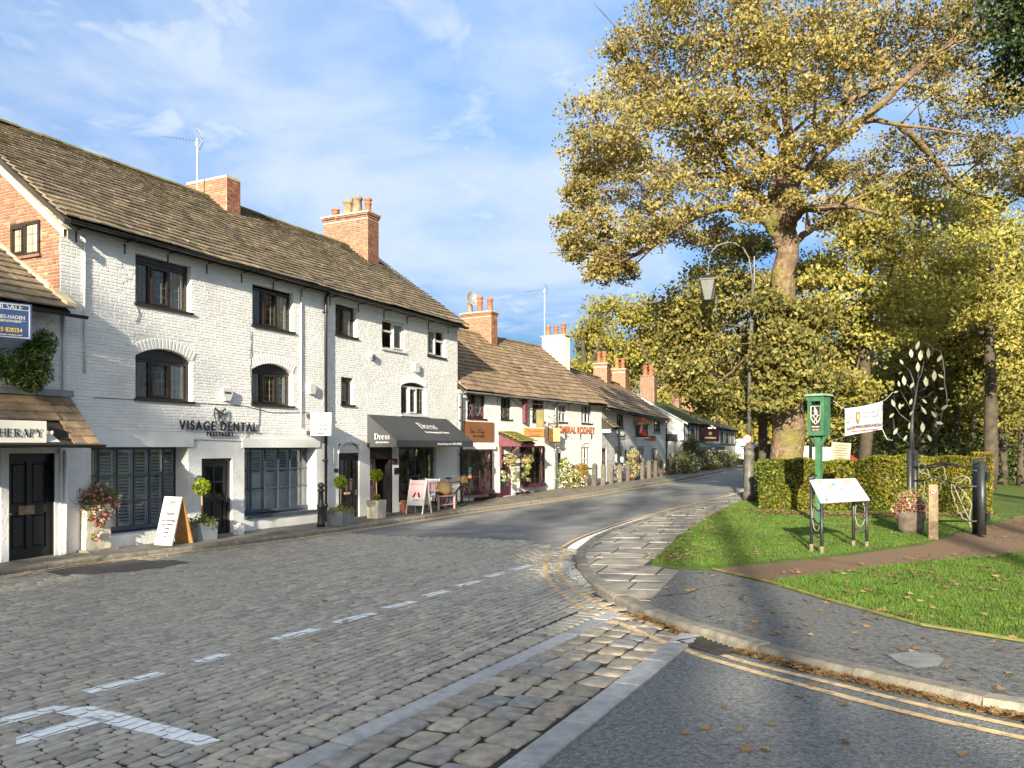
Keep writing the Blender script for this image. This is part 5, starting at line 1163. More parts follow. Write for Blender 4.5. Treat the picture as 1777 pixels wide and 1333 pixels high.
def plum_bow(u, nx, bow, rows, name):
    w = shop_window(u[0]+.02, u[1]-.02, u[2]+.1, u[3]-.03, .0, nx, rows, 'plum paint', parent=b2, bow=bow, fw=.045)
    mb = MB(); f = lambda x: -bow*(1-((x-(u[0]+u[1])/2)/((u[1]-u[0])/2))**2); xs = [u[0]+(u[1]-u[0])*i/10 for i in range(11)]
    for a, b in zip(xs[:-1], xs[1:]): mb.add([(a, f(a)-.07, u[2]), (b, f(b)-.07, u[2]), (b, .1, u[2]), (a, .1, u[2]), (a, f(a)-.07, u[2]+.09), (b, f(b)-.07, u[2]+.09), (b, .1, u[2]+.09), (a, .1, u[2]+.09)], [(0, 3, 2, 1), (4, 5, 6, 7), (0, 1, 5, 4)])
    mb.build('window_ledge', MATS['plum paint'], w); return w
wp = plum_bow(p1_, 5, .30, [0, .36, .68, 1], 'a'); wq = plum_bow(p2_, 5, .24, [0, .36, .68, 1], 'b')
MB().box(p1_[0]-.05, p1_[1]+.15, -.10, .0, p1_[3]+.003, p1_[3]+.16).build('lintel', MATS['white painted render'], b2)
# goods standing in the shop windows
def goods(u, items, y=.12):
    for (fx, w_, fz, h_, m_, nm, lb, ct) in items:
        x = u[0]+(u[1]-u[0])*fx; z = u[2]+.12+(u[3]-u[2])*fz; t = thing(nm, lb, ct, F2.w(x, y, z), F2.rot)
        MB().prism([(-w_/2, 0), (w_/2, 0), (w_*.46, h_), (-w_*.46, h_)], -.08, .08).build('pack', MATS[m_], t); MB().box(-w_*.3, w_*.3, -.084, -.0801, h_*.3, h_*.6).build('pack_label', MATS['white gloss paint'], t)
goods(p1_, [(.10, .24, 0, .34, 'magenta packaging', 'gift_bag', 'magenta topped gift bag at the left end of the brown signed shop window', 'gift bag'), (.38, .30, 0, .42, 'grey cloth', 'cushion', 'grey cushion standing in the middle of the brown signed shop window', 'cushion'), (.74, .26, 0, .40, 'magenta packaging', 'gift_box', 'red and pink gift box right of the grey cushion in the shop window', 'gift box')])
goods(p2_, [(.22, .34, 0, .46, 'magenta packaging', 'gift_bag', 'bright pink gift bag in the plum window beside the hanging basket', 'gift bag'), (.62, .26, 0, .38, 'buff stone pot', 'gift_box', 'tan gift box beside the bright pink gift bag', 'gift box')])
for fx, fz, m_ in ((.16, .55, 'teal sticker'), (.16, .42, 'orange sign board')):
    x = p1_[0]+(p1_[1]-p1_[0])*fx; z = p1_[2]+(p1_[3]-p1_[2])*fz; MB().box(x-.09, x+.09, -.20, -.195, z-.08, z+.10).build('window_sticker', MATS[m_], wp)
# doors
def slim_door(u, m, y, parent, glaze=(2, 3)):
    fm = MB(); a, b, c, d = u; fm.box(a, a+.06, y-.04, y+.05, c, d); fm.box(b-.06, b, y-.04, y+.05, c, d); fm.box(a+.06, b-.06, y-.04, y+.05, d-.07, d); fm.build('door_frame', MATS[m], parent)
    mb = MB(); a, b, d = a+.063, b-.063, d-.073; zm = c+.32
    for bx in ((a, a+.08, c, d), (b-.08, b, c, d), (a+.08, b-.08, d-.1, d), (a+.08, b-.08, c, zm)): mb.box(bx[0], bx[1], y, y+.04, bx[2], bx[3])
    nx, nz = glaze
    for i in range(1, nx): x = a+.08+(b-a-.16)*i/nx; mb.box(x-.012, x+.012, y+.004, y+.036, zm, d-.1)
    for i in range(1, nz): z = zm+(d-.1-zm)*i/nz; mb.box(a+.08, b-.08, y+.005, y+.035, z-.012, z+.012)
    dr = mb.build('door', MATS[m], parent); MB().face((a+.08, y+.02, zm), (b-.08, y+.02, zm), (b-.08, y+.02, d-.1), (a+.08, y+.02, d-.1)).build('door_pane', GLASS_M, dr)
    MB().box(a+.1, b-.1, y-.012, y, zm+.55, zm+.59).build('letter_plate', MATS['galvanised steel'], dr)
slim_door(q1, 'plum paint', .06, b2); slim_door(q2, 'white gloss paint', .06, b2, (1, 2))
x_ = q2[0]-.10; MB().prism(arc((q2[0]+q2[1])/2, q2[3]+.03, (q2[1]-q2[0])/2+.1, .22, 180, 0)[::-1], -.05, 0).build('door_hood', MATS['white painted render'], b2)
# porch hood with mossy slates
ph = thing('porch_hood', 'plum boarded porch hood with bright moss on its slates', 'porch hood', F2.w(F2.ux(865), -.012, 0), F2.rot); pw = F2.ux(921, -.9)-F2.ux(865)+.1; za, zb2 = F2.uz(866, 752), F2.uz(889, 768, -.9); pd = .95
for x in (0, pw-.05): MB().add([(x, 0, za), (x, -pd, zb2), (x, -pd, zb2-.14), (x, 0, zb2-.14), (x+.05, 0, za), (x+.05, -pd, zb2), (x+.05, -pd, zb2-.14), (x+.05, 0, zb2-.14)], [(3, 2, 1, 0), (4, 5, 6, 7), (0, 1, 5, 4), (1, 2, 6, 5), (2, 3, 7, 6)]).build('side_board', MATS['faded plum board'], ph)
MB().box(0, pw, -pd-.03, -pd, zb2-.16, zb2-.02).build('front_board', MATS['plum paint'], ph)
for x in (.04, pw-.1): MB().box(x, x+.07, -.09, -.01, zb2-.95, zb2-.14).build('wall_post', MATS['faded plum board'], ph); MB().bar((x+.035, -.06, zb2-.75), (x+.035, -pd+.1, zb2-.15), .06).build('brace', MATS['faded plum board'], ph)
hr = MB().add([(-.04, .0, za+.02), (pw+.04, .0, za+.02), (pw+.04, -pd-.06, zb2), (-.04, -pd-.06, zb2), (-.04, 0, za-.03), (pw+.04, 0, za-.03), (pw+.04, -pd-.06, zb2-.05), (-.04, -pd-.06, zb2-.05)], [(0, 3, 2, 1), (4, 5, 6, 7), (3, 7, 6, 2), (0, 4, 7, 3), (1, 2, 6, 5)]).build('roof', MATS['roof underlay'], ph)
slates(hr, -.06, pw+.06, -pd-.08, zb2+.02, pd+.05, za-zb2+.02, .2, .16, .2, .34, MATS['mossy slate'] if 0 else mat('bright mossy slate', [(.20, .20, .03), (.14, .12, .04), (.24, .22, .03)], .95, .3, 8, .8, 40), single=60)
# hanging baskets of white flowers
def basket(px_, py_, y, label, fr=F2, sc=1., gr='hanging baskets of white flowers'):
    p = fr.w(fr.ux(px_, y), y, fr.uz(px_, py_, y)); t = thing('hanging_basket', label, 'hanging basket', p, 0, gr)
    P = np.vstack([ball((0, 0, 0), .27*sc, 300, .3)]+[ball((random.uniform(-.25, .25)*sc, random.uniform(-.2, .2)*sc, -random.uniform(.25, .85)*sc), .09*sc, 45, .2) for _ in range(11)])
    leaves('trailing_leaves', P, .07, MATS['mixed bedding leaves'], t); leaves('flowers', P[RNG.random(len(P)) < .6]+RNG.normal(0, .03, (1, 3)), .055, MATS['white flowers'], t, kind='stuff')
    MB().lathe((0, 0, -.2*sc), [(.06*sc, 0), (.17*sc, .08*sc), (.22*sc, .2*sc)], 12).build('basket', MATS['wicker'], t, True)
    q = MB()
    for k in range(3): a = 2*PI*k/3; q.tube([(.2*sc*math.cos(a), .2*sc*math.sin(a), 0), (0, 0, .5*sc)], .006, 4)
    q.build('chain', MATS['black painted iron'], t); return t
basket(886, 797, -.8, 'white trailing hanging basket under the left corner of the plum porch hood'); basket(914, 797, -.55, 'white trailing hanging basket in front of the right plum shop window')
# signs of the second house
x0, x1, z0, z1 = r2(804, 764, 855, 732); z0, z1 = F2.uz(804, 766), F2.uz(804, 731); sg = thing('brown_shop_sign', 'brown board with black script reading Lilac Cottage', 'sign', F2.w((x0+x1)/2, -.012, (z0+z1)/2), F2.rot); hw, hh_ = (x1-x0)/2, (z1-z0)/2
MB().box(-hw, hw, -.04, 0, -hh_, hh_).build('board', MATS['brown sign board'], sg)
mb = MB(Matrix.Translation((-hw*.66, -.045, -.05)) @ Matrix.Shear('YZ', 4, (0, 0)) if 0 else Matrix.Translation((-hw*.68, -.045, -.06)))
Lg = lambda pts, w=.05: [(pts, w)]
script = [(0, Lg([(.25, .95), (.18, .6), (.05, .05), (.0, .02), (.3, .06)])), (.38, Lg([(.0, .4), (.03, .02), (.12, .1), (.25, .9), (.3, .95), (.22, .5), (.2, .05), (.3, .1)])), (.72, Lg([(.0, .4), (.0, .08), (.06, .02), (.16, .2), (.3, .4), (.2, .42), (.12, .2), (.2, .02), (.3, .35), (.28, .05), (.38, .1)])), (1.14, Lg([(.3, .35), (.2, .42), (.06, .25), (.08, .04), (.2, .0), (.36, .15)])),
          (1.8, Lg([(.5, .8), (.42, .95), (.22, .9), (.02, .5), (.05, .1), (.22, 0), (.42, .15)])), (2.28, Lg([(.2, .4), (.05, .35), (.02, .1), (.14, 0), (.26, .2), (.2, .4), (.4, .38)])), (2.62, Lg([(.18, .85), (.1, .3), (.12, .03), (.24, .1)])+Lg([(-.05, .55), (.5, .6)])), (2.86, Lg([(.15, .85), (.08, .3), (.12, .02), (.24, .1)])), (3.14, Lg([(.25, .38), (.1, .4), (.0, .2), (.06, .02), (.2, .2), (.26, .4), (.24, .05), (.36, .1)])), (3.5, Lg([(.26, .36), (.1, .4), (.02, .2), (.1, .05), (.24, .3), (.26, .4), (.2, -.4), (.05, -.75), (-.15, -.7), (.1, -.2), (.4, .1)])), (3.92, Lg([(.05, .2), (.25, .28), (.2, .42), (.05, .3), (.08, .04), (.25, .05), (.4, .2)]))]
strokes(mb, script, .31*hw*2/1.6*.62, y=0); mb.build('lettering', MATS['black gloss paint'], sg)
text(sg, 'GIFTS & INTERIORS', .09, -.05, -hh_*.55, MATS['black gloss paint'], y=-.044, ex=.002)
x0, x1, z0, z1 = r2(907, 759, 943, 742); z0, z1 = F2.uz(907, 757), F2.uz(907, 743); so = thing('orange_wall_board', 'long orange board fixed flat to the wall over the right plum shop window', 'sign', F2.w((x0+x1)/2, -.024, (z0+z1)/2), F2.rot); hw, hh_ = (x1-x0)/2, (z1-z0)/2
MB().box(-hw, hw, -.03, 0, -hh_, hh_).build('board', MATS['orange sign board'], so); text(so, 'THE OLD SADDLERY', .13, 0, .02, mat('brown print', (.30, .12, .05), .6, .1), y=-.034, ex=.002); text(so, 'ARTS AND CRAFTS', .10, 0, -.14, MATS['brown print'], y=-.034, ex=.002)
so = thing('orange_hanging_board', 'square orange board hung from an iron arm in front of the grey downpipe', 'sign', F2.w(F2.ux(951), -.01, 0), F2.rot); z0, z1 = F2.uz(951, 766), F2.uz(951, 743); TQ = Matrix.Rotation(R(-72), 4, 'Z')
MB(TQ).box(.03, .50, -.02, .02, z0, z1).build('board', MATS['orange sign board'], so)
mb = MB(TQ); mb.tube([(0, 0, z1+.18), (.76, 0, z1+.18)], .018, 6); mb.tube([(.2, 0, z1), (.2, 0, z1+.18)], .01, 5); mb.tube([(.55, 0, z1), (.55, 0, z1+.18)], .01, 5); mb.tube([(0, 0, z1+.18), (.0, 0, z1-.5)], .016, 6); mb.tube([(.0, 0, z1+.5), (.6, 0, z1+.2)], .010, 5); mb.build('arm', MATS['black painted iron'], so)
for k, s_ in enumerate(('OPEN', 'GALLERY', 'TEA ROOM')): text(so, s_, .085, 0, 0, MATS['brown print'], M=TQ @ Matrix.Translation((.265, -.024, z1-.25-.22*k)) @ Matrix.Rotation(PI/2, 4, 'X'), ex=.002)
x = F2.ux(907); z0, z1 = F2.uz(907, 734), F2.uz(907, 689); sp2 = thing('iron_sign_bracket', 'plum timber post with iron stays holding a small olive lantern plate', 'sign bracket', F2.w(x, -.01, 0), F2.rot)
MB().box(-.09, .09, -.16, -.02, z0, z1).build('post', MATS['faded plum board'], sp2); mb = MB()
for a in (-.9, .0): mb.tube([(0, -.09, z1-.25), (a, -.02 if a else -1.1, z1+.1 if a else z1-.35)], .012, 5); mb.tube([(0, -.09, z0+.5), (a, -.02 if a else -1.1, z0+.9 if a else z0+.55)], .012, 5)
mb.build('stay', MATS['black painted iron'], sp2); MB().box(-.02, .02, -.95, -.62, z0-.2, z0+.5).build('plate', mat('olive plate', (.16, .14, .06), .5, .2), sp2)
text(b2, 'ADMIRAL RODNEY', .42, (F2.ux(972)+F2.ux(1023))/2, F2.uz(972, 751), MATS['orange red lettering'], y=-.03, sx=1.02, ex=.01, off=.008, space=1.03)
for px_ in (981, 1007, 1028-2): x, z = F2.ux(px_), F2.uz(px_, 757); MB().prism([(x, z-.16), (x+.045, z), (x, z+.16), (x-.045, z)], -.03, 0).build('wall_tie', MATS['black painted iron'], b2)
downpipe(b2, F2.ux(961), gl(F2.ux(961)), H2-.15, m='galvanised steel', y=-.09); downpipe(b2, F2.ux(797)+.0, .05, H2-.1, m='black painted iron', y=-.1)
# roof of the second house
rf2 = roof_body(b2, .05, L2+.1, -.26, H2-.06, W2, RZ2, 2*W2, H2)
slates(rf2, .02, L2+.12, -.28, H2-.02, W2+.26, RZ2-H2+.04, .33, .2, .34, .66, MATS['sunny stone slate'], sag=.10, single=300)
ridge_tiles(rf2, .05, L2+.1, W2, RZ2+.05, sag=.05, step=.55)
gutter(b2, -.05, L2*.82, -.33, H2-.09, m='slate blue frame paint' if 0 else 'lead', brackets=5)
MB().box(0, L2, -.05, 0, H2-.14, H2-.05).build('fascia', MATS['white gloss paint'], b2)
RBm = MATS['weathered brick']
cq = chim_px(F2, 801, 852, 863, W2-.7); xc3 = cq[0]; chimney(b2, *cq, RZ2-.9, F2.uz(852, 541, W2-.7), None, 'stuff', brickm=mat('orange brick', [(.26, .095, .055), (.30, .125, .07), (.21, .08, .05), (.29, .16, .095)], .85, .25, 9, .3, 60), pots=[(xc3+.3, cq[3]-.25, .13, .55, 'buff stone pot', 'sq'), (xc3+.3, (cq[2]+cq[3])/2, .13, .72, 'terracotta', 'rd'), (xc3+.3, cq[2]+.25, .14, .6, 'terracotta', 'sq')])
sd = F2.w(xc3+.2, W2+.45, F2.uz(812, 512, W2)); d_ = thing('satellite_dish', 'grey satellite dish above the brick stack beside the tall white house', 'satellite dish', sd, R(40)); mb = MB(Matrix.Rotation(R(78), 4, 'X')); mb.lathe((0, 0, 0), [(.02, .0), (.15, .02), (.26, .06), (.33, .12), (.34, .12), (.26, .05), (.15, .01), (0.02, -.012)], 20, cap=False); mb.build('dish', MATS['lead'], d_, True); MB().tube([(0, 0, -.45), (0, 0, 0)], .02, 6).build('mast', MATS['galvanised steel'], d_); MB().tube([(0, -.02, -.2), (.0, -.4, .0)], .012, 5).build('arm', MATS['galvanised steel'], d_)
cq = chim_px(F2, 941, 980, 989, W2-.9); xw = cq[0]; ym = (cq[2]+cq[3])/2; zw = F2.uz(980, 582, W2-.9); wc = chimney(b2, *cq, RZ2-2.2, zw, None, None, mortar=mat('cream rendered stack', (.76, .70, .58), .85, .08, 2, .3, 30), cap=True, pots=[(xw+.3, ym+.45, .13, .55, 'terracotta', 'sq'), (xw+.3, ym, .12, .5, 'terracotta', 'rd'), (xw+.3, ym-.42, .13, .58, 'terracotta', 'rd')])
p = F2.w(xw+.2, ym+.62, zw); aerial('slender television aerial standing on the cream chimney stack', 'tv_aerial', p, F2.uz(952, 498, W2)-zw, R(150), 1.3)
# ================================================================ the pub
e2 = F2.w(L2, 0, 0); F3 = Frame((e2.x+.02, e2.y+.04, -.2), R(20.2)); L3 = F3.ux(1155); H3 = F3.uz(1050, 708); W3 = 3.1; RZ3 = H3+2.35
b3 = thing('white_pub', 'white pub under a long stone slate roof with orange lettering and hanging sign', 'pub', F3.o, F3.rot); r3 = lambda *p: F3.rect(*p)
us = [r3(1070, 717, 1082, 742), r3(1134, 729, 1146, 750)]; ls = [r3(1067, 774, 1081, 804), r3(1106, 775, 1118, 803), r3(1130, 778, 1141, 802)]; dq = r3(1092, 775, 1102, 822); dq = (dq[0], dq[1], .15, dq[3]); de = r3(1044.5, 778, 1052, 830); de = (de[0], de[1], .15, de[3])
mb = MB(); wall_mesh(mb, 0, L3, -.4, H3, [(*u, .08) for u in us+ls]+[(*dq, .12), (*de, .12)])
for x in (0, L3):
    pts = [(x, 0, -.4), (x, 2*W3, -.4), (x, 2*W3, H3), (x, W3, RZ3-.1), (x, 0, H3)]; mb.face(*(pts if x else pts[::-1]))
mb.face((0, 1.5, -.4), (L3, 1.5, -.4), (L3, 1.5, H3), (0, 1.5, H3)); w3 = mb.build('wall', MATS['white painted render'], b3)
lay_bricks(brick_spans(0, L3, 1.2, H3-.1, us+ls+[dq, de], L=.3, H=.1), w3, MATS['white painted brick'], -.008, 0, single=0)
for u in us+ls: window(b3, *u, 'white gloss paint' if u in ls else 'dark brown frame', lights=3, rev=.04, lead=(1, 3) if u in us else None, sill='black gloss paint', casement=(), curtain=(0, 2), fw=.07)
slim_door(dq, 'greyframe' if 0 else 'white gloss paint', .06, b3, (2, 2)); slim_door(de, 'plum paint', .06, b3, (2, 4))
rf3 = roof_body(b3, -.02, L3+.25, -.3, H3-.06, W3, RZ3, 2*W3, H3)
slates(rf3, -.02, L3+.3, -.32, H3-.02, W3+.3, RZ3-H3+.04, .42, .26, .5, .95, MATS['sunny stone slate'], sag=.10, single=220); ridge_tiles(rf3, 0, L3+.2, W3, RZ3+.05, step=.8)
gutter(b3, 0, L3+.35, -.38, H3-.10); downpipe(b3, L3-.15, .1, H3-.15)
text(b3, 'ADMIRAL RODNEY', .42, (F3.ux(1109)+F3.ux(1143))/2+.2, F3.uz(1120, 764), MATS['orange red lettering'], y=-.03, sx=1.0, ex=.01, off=.008)
a_, b_, c_, d_ = r3(1069, 751, 1084, 761); MB().box(a_, b_, -.04, 0, c_, d_).build('name_plate', MATS['white gloss paint'], b3); MB().box(a_+.08, b_-.08, -.045, -.04, c_+.08, d_-.08).build('name_plate_field', MATS['black gloss paint'], b3); text(b3, 'WINDSOR', .3, (a_+b_)/2, c_+.14, MATS['white gloss paint'], y=-.05, sx=.9, ex=.003)
a_, b_, c_, d_ = r3(1084.5, 781, 1088.5, 797); MB().box(a_, b_, -.05, 0, c_, d_).build('menu_case', MATS['black painted iron'], b3); MB().box(a_+.08, b_-.08, -.054, -.05, c_+.08, d_-.08).build('menu', MATS['white gloss paint'], b3)
x = F3.ux(1099); z0, z1 = F3.uz(1100, 759), F3.uz(1100, 732); ps = thing('pub_sign', 'pub sign with a red roofed frame and a red coated figure, on an iron arm', 'sign', F3.w(x, -.01, 0), F3.rot); TP = Matrix.Rotation(R(-66), 4, 'Z') @ Matrix.Diagonal((.78, 1, 1, 1))
MB(TP).box(.15, 1.05, -.05, .05, z0, z1-.15).build('board', MATS['dark green paint'], ps); MB(TP).box(.12, 1.08, -.06, .06, z0-.08, z0-.001).build('lower_rail', MATS['white gloss paint'], ps)
MB(TP).prism([(.0, z1-.2), (.05, z1-.2), (.6, z1+.05), (1.15, z1-.2), (1.2, z1-.2), (1.2, z1-.05), (.6, z1+.25), (0, z1-.05)], -.14, .14).build('sign_roof', mat('rusty red sign roof', (.42, .11, .04), .6, .2, 6), ps)
mb = MB(TP); mb.prism([(.35, z0+.25), (.75, z0+.06), (.95, z0+.12), (.72, z0+.5), (.66, z0+.72), (.45, z0+.72), (.42, z0+.5)], -.062, -.05); mb.build('coat', MATS['red paint'], ps)
mb = MB(TP); mb.prism([(.5, z0+.72), (.64, z0+.72), (.68, z0+.86), (.6, z0+.95), (.5, z0+.9)], -.062, -.05); mb.build('face', MATS['mannequin'], ps)
MB(TP).prism([(.42, z0+.93), (.8, z0+.90), (.66, z0+1.06), (.5, z0+1.04)], -.064, -.05).build('hat', MATS['white gloss paint'], ps)
MB(TP).prism([(.42, z0+.28), (.52, z0+.24), (.64, z0+.68), (.56, z0+.70)], -.066, -.0625).build('sash', MATS['white gloss paint'], ps)
mb = MB(TP); mb.tube([(0, 0, z1+.32), (1.2, 0, z1+.32)], .025, 6); mb.tube([(.6, 0, z1+.2), (.6, 0, z1+.32)], .02, 5); mb.build('arm', MATS['black painted iron'], ps)
pt = thing('corner_lean_to', 'small slated lean-to roof with a black drain pipe between cottage and pub', 'lean-to', F3.w(.0, -.012, 0), F3.rot); z0, z1 = F3.uz(1050, 743), F3.uz(1046, 727); 
hr = MB().add([(-.05, 0, z1), (1.35, 0, z1), (1.35, -.55, z0), (-.05, -.55, z0), (-.05, 0, z0-.06), (1.35, 0, z0-.06), (1.35, -.55, z0-.06), (-.05, -.55, z0-.06)], [(0, 3, 2, 1), (4, 5, 6, 7), (3, 7, 6, 2), (0, 4, 7, 3), (1, 2, 6, 5)]).build('roof', MATS['roof underlay'], pt)
slates(hr, -.06, 1.38, -.57, z0+.01, .57, z1-z0, .2, .2, .3, .5, MATS['stone roof slate'], single=30); MB().box(0, 1.3, -.42, 0, z0-.22, z0-.065).build('side_wall', MATS['white painted render'], pt); MB().tube([(1.2, -.57, z0-.1), (1.2, -.57, .9), (.95, -.3, .7)], .05, 6).build('drain_pipe', MATS['black gloss paint'], pt, True)
basket(1099, 788, -.9, 'round hanging basket by the pub door below the red roofed sign', F3, 1.25)
# pub chimneys
for (pl, pc, pr_, pt_, lb) in ((1030, 1053, 1060, 631, 0), (1062, 1085, 1092, 641, 1)):
    cq = chim_px(F3, pl, pc, pr_, W3-.5); x = cq[0]; zt3 = F3.uz(pc, pt_, W3-.5); chimney(b3, *cq, RZ3-1.3, zt3, None, 'stuff', brickm=MATS['orange brick'], pots=[(x+.4, cq[3]-.25, .14, .75, 'terracotta', 'sq' if lb == 0 else 'rd'), (x+.4, cq[2]+.25, .14, .75, 'terracotta', 'rd')])
# ================================================================ mossy cottage, half-timbered cottage and the white end gable
def far_cottage(name, label, ox, oy, ang, L, H, Wd, rise, slm, gable_x=True, timber=True, single=120):
    fr = Frame((ox, oy, -.15), R(ang)); b = thing(name, label, 'house', fr.o, fr.rot); rz = H+rise
    mb = MB()
    wall_mesh(mb, 0, L, -.3, H, [])
    for x in (0, L):
        pts = [(x, 0, -.3), (x, 2*Wd, -.3), (x, 2*Wd, H), (x, Wd, rz-.06), (x, 0, H)]; mb.face(*(pts if x else pts[::-1]))
    w = mb.build('wall', MATS['white painted render'], b)
    TGx = Matrix.Rotation(-PI/2, 4, 'Z'); lay_bricks(brick_spans(-Wd*1.8, 0, .3, rz, [], L=.45, H=.15, top=lambda x: H+rise*min(-x, 2*Wd+x)/Wd), w, MATS['white painted brick'], -.008, 0, single=0, T=TGx)
    rf = roof_body(b, .08, L+.1, -.3, H-.06, Wd, rz, 2*Wd, H); slates(rf, .05, L+.15, -.32, H-.02, Wd+.3, rise+.04, .42, .3, .5, .9, slm, single=single); 
    vb = MB(); vb.add([(-.06, -.3, H-.12), (-.06, Wd, rz+.0), (.12, Wd, rz+.0), (.12, -.3, H-.12), (-.06, -.3, H+.0), (-.06, Wd, rz+.14), (.12, Wd, rz+.14), (.12, -.3, H+.0)], [(4, 7, 6, 5), (0, 4, 5, 1), (2, 6, 7, 3), (0, 3, 7, 4)]); vb.build('verge', MATS['white painted render'], b)
    if timber:
        n = int(L/1.25)
        for i in range(n+1): x = .1+(L-.3)*i/n; MB().box(x, x+.2, -.03, 0, 2.0, H-.12).build('timber_post', MATS['black half timber'], b)
        for z in (1.95, H-.12): MB().box(0, L, -.032, 0, z, z+.16).build('timber_rail', MATS['black half timber'], b)
    return fr, b, rz, rf
X4 = lambda px_, D: ((px_-CX)/FPX*D, D)
F4, b4, RZ4, rf4 = far_cottage('mossy_cottage', 'small half-timbered cottage with a dark green mossy roof and white gable', *X4(1186, 57.8), 25, 8.6, 3.55, 3.1, 1.75, MATS['mossy slate'])
F5, b5, RZ5, rf5 = far_cottage('half_timbered_cottage', 'farther half-timbered cottage whose dark roof runs in under the sycamore leaves', *X4(1236, 68.5), 23.5, 13.5, 3.45, 3.2, 1.7, mat('dark slate', [(.06, .06, .04), (.09, .085, .055), (.05, .05, .045)], .9, .3, 6, .4, 30))
for fr, b, xs, zr_ in ((F4, b4, [(2.2, 3.3), (5.2, 6.2)], (2.15, 3.2)), (F5, b5, [(2.0, 2.8), (4.6, 5.5), (7.6, 8.5), (10.6, 11.4)], (2.1, 3.1))):
    for a, c in xs: window(b, a, c, *zr_, 'dark brown frame', lights=2, rev=-.07, lead=(2, 3), sill='black gloss paint', casement=())
for a, c in ((1.0, 2.6), (5.0, 6.6), (7.0, 8.4)): window(b4, a, c, .5, 1.6, 'white gloss paint', lights=3, rev=-.07, lead=None, sill='black gloss paint', casement=())
MB().prism([(3.2, 0), (4.1, 0), (4.1, 1.75), (3.2, 1.75)], -.02, .0).build('door', MATS['black gloss paint'], b4)
for a, c in ((.8, 2.0), (6.5, 7.6), (9.5, 10.8)): window(b5, a, c, .6, 1.6, 'white gloss paint', lights=2, rev=-.07, lead=None, sill='black gloss paint', casement=())
for (lb, a, c, m_) in (('long grey canopy over the shop front of the mossy cottage', -1.3, 3.4, mat('grey canopy', (.17, .165, .155), .8, .15, 3)), ('dark green canopy at the far end of the mossy cottage', 4.6, 8.8, MATS['dark green paint'])):
    t = thing('shop_canopy', lb, 'canopy', F4.w(a, -.035, 0), F4.rot); w_ = c-a; MB().add([(0, 0, 2.3), (w_, 0, 2.3), (w_, -1.3, 1.85), (0, -1.3, 1.85), (0, 0, 2.24), (w_, 0, 2.24), (w_, -1.3, 1.79), (0, -1.3, 1.79)], [(0, 3, 2, 1), (4, 5, 6, 7), (0, 1, 5, 4), (2, 3, 7, 6), (0, 4, 7, 3), (1, 2, 6, 5)]).build('canopy', m_, t); MB().box(0, w_, -1.32, -1.3, 1.58, 1.85).build('valance', m_, t)
    for x in (.1, w_-.1): MB().tube([(x, -1.2, 1.8), (x, -.02, 1.5)], .025, 5).build('strut', MATS['black painted iron'], t)
tw = thing('lantern_lean_to', 'small black slated lean-to roof on the white gable of the mossy cottage', 'lean-to', F4.w(-.03, .4, 0), F4.rot); hr = MB().add([(0, 0, 2.75), (0, 2.4, 2.75), (-1.0, 2.4, 2.35), (-1.0, -.0, 2.35), (0, 0, 2.25), (0, 2.4, 2.25), (-1.0, 2.4, 2.25), (-1.0, 0, 2.25)], [(0, 1, 2, 3), (7, 6, 5, 4), (2, 6, 7, 3), (0, 3, 7, 4), (1, 5, 6, 2)]).build('roof', MATS['black half timber'], tw); MB().box(-.9, -.05, .1, 2.3, -.2, 2.24).build('side_wall', MATS['white painted render'], tw)
x, y = X4(1222, 60); sg = thing('plum_hanging_sign', 'dark plum sign board hung on the half-timbered front of the mossy cottage', 'sign', F4.w(5.6, -.01, 2.25), F4.rot); TP = Matrix.Rotation(R(-62), 4, 'Z'); MB(TP).box(.1, 1.5, -.04, .04, -.0, 1.0).build('board', mat('deep plum board', (.07, .02, .035), .4, .1), sg); MB(TP).prism(arc(.8, .62, .14, .14, 0, 360, 9)[:-1][::-1], -.046, -.04).build('emblem', MATS['gold lettering'], sg); MB(TP).box(.35, 1.25, -.046, -.04, .22, .34).build('lettering', MATS['gold lettering'], sg); MB(TP).tube([(0, 0, 1.12), (1.6, 0, 1.12)], .03, 5).build('arm', MATS['black painted iron'], sg)
for (fr, b, cols, W_, zt4, m_, fl) in ((F4, b4, (1111, 1135, 1140), 3.0, 652, RBm, 1), (F4, b4, (1166, 1178, 1181), 3.0, 676, RBm, 0), (F5, b5, (1184, 1201, 1207), 3.1, 686, MATS['orange brick'], 0)):
    cq = chim_px(fr, *cols, W_-.6); x = cq[0]; zc4 = fr.uz(cols[1], zt4, W_-.6); hgt = RZ4 if fr is F4 else RZ5
    chimney(b, *cq, hgt-1.9, zc4, None, 'stuff', brickm=mat('dark brick', [(.16, .08, .055), (.21, .10, .065), (.12, .07, .05)], .9, .3, 8) if fl else m_, pots=[(x+.3, cq[2]+.3, .2, .75, 'terracotta', 'rd')]+([(x+.3, cq[3]-.3, .2, .75, 'terracotta', 'sq')] if fl else []), corbel=False)
ex, ey = X4(1279, 84); Fe = Frame((ex, ey, -.1), R(80)); be = thing('white_end_gable', 'plain white rounded garden gable at the bend of the street', 'wall', Fe.o, Fe.rot); MB().prism([(0, -.3), (1.55, -.3), (1.55, 2.05), (1.35, 2.45), (.9, 2.6), (.45, 2.55), (.1, 2.3), (0, 2.0)], 0, 1.2).build('wall', MATS['white painted render'], be); MB().box(.5, 1.1, -.02, 0, 1.55, 1.65).build('plaque', MATS['grey print'], be)
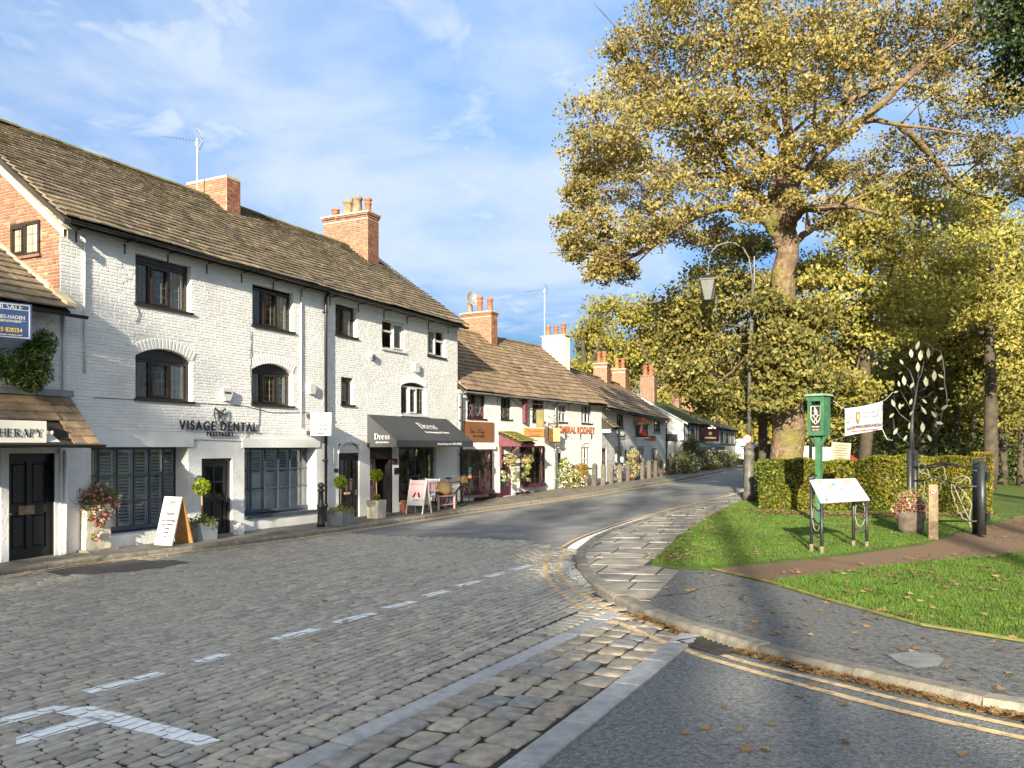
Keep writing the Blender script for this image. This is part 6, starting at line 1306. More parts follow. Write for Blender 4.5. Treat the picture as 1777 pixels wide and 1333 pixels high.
# ================================================================ things along the terrace pavement
def at(px, py, dz=.09): return G(px, py, dz)
def topiary(px, py, s, label, hw=.2, h=.42, stem=.62, r=.2, pm='grey zinc planter', plabel='', bed=True, rz=None):
    p = at(px, py); rz = F1.rot if rz is None else rz
    pl = thing('planter', plabel, 'planter', p, rz, 'planters by the house doors'); mb = MB(); a, b = hw*.92, hw
    mb.add([(-a, -a, 0), (a, -a, 0), (a, a, 0), (-a, a, 0), (-b, -b, h), (b, -b, h), (b, b, h), (-b, b, h), (-b+.03, -b+.03, h), (b-.03, -b+.03, h), (b-.03, b-.03, h), (-b+.03, b-.03, h), (-b+.03, -b+.03, h-.05), (b-.03, -b+.03, h-.05), (b-.03, b-.03, h-.05), (-b+.03, b-.03, h-.05)],
           [(0, 1, 5, 4), (1, 2, 6, 5), (2, 3, 7, 6), (3, 0, 4, 7)]+[(4+i, 4+(i+1) % 4, 8+(i+1) % 4, 8+i) for i in range(4)]+[(8+i, 8+(i+1) % 4, 12+(i+1) % 4, 12+i) for i in range(4)])
    mb.build('pot', MATS[pm], pl); MB().face((-b+.03, -b+.03, h-.04), (b-.03, -b+.03, h-.04), (b-.03, b-.03, h-.04), (-b+.03, b-.03, h-.04)).build('soil', MATS['leaf litter soil'], pl)
    t = thing('topiary_tree', label, 'topiary', p+Vector((0, 0, h-.04)), rz, 'lollipop topiary trees'); MB().tube([(0, 0, 0), (.01, 0, stem*.5), (0, 0, stem)], .018, 6).build('stem', MATS['teak'], t, True)
    leaves('crown', np.vstack([ball((0, 0, stem+r*.6), r, 520, .82), ball((0, 0, stem+r*.6), r*.75, 130, .3)]), .055, MATS['lime topiary leaves'], t)
    q = thing('bedding_plant', 'low green bedding foot of the '+label, 'plant', p+Vector((0, 0, h-.03)), rz, 'bedding round the topiary stems'); P = [ball((0, 0, .1), hw*.62, 160, .4)]
    leaves('lime_foliage', np.vstack(P), .05, MATS['lime topiary leaves'], q)
    if bed: P2 = np.vstack([ball((hw*1.0*math.cos(a), hw*1.0*math.sin(a), .02), .12, 55, .3) for a in np.linspace(0, 2*PI, 9)[:-1]]); leaves('trailing_foliage', P2, .05, MATS['mixed bedding leaves'], q)
topiary(350, 937, 1, 'lollipop tree in front of the black dental door', .24, .38, .68, .185, plabel='dark zinc planter box standing in front of the black dental door', rz=F1.rot-.15)
topiary(591, 911, 1, 'lollipop tree by the black bollard and glazed door', .25, .36, .66, .17, plabel='blue grey square planter beside the cast iron bollard')
topiary(653, 899, 1, 'lollipop tree before the pink door', .20, .50, .62, .18, pm='pale stone', plabel='tall pale stone planter before the pink door', bed=False)
# stone trough pillar of flowers by the clinic door
p = at(158, 956); pl = thing('stone_planter', 'tall whitewashed stone planter pillar between clinic door and shuttered window', 'planter', p, F1.rot)
MB().prism([(-.27, 0), (.27, 0), (.25, .9), (-.25, .9)], -.22, .22).build('pillar', MATS['pale stone'], pl); MB().box(-.33, .30, -.40, .2, -.06, .05).build('step', MATS['gritstone kerb'], pl)
q = thing('flower_display', 'overflowing pink and red flowers on the whitewashed stone pillar', 'flowers', p+Vector((0, 0, .92)), F1.rot)
P = np.vstack([ball((x, y, z), .24, 300, .3) for x, y, z in ((-.2, 0, .1), (.2, 0, .12), (.0, -.1, .2), (.42, .05, .05), (-.1, -.2, -.05))]+[ball((x, -.24, z), .1, 60, .3) for x, z in ((-.2, -.25), (.0, -.4), (-.1, -.6), (.2, -.2), (.05, -.3))])
leaves('leaf_mass', P, .055, MATS['mixed bedding leaves'], q); leaves('blossom', P[::5]+RNG.normal(0, .04, (len(P[::5]), 3)), .075, MATS['pink and red flowers'], q, tmpl=STAR, kind='stuff')
# dental A-board
def aboard(px, py, w, h, sp_, rz, label, face, build_print, leg='teak', top=.0, legs=0.):
    p = at(px, py); t = thing('pavement_sign', label, 'A-board', p, rz); an = math.atan2(sp_/2, h)
    for sg, nm in ((-1, 'front_board'), (1, 'back_board')):
        T = Matrix.Translation((0, sg*sp_/2, 0)) @ Matrix.Rotation(sg*an, 4, 'X')
        mb = MB(T); mb.box(-w/2, w/2, -.012, .012, legs, h)
        o = mb.build(nm, MATS[face if sg < 0 else leg], t)
        if legs:
            mb = MB(T); [mb.box(x, x+.03, -.02, .02, 0, h+.03) for x in (-w/2-.03, w/2)]; mb.build('leg_frame', MATS['white gloss paint'], t)
        if sg < 0: build_print(t, T)
    return t
def dent_print(t, T):
    mb = MB(T); tooth(mb, .02, .84, .16, -.016, .006); mb.build('logo', MATS['grey print'], t)
    for k, (s_, z, sz) in enumerate((('Visage', .62, .10), ('Now Welcoming', .49, .055), ('New Patients', .41, .055), ('Private', .33, .055), ('Dental', .25, .055), ('Care', .17, .045))): text(t, s_, sz, 0, 0, MATS['grey print'], M=T @ Matrix.Translation((0, -.016, z)) @ Matrix.Rotation(PI/2, 4, 'X'), ex=.001, off=.002)
aboard(302, 944, .48, 1.0, .55, R(-24), 'white dental A-board with plywood back leaning by the shuttered window', 'white gloss paint', dent_print, 'varnished plywood')
def dress_print(t, T):
    MB(T).box(-.23, .23, -.018, -.013, .52, 1.0).build('pink_print', MATS['faded pink print'], t)
    for x, s_ in ((-.05, 1), (.06, -1)): MB(T).prism([(x-.05*s_-.03, .5), (x-.05*s_+.03, .5), (x+.03, .62), (x, .68), (x-.03, .62)], -.022, -.018).build('shoe_print', MATS['plum paint'], t)
    text(t, 'NEW COLLECTION', .05, 0, 0, MATS['plum paint'], M=T @ Matrix.Translation((0, -.02, .88)) @ Matrix.Rotation(PI/2, 4, 'X'), ex=.001); text(t, 'Dress', .09, 0, 0, MATS['grey print'], M=T @ Matrix.Translation((0, -.016, .40)) @ Matrix.Rotation(PI/2, 4, 'X'), ex=.001)
aboard(727, 891, .50, 1.02, .62, R(-20), 'pink topped white A-board standing before the dress shop window', 'white gloss paint', dress_print, 'white gloss paint', legs=.26)
def pale_print(t, T): MB(T).box(-.2, .2, -.018, -.013, .4, .95).build('blue_print', MATS['pale blue print'], t)
aboard(751, 882, .46, .98, .5, R(-12), 'pale blue printed A-board behind the pink topped one', 'white gloss paint', pale_print, 'white gloss paint', legs=.25)
# bollard, meter box, chimney pot, bench, sack, bicycle
p = at(557, 914); t = thing('cast_iron_bollard', 'dark cast iron bollard at the foot of the black downpipe', 'bollard', p); MB().lathe((0, 0, 0), [(.10, 0), (.10, .1), (.088, .12), (.088, .45), (.10, .47), (.10, .52), (.075, .56), (.066, .86), (.085, .88), (.085, .92), (.05, .95)], 14).build('post', MATS['black painted iron'], t, True); MB().lathe((0, 0, .95), [(.04, 0), (.075, .03), (.085, .07), (.07, .12), (.0, .15)], 14).build('ball_cap', MATS['black painted iron'], t, True)
p = at(414, 928); t = thing('drain_trap', 'small white rendered pipe stub at the foot of the dental wall', 'pipe stub', p, F1.rot); MB().box(-.09, .09, -.08, .06, -.02, .22).build('body', MATS['white painted render'], t); MB().lathe((0, -.02, .22), [(.06, 0), (.06, .05), (.045, .05), (.04, .03)], 10).build('collar', MATS['white gloss paint'], t)
p = at(702, 890); t = thing('chimney_pot_ornament', 'old clay chimney pot standing on the pavement under the dress window', 'ornament', p); MB().lathe((0, 0, -.02), [(.15, 0), (.15, .05), (.12, .09), (.10, .3), (.13, .33), (.13, .38), (.11, .4), (.08, .4), (.08, .3)], 14).build('pot', MATS['terracotta'], t, True); MB().lathe((0, 0, .37), [(.08, 0), (.07, .015), (.0, .02)], 10).build('soil', MATS['leaf litter soil'], t)
p = at(767, 884); t = thing('garden_bench', 'small pink slatted bench beside the dress shop bicycle', 'bench', p, F1.rot-.05)
for x in (-.45, .45): MB().box(x-.025, x+.025, -.2, -.15, 0, .44).build('leg', MATS['pink paint'], t); MB().box(x-.025, x+.025, .15, .2, 0, .86).build('leg', MATS['pink paint'], t); MB().box(x-.03, x+.03, -.22, .2, .60, .64).build('armrest', MATS['pink paint'], t)
for k in range(4): MB().box(-.47, .47, -.2+.095*k, -.12+.095*k, .42, .445).build('seat_slat', MATS['pink paint'], t)
for k in range(7): MB().box(-.38+.12*k, -.34+.12*k, .16, .185, .5, .82).build('back_slat', MATS['pink paint'], t)
MB().box(-.46, .46, .15, .2, .82, .88).build('top_rail', MATS['pink paint'], t); MB().box(-.44, .44, -.18, -.16, .14, .17).build('stretcher', MATS['pink paint'], t)
q = thing('brown_sack', 'stuffed brown hessian cushion on the pink bench', 'cushion', p+Vector((0.05, 0, .45)), F1.rot-.1); mb = MB(Matrix.Rotation(R(14), 4, 'Y')); mb.lathe((0, .02, 0), [(.02, 0), (.2, .02), (.27, .14), (.25, .32), (.2, .4), (.03, .43)], 10); mb.build('sack', MATS['wicker'], q, True); MB().tube([(-.1, 0, .44), (0, 0, .47), (.1, 0, .42)], .012, 5).build('seam_cord', MATS['teak'], q)
p = at(786, 881); bk = thing('bicycle', 'dark green bicycle with rust mudguard parked against the dress shop wall', 'bicycle', p+Vector((-.02, .1, 0)), F1.rot-.18)
for x in (-.5, .52):
    w_ = MB(); w_.tube([(x+.33*math.cos(a), 0, .34+.33*math.sin(a)) for a in np.linspace(0, 2*PI, 25)], .018, 6, cap=False); w_ = w_.build('wheel', MATS['rubber'], bk, True); s_ = MB()
    for k in range(10): a = PI*2*k/10; s_.tube([(x, 0, .34), (x+.31*math.cos(a), 0, .34+.31*math.sin(a))], .003, 3)
    s_.build('spokes', MATS['galvanised steel'], w_)
    MB().tube([(x+.37*math.cos(a), 0, .34+.37*math.sin(a)) for a in np.linspace(.2, 2.6, 12)], .02, 4).build('mudguard', MATS['rust orange mudguard'], bk)
f = MB(); N_ = dict(bb=(-.02, 0, .32), seat=(-.16, 0, .80), head=(.38, 0, .84), hub=(-.5, 0, .34), fork=(.52, 0, .34), low=(.40, 0, .74))
for a, b in (('bb', 'seat'), ('bb', 'low'), ('seat', 'head'), ('hub', 'bb'), ('hub', 'seat'), ('low', 'fork'), ('head', 'low')): f.tube([N_[a], N_[b]], .017, 6)
f.build('frame', MATS['dark green paint'], bk); MB().tube([(-.17, 0, .8), (-.19, 0, .92)], .014, 6).build('seat_post', MATS['galvanised steel'], bk); MB().lathe((-.2, 0, .92), [(.02, 0), (.12, .02), (.11, .05), (.02, .07)], 10).build('saddle', MATS['rubber'], bk)
MB().tube([(.30, -.28, 1.0), (.40, -.2, 1.04), (.36, 0, .98), (.40, .2, 1.04), (.30, .28, 1.0)], .013, 6).build('handlebar', MATS['galvanised steel'], bk); MB().tube([(.38, 0, .84), (.36, 0, .98)], .014, 6).build('stem', MATS['galvanised steel'], bk)
MB().tube([(-.02+.09*math.cos(a), -.05, .32+.09*math.sin(a)) for a in np.linspace(0, 2*PI, 13)], .008, 4).build('chainwheel', MATS['galvanised steel'], bk)
for s_ in (-1, 1): MB().bar((-.02, s_*.06, .32), (-.02+.12*s_, s_*.09, .22), .02).build('pedal_crank', MATS['galvanised steel'], bk)
mb = MB(); mb.box(.42, .62, -.14, .14, .78, 1.0); mb.build('basket', MATS['wicker'], bk)
# timber posts along the pub frontage
PL = ['grey square timber post, '+q+' end of the row along the pub front' for q in ('first from the near', 'second from the near', 'third from the near', 'fourth from the near', 'fifth from the near', 'sixth from the near', 'sixth from the far', 'fifth from the far', 'fourth from the far', 'third from the far', 'second from the far', 'last at the far')]
POST = None
post_px = [(1032, 845), (1047, 843), (1061, 840), (1076, 838), (1090, 836), (1103, 834), (1115, 832.5), (1127, 830.5), (1138, 829), (1148, 827), (1158, 825.5), (1170, 824)]
for i, (px, py) in enumerate(post_px):
    p = at(px, py, .06); p.z -= .05
    if POST is None:
        POST = thing('timber_post', PL[0], 'post', p, F3.rot, 'timber posts along the pub front'); MB().box(-.10, .10, -.10, .10, 0, 1.02).build('shaft', mat('grey timber', [(.095, .085, .068), (.12, .105, .083), (.075, .067, .057)], .9, .3, 9, .4, 30), POST)
        MB().add([(-.10, -.10, 1.02), (.10, -.10, 1.02), (.10, .10, 1.02), (-.10, .10, 1.02), (0, 0, 1.10)], [(0, 1, 4), (1, 2, 4), (2, 3, 4), (3, 0, 4)]).build('cap', MATS['grey timber'], POST)
    else: dup(POST, p, F3.rot+random.uniform(-.1, .1), PL[i], scale=random.uniform(.86, 1.06))
# conical bushes
for i, (px, py, h, lb) in enumerate(((1043, 832, 1.35, 'pointed golden green bush at the near pub corner by the lean-to'), (1096, 831, 1.25, 'pointed green bush under the hanging basket of the pub'), (1142, 826, 1.15, 'pointed bush below the far lower pub window'), (1163, 824, 1.1, 'pointed bush beside the drain pipe at the far pub end'))):
    p = at(px, py, .06); t = thing('cone_bush', lb, 'bush', p, 0, 'cone shaped bushes by the pub'); MB().lathe((0, 0, 0), [(.14, 0), (.18, .28), (.15, .28)], 10).build('pot', MATS['terracotta'], t, True)
    k = 750; f_ = RNG.random(k)**.7; z = .25+h*(1-f_); rr = .36*f_**.8*(.85+.2*RNG.random(k)); a = RNG.uniform(0, 2*PI, k); leaves('foliage', np.column_stack([rr*np.cos(a), rr*np.sin(a), z]), .075, L_['lime'] if i == 0 else L_['farlime'], t)
# pub benches
BEN = None
for i, (px, py, rz, lb) in enumerate(((1008, 846, .3, 'nearest teak pub bench beside the golden shrub'), (1066, 836, .2, 'teak bench behind the timber posts under the plum pub door'), (1085, 833.5, .1, 'teak bench behind the timber posts below the menu case'), (1122, 830, .1, 'teak bench below the middle pub window'))):
    p = at(px, py, .06); p.x -= .25; p.y += .1
    if BEN is None:
        BEN = thing('pub_bench', lb, 'bench', p, F3.rot-rz, 'teak benches outside the pub')
        for x in (-.6, .6): MB().box(x-.04, x+.04, -.25, -.18, 0, .62).build('leg', MATS['teak'], BEN); MB().box(x-.04, x+.04, .2, .27, 0, .95).build('leg', MATS['teak'], BEN); MB().box(x-.045, x+.045, -.28, .24, .62, .66).build('armrest', MATS['teak'], BEN)
        for k in range(4): MB().box(-.58, .58, -.24+.11*k, -.15+.11*k, .42, .45).build('seat_slat', MATS['teak'], BEN)
        for k in range(9): MB().box(-.52+.125*k, -.47+.125*k, .21, .24, .5, .9).build('back_slat', MATS['teak'], BEN)
        MB().box(-.6, .6, .2, .26, .88, .97).build('top_rail', MATS['teak'], BEN)
    else: dup(BEN, p, F3.rot-rz, lb)
def shrub(name, label, px, py, parts, m, n, sz, cat='shrub', group=None, dz=.05, extra=None):
    p = at(px, py, dz); t = thing(name, label, cat, p, 0, group); P = np.vstack([ball(c, r, n, .5) for c, r in parts]); P = P[P[:, 2] > 0]; leaves('foliage', P, sz, m, t)
    if extra: leaves('flowers', P[RNG.random(len(P)) < .35]+RNG.normal(0, .03, (1, 3)), sz*.9, extra, t, kind='stuff')
    MB().tube([(0, 0, -.05), (0.02, 0, .35)], .02, 5).build('stem', MATS['dark bark'], t)
shrub('flowering_shrub', 'loose white flowering shrub by the grey downpipe and the white cottage door', 976, 848, [((-.3, 0, .45), .5), ((.4, 0, .4), .5), ((0, 0, .75), .42), ((.1, 0, 1.1), .25)], L_['bedding'], 420, .09, extra=MATS['white flowers'])
shrub('golden_shrub', 'golden orange leaved shrub left of the nearest pub bench', 1000, 846, [((0, 0, .4), .45), ((.25, 0, .8), .3)], mat('golden leaves', [(.34, .22, .03), (.28, .15, .03), (.22, .18, .03)], .6, .2, 5, trans=.3), 420, .09)
for i, (px, py, rr_) in enumerate(((1178, 823, .9), (1190, 821, .9), (1217, 817, 1.0), (1232, 815, 1.0), (1246, 812.5, 1.0), (1258, 811, 1.0))):
    shrub('white_hydrangea', ('white hydrangea bush left of the ivy column', 'white hydrangea bush touching the ivy column', 'white hydrangea bush just right of the ivy column', 'second white hydrangea right of the ivy column', 'third white hydrangea right of the ivy column', 'farthest white hydrangea bush before the bend')[i], px, py, [((0, 0, .6), rr_), ((.7, .8, .6), rr_*.8)], L_['bedding'], 420, .17, extra=MATS['white flowers'], group='white flowering bushes before the mossy cottage')
p = at(1202, 819, .05); iv = thing('ivy_column', 'dark ivy grown tree stump standing before the mossy cottage', 'ivy', p); MB().tube([(0, 0, 0), (.1, 0, 1.2), (0, 0, 2.2)], [.2, .18, .1], 7).build('trunk', MATS['dark bark'], iv); leaves('ivy_leaves', np.vstack([ball((random.uniform(-.35, .35), random.uniform(-.3, .3), .25*k), .5, 170, .5) for k in range(1, 10)]), .15, MATS['ivy leaves'], iv)
for i, (px, py, h) in enumerate(((1262, 809, .7), (1272, 808, .8), (1283, 807.5, .7))):
    p = at(px, py, .05); t = thing('dark_planter', ('dark planter tub nearest the white hydrangeas', 'dark planter tub in the middle before the end gable', 'dark planter tub right before the end gable')[i], 'planter', p, 0, 'dark tubs before the white end gable'); MB().lathe((0, 0, 0), [(.35, 0), (.42, h*.8), (.36, h*.8)], 10).build('tub', MATS['black painted iron'], t); leaves('plant', ball((0, 0, h), .5, 160, .4), .16, MATS['ivy leaves'], t)
# ================================================================ right side: lamp post, signs, board, gate, hedge
p = at(1300, 869, .06); lp = thing('street_lamp', 'tall cast iron street lamp with a swan neck and glass lantern', 'street lamp', p, 0); D = p.y; k_ = D/FPX
zl_ = lambda py: HCAM+(HY-py)*D/FPX-p.z; xl_ = lambda px: (px-CX)*D/FPX-p.x
MB().lathe((0, 0, 0), [(.20, 0), (.20, .28), (.165, .30), (.165, 1.45), (.18, 1.48), (.18, 1.56), (.15, 1.6), (.15, 1.68), (.175, 1.7), (.175, 1.78), (.10, 1.84), (.085, 1.95)], 16).build('base_column', mat('weathered lamp iron', (.085, .08, .068), .5, .35, 5, .2, 30, stain=((.20, .18, .13), .60, 3, .5)), lp, True)
mat('grey lamp paint', (.13, .13, .11), .5, .25, 8); zt_ = zl_(492); MB().tube([(0, 0, 1.9), (.02, 0, zt_*.6), (xl_(1307), 0, zt_)], [.075, .066, .058], 10).build('shaft', MATS['weathered lamp iron'], lp, True)
for py in (684, 560): MB().lathe((xl_(1304), 0, zl_(py)), [(.08, 0), (.095, .02), (.095, .09), (.08, .11)], 10).build('collar', MATS['weathered lamp iron'], lp)
arcp = [(1307, 495), (1303, 470), (1300, 448), (1290, 431), (1275, 422), (1260, 421), (1245, 426), (1234, 438), (1230, 455), (1229, 472)]
MB().tube([(xl_(a), 0, zl_(b)) for a, b in arcp], .025, 8).build('swan_neck', MATS['grey lamp paint'], lp, True); MB().tube([(xl_(1309), 0, zl_(500)), (xl_(1309), 0, zl_(445))], .024, 6).build('spike', MATS['grey lamp paint'], lp)
cx_, zt2, zb_ = xl_(1229), zl_(486), zl_(521); A45 = PI/4
MB().lathe((cx_, 0, zt2), [(.36, -.02), (.36, .02), (.24, .10), (.13, .15), (.07, .17), (.07, .22), (.03, .27), (.03, .3)], 4, a0=A45-.35).build('lantern_roof', MATS['black painted iron'], lp)
mb = MB()
for j in range(4): a = A45-.35+PI/2*j; mb.tube([(cx_+.33*math.cos(a), .33*math.sin(a), zt2), (cx_+.15*math.cos(a), .15*math.sin(a), zb_)], .017, 4)
mb.build('lantern_frame', MATS['black painted iron'], lp)
LG = mat('milky lantern glass', (.24, .25, .24), .2, .1, 4, spec=.6, trans=.4)
for j in range(4):
    a, b = A45-.35+PI/2*j, A45-.35+PI/2*(j+1); MB().face((cx_+.14*math.cos(a), .14*math.sin(a), zb_), (cx_+.14*math.cos(b), .14*math.sin(b), zb_), (cx_+.32*math.cos(b), .32*math.sin(b), zt2-.01), (cx_+.32*math.cos(a), .32*math.sin(a), zt2-.01)).build('lantern_pane', LG, lp)
MB().lathe((cx_, 0, zb_-.1), [(.02, 0), (.06, .03), (.15, .08), (.17, .1)], 8).build('lantern_foot', MATS['black painted iron'], lp)
# no U-turn sign
sx_, sz_ = (1295-CX)*D/FPX, HCAM+(HY-762)*D/FPX; ns = thing('no_u_turn_sign', 'small round no U-turn sign with a red ring on the street lamp column', 'road sign', (sx_, D-.12, sz_), 0); c_ = [(.145*math.cos(a), .145*math.sin(a)) for a in np.linspace(0, 2*PI, 25)[:-1]]
MB().prism(c_, -.01, .01).build('plate', MATS['white gloss paint'], ns); MB().tube([(.13*math.cos(a), -.012, .13*math.sin(a)) for a in np.linspace(0, 2*PI, 25)], .017, 4, cap=False).build('red_ring', MATS['red paint'], ns); MB().tube([(-.045, -.013, -.06), (-.045, -.013, .02), (0, -.013, .065), (.045, -.013, .02), (.045, -.013, -.05)], .013, 4).build('arrow', MATS['black gloss paint'], ns); MB().tube([(-.085, -.016, .085), (.085, -.016, -.085)], .010, 4).build('bar', MATS['red paint'], ns); MB().tube([(0, .02, 0), (.18, .1, 0)], .02, 5).build('bracket', MATS['galvanised steel'], ns)
# green village sign
p = at(1421, 908, .066); D = p.y; zs = lambda py: HCAM+(HY-py)*D/FPX-p.z; gs = thing('village_sign', 'green painted PRESTBURY village sign box on a square post', 'sign', p, R(-47)); bw, bd, zb_, zt_ = .185, .16, zs(756), zs(688)
MB().box(-.058, .058, -.058, .058, -.05, zb_+.02).build('post', MATS['green sign paint'], gs)
mb = MB()
for bx in ((-bw, -bw+.075, zb_, zt_), (bw-.075, bw, zb_, zt_), (-bw+.075, bw-.075, zb_, zb_+.10), (-bw+.075, bw-.075, zt_-.11, zt_)): mb.box(bx[0], bx[1], -bd, -bd+.04, bx[2], bx[3])
mb.build('front_frame', MATS['green sign paint'], gs); [MB().box(x, x+.03, -bd+.042, bd, zb_, zt_).build('side_board', MATS['green sign paint'], gs) for x in (-bw, bw-.03)]; MB().box(-bw+.031, bw-.031, -bd+.042, bd-.002, zb_, zb_+.03).build('floor_board', MATS['green sign paint'], gs)
MB().prism([(-bw-.05, zt_+.001), (bw+.05, zt_+.001), (bw+.03, zt_+.05), (-bw-.03, zt_+.05)], -bd-.05, bd+.05).build('roof_board', mat('greyed green board', (.16, .24, .18), .7, .3, 6), gs)
for sgn in (-1, 1): MB().bar((sgn*.05, 0, zb_-.22), (sgn*.18, 0, zb_-.01), .05).build('brace', MATS['green sign paint'], gs)
pz0, pz1 = zb_+.10, zt_-.19; MB().box(-bw+.075, bw-.075, -bd+.012, -bd+.03, pz0, pz1).build('panel', mat('black sign panel', (.03, .026, .024), .5, .1), gs)
ph_ = pz1-pz0; sh = [(-.105, pz1-.03), (-.105, pz0+ph_*.52), (-.07, pz0+ph_*.38), (0, pz0+ph_*.26), (.07, pz0+ph_*.38), (.105, pz0+ph_*.52), (.105, pz1-.03), (-.105, pz1-.03)]
MB().tube([(x, -bd+.008, z) for x, z in sh], .008, 4).build('shield_outline', MATS['gold lettering'] if 0 else mat('cream emblem paint', (.62, .58, .46), .5, .05), gs)
mb = MB(); zc_ = pz0+ph_*.72
mb.prism([(-.03, zc_-.06), (.035, zc_-.06), (.04, zc_), (.025, zc_+.05), (.0, zc_+.07), (-.03, zc_+.13), (-.02, zc_+.06), (-.045, zc_+.02), (-.03, zc_+.005), (-.012, zc_+.01)][::1], -bd+.004, -bd+.011); mb.build('unicorn_emblem', MATS['cream emblem paint'], gs)
mb = MB()
for s_ in (-1, 1):
    mb.tube([(s_*.055, -bd+.008, zc_-.08), (-s_*.035, -bd+.008, zc_-.2)], .007, 4); mb.tube([(-s_*.045+.018*math.cos(a), -bd+.008, zc_-.215+.018*math.sin(a)) for a in np.linspace(0, 2*PI, 9)], .005, 4); mb.box(s_*.055-.02, s_*.055+.02, -bd+.004, -bd+.011, zc_-.085, zc_-.065)
mb.build('crossed_keys_emblem', MATS['cream emblem paint'], gs)
text(gs, 'PRESTBURY', .045, 0, pz0+.075, MATS['cream emblem paint'], y=-bd+.009, sx=.78, ex=.002); text(gs, 'Macclesfield', .042, 0, pz0+.015, MATS['gold lettering'], y=-bd+.009, sx=.78, ex=.002)
signD = D
# interpretation board
lb_, lf_, rb_, rf_ = at(1408, 956, .066), at(1426, 960, .066), at(1481, 948, .066), at(1504, 949, .066)
ib = thing('information_board', 'sloping printed information board on four black tube legs', 'information board', lb_, 0); o = lb_
ztl, zbl = P3(1409, 836, lb_.y).z, P3(1427, 872, lf_.y).z
hs_ = [(lb_, ztl), (lf_, zbl), (rb_, ztl), (rf_, zbl)]
for q, z in hs_: q_ = q-o; MB().tube([(q_.x, q_.y, -.05), (q_.x, q_.y, z-o.z-.005)], .026, 10).build('leg', MATS['black painted iron'], ib, True); MB().lathe((q_.x, q_.y, -.06), [(.032, 0), (.032, .16), (.028, .17)], 10).build('leg_foot', mat('muddy concrete', (.17, .14, .10), .9, .3, 10), ib)
c4 = [Vector((q.x-o.x, q.y-o.y, z-o.z)) for q, z in hs_]; TLp, BLp, TRp, BRp = c4; ux_ = (TRp-TLp).normalized(); vy_ = (TLp-BLp).normalized(); TLp, BLp, TRp, BRp = TLp-ux_*.03+vy_*.03, BLp-ux_*.03-vy_*.03, TRp+ux_*.05+vy_*.03, BRp+ux_*.05-vy_*.03
nn_ = ux_.cross(vy_).normalized()
def pan(u, v, h): return BLp+(BRp-BLp)*u+(TLp-BLp+((TRp-TLp)-(BRp-BLp))*u)*v+nn_*h
mb = MB(); nu = 10
mb.add([pan(i/nu, j/nu, h) for h in (0, .02) for j in range(nu+1) for i in range(nu+1)], [tuple(q+h*(nu+1)**2 for q in ((j*(nu+1)+i, j*(nu+1)+i+1, (j+1)*(nu+1)+i+1, (j+1)*(nu+1)+i) if h else (j*(nu+1)+i, (j+1)*(nu+1)+i, (j+1)*(nu+1)+i+1, j*(nu+1)+i+1))) for h in (0, 1) for j in range(nu) for i in range(nu)])
for a, b in (((0, 0), (1, 0)), ((1, 0), (1, 1)), ((1, 1), (0, 1)), ((0, 1), (0, 0))): mb.face(pan(*a, 0), pan(*b, 0), pan(*b, .02), pan(*a, .02))
mb.build('panel', MATS['printed panel'], ib)
def blot(nm, u, v, du, dv, m, n=10):
    MB().face(*[pan(u+du*math.cos(a), v+dv*math.sin(a), .0225) for a in np.linspace(0, 2*PI, n+1)[:-1]]).build(nm, MATS[m], ib)
for u, v, du, dv, m in ((.33, .62, .045, .085, 'pale green print'), (.43, .75, .045, .075, 'teal print'), (.78, .88, .05, .09, 'pale green print'), (.18, .9, .04, .06, 'pale green print'), (.55, .3, .16, .14, 'pale blue print'), (.93, .4, .04, .2, 'pale blue print')): blot('leaf_print', u, v, du, dv, m)
for u, v, du, dv in ((.55, .55, .03, .05), (.12, .12, .03, .07), (.84, .55, .03, .04), (.12, .75, .02, .03), (.42, .08, .012, .03)): blot('tree_print', u, v, du, dv, 'grey print', 3)
for k in range(9): v = .16+.075*k; u0 = .06+.02*(k % 3); MB().face(pan(u0, v, .022), pan(u0+.22+.03*(k % 2), v, .022), pan(u0+.22+.03*(k % 2), v+.012, .022), pan(u0, v+.012, .022)).build('text_line', MATS['pale blue print'] if k % 2 else MATS['grey print'], ib)
for u, v in ((.62, .42), (.72, .3), (.8, .2), (.52, .4)): MB().face(pan(u, v, .022), pan(u+.1, v-.1, .022), pan(u+.11, v-.08, .022), pan(u+.01, v+.02, .022)).build('branch_print', MATS['brown sign board'], ib)
for a, b in ((lb_, lf_), (rb_, rf_)):
    a_, b_ = a-o, b-o
    for z in (.30, .52, .72): MB().tube([a_.lerp(b_, t_)+Vector((0, 0, z-.05*math.sin(t_*PI)+.03*math.sin(t_*2*PI))) for t_ in np.linspace(0, 1, 9)], .012, 5).build('wavy_rail', MATS['black painted iron'], ib)
    MB().tube([a_.lerp(b_, .5+.38*math.cos(q))+Vector((0, 0, .55+.22*math.sin(q))) for q in np.linspace(0, 2*PI, 15)], .007, 4).build('iron_leaf', MATS['cream painted steel'], ib)
bz = c4[0]; bird = MB(); bird.tube([bz+Vector((-.08, 0, .015)), bz+Vector((-.03, 0, .05)), bz+Vector((.03, 0, .07)), bz+Vector((.07, 0, .10)), bz+Vector((.10, 0, .10))], [.008, .025, .032, .022, .004], 7); bird.tube([bz+Vector((0, 0, 0)), bz+Vector((0, 0, .05))], .006, 4); bird.build('bird_ornament', MATS['black painted iron'], ib, True)
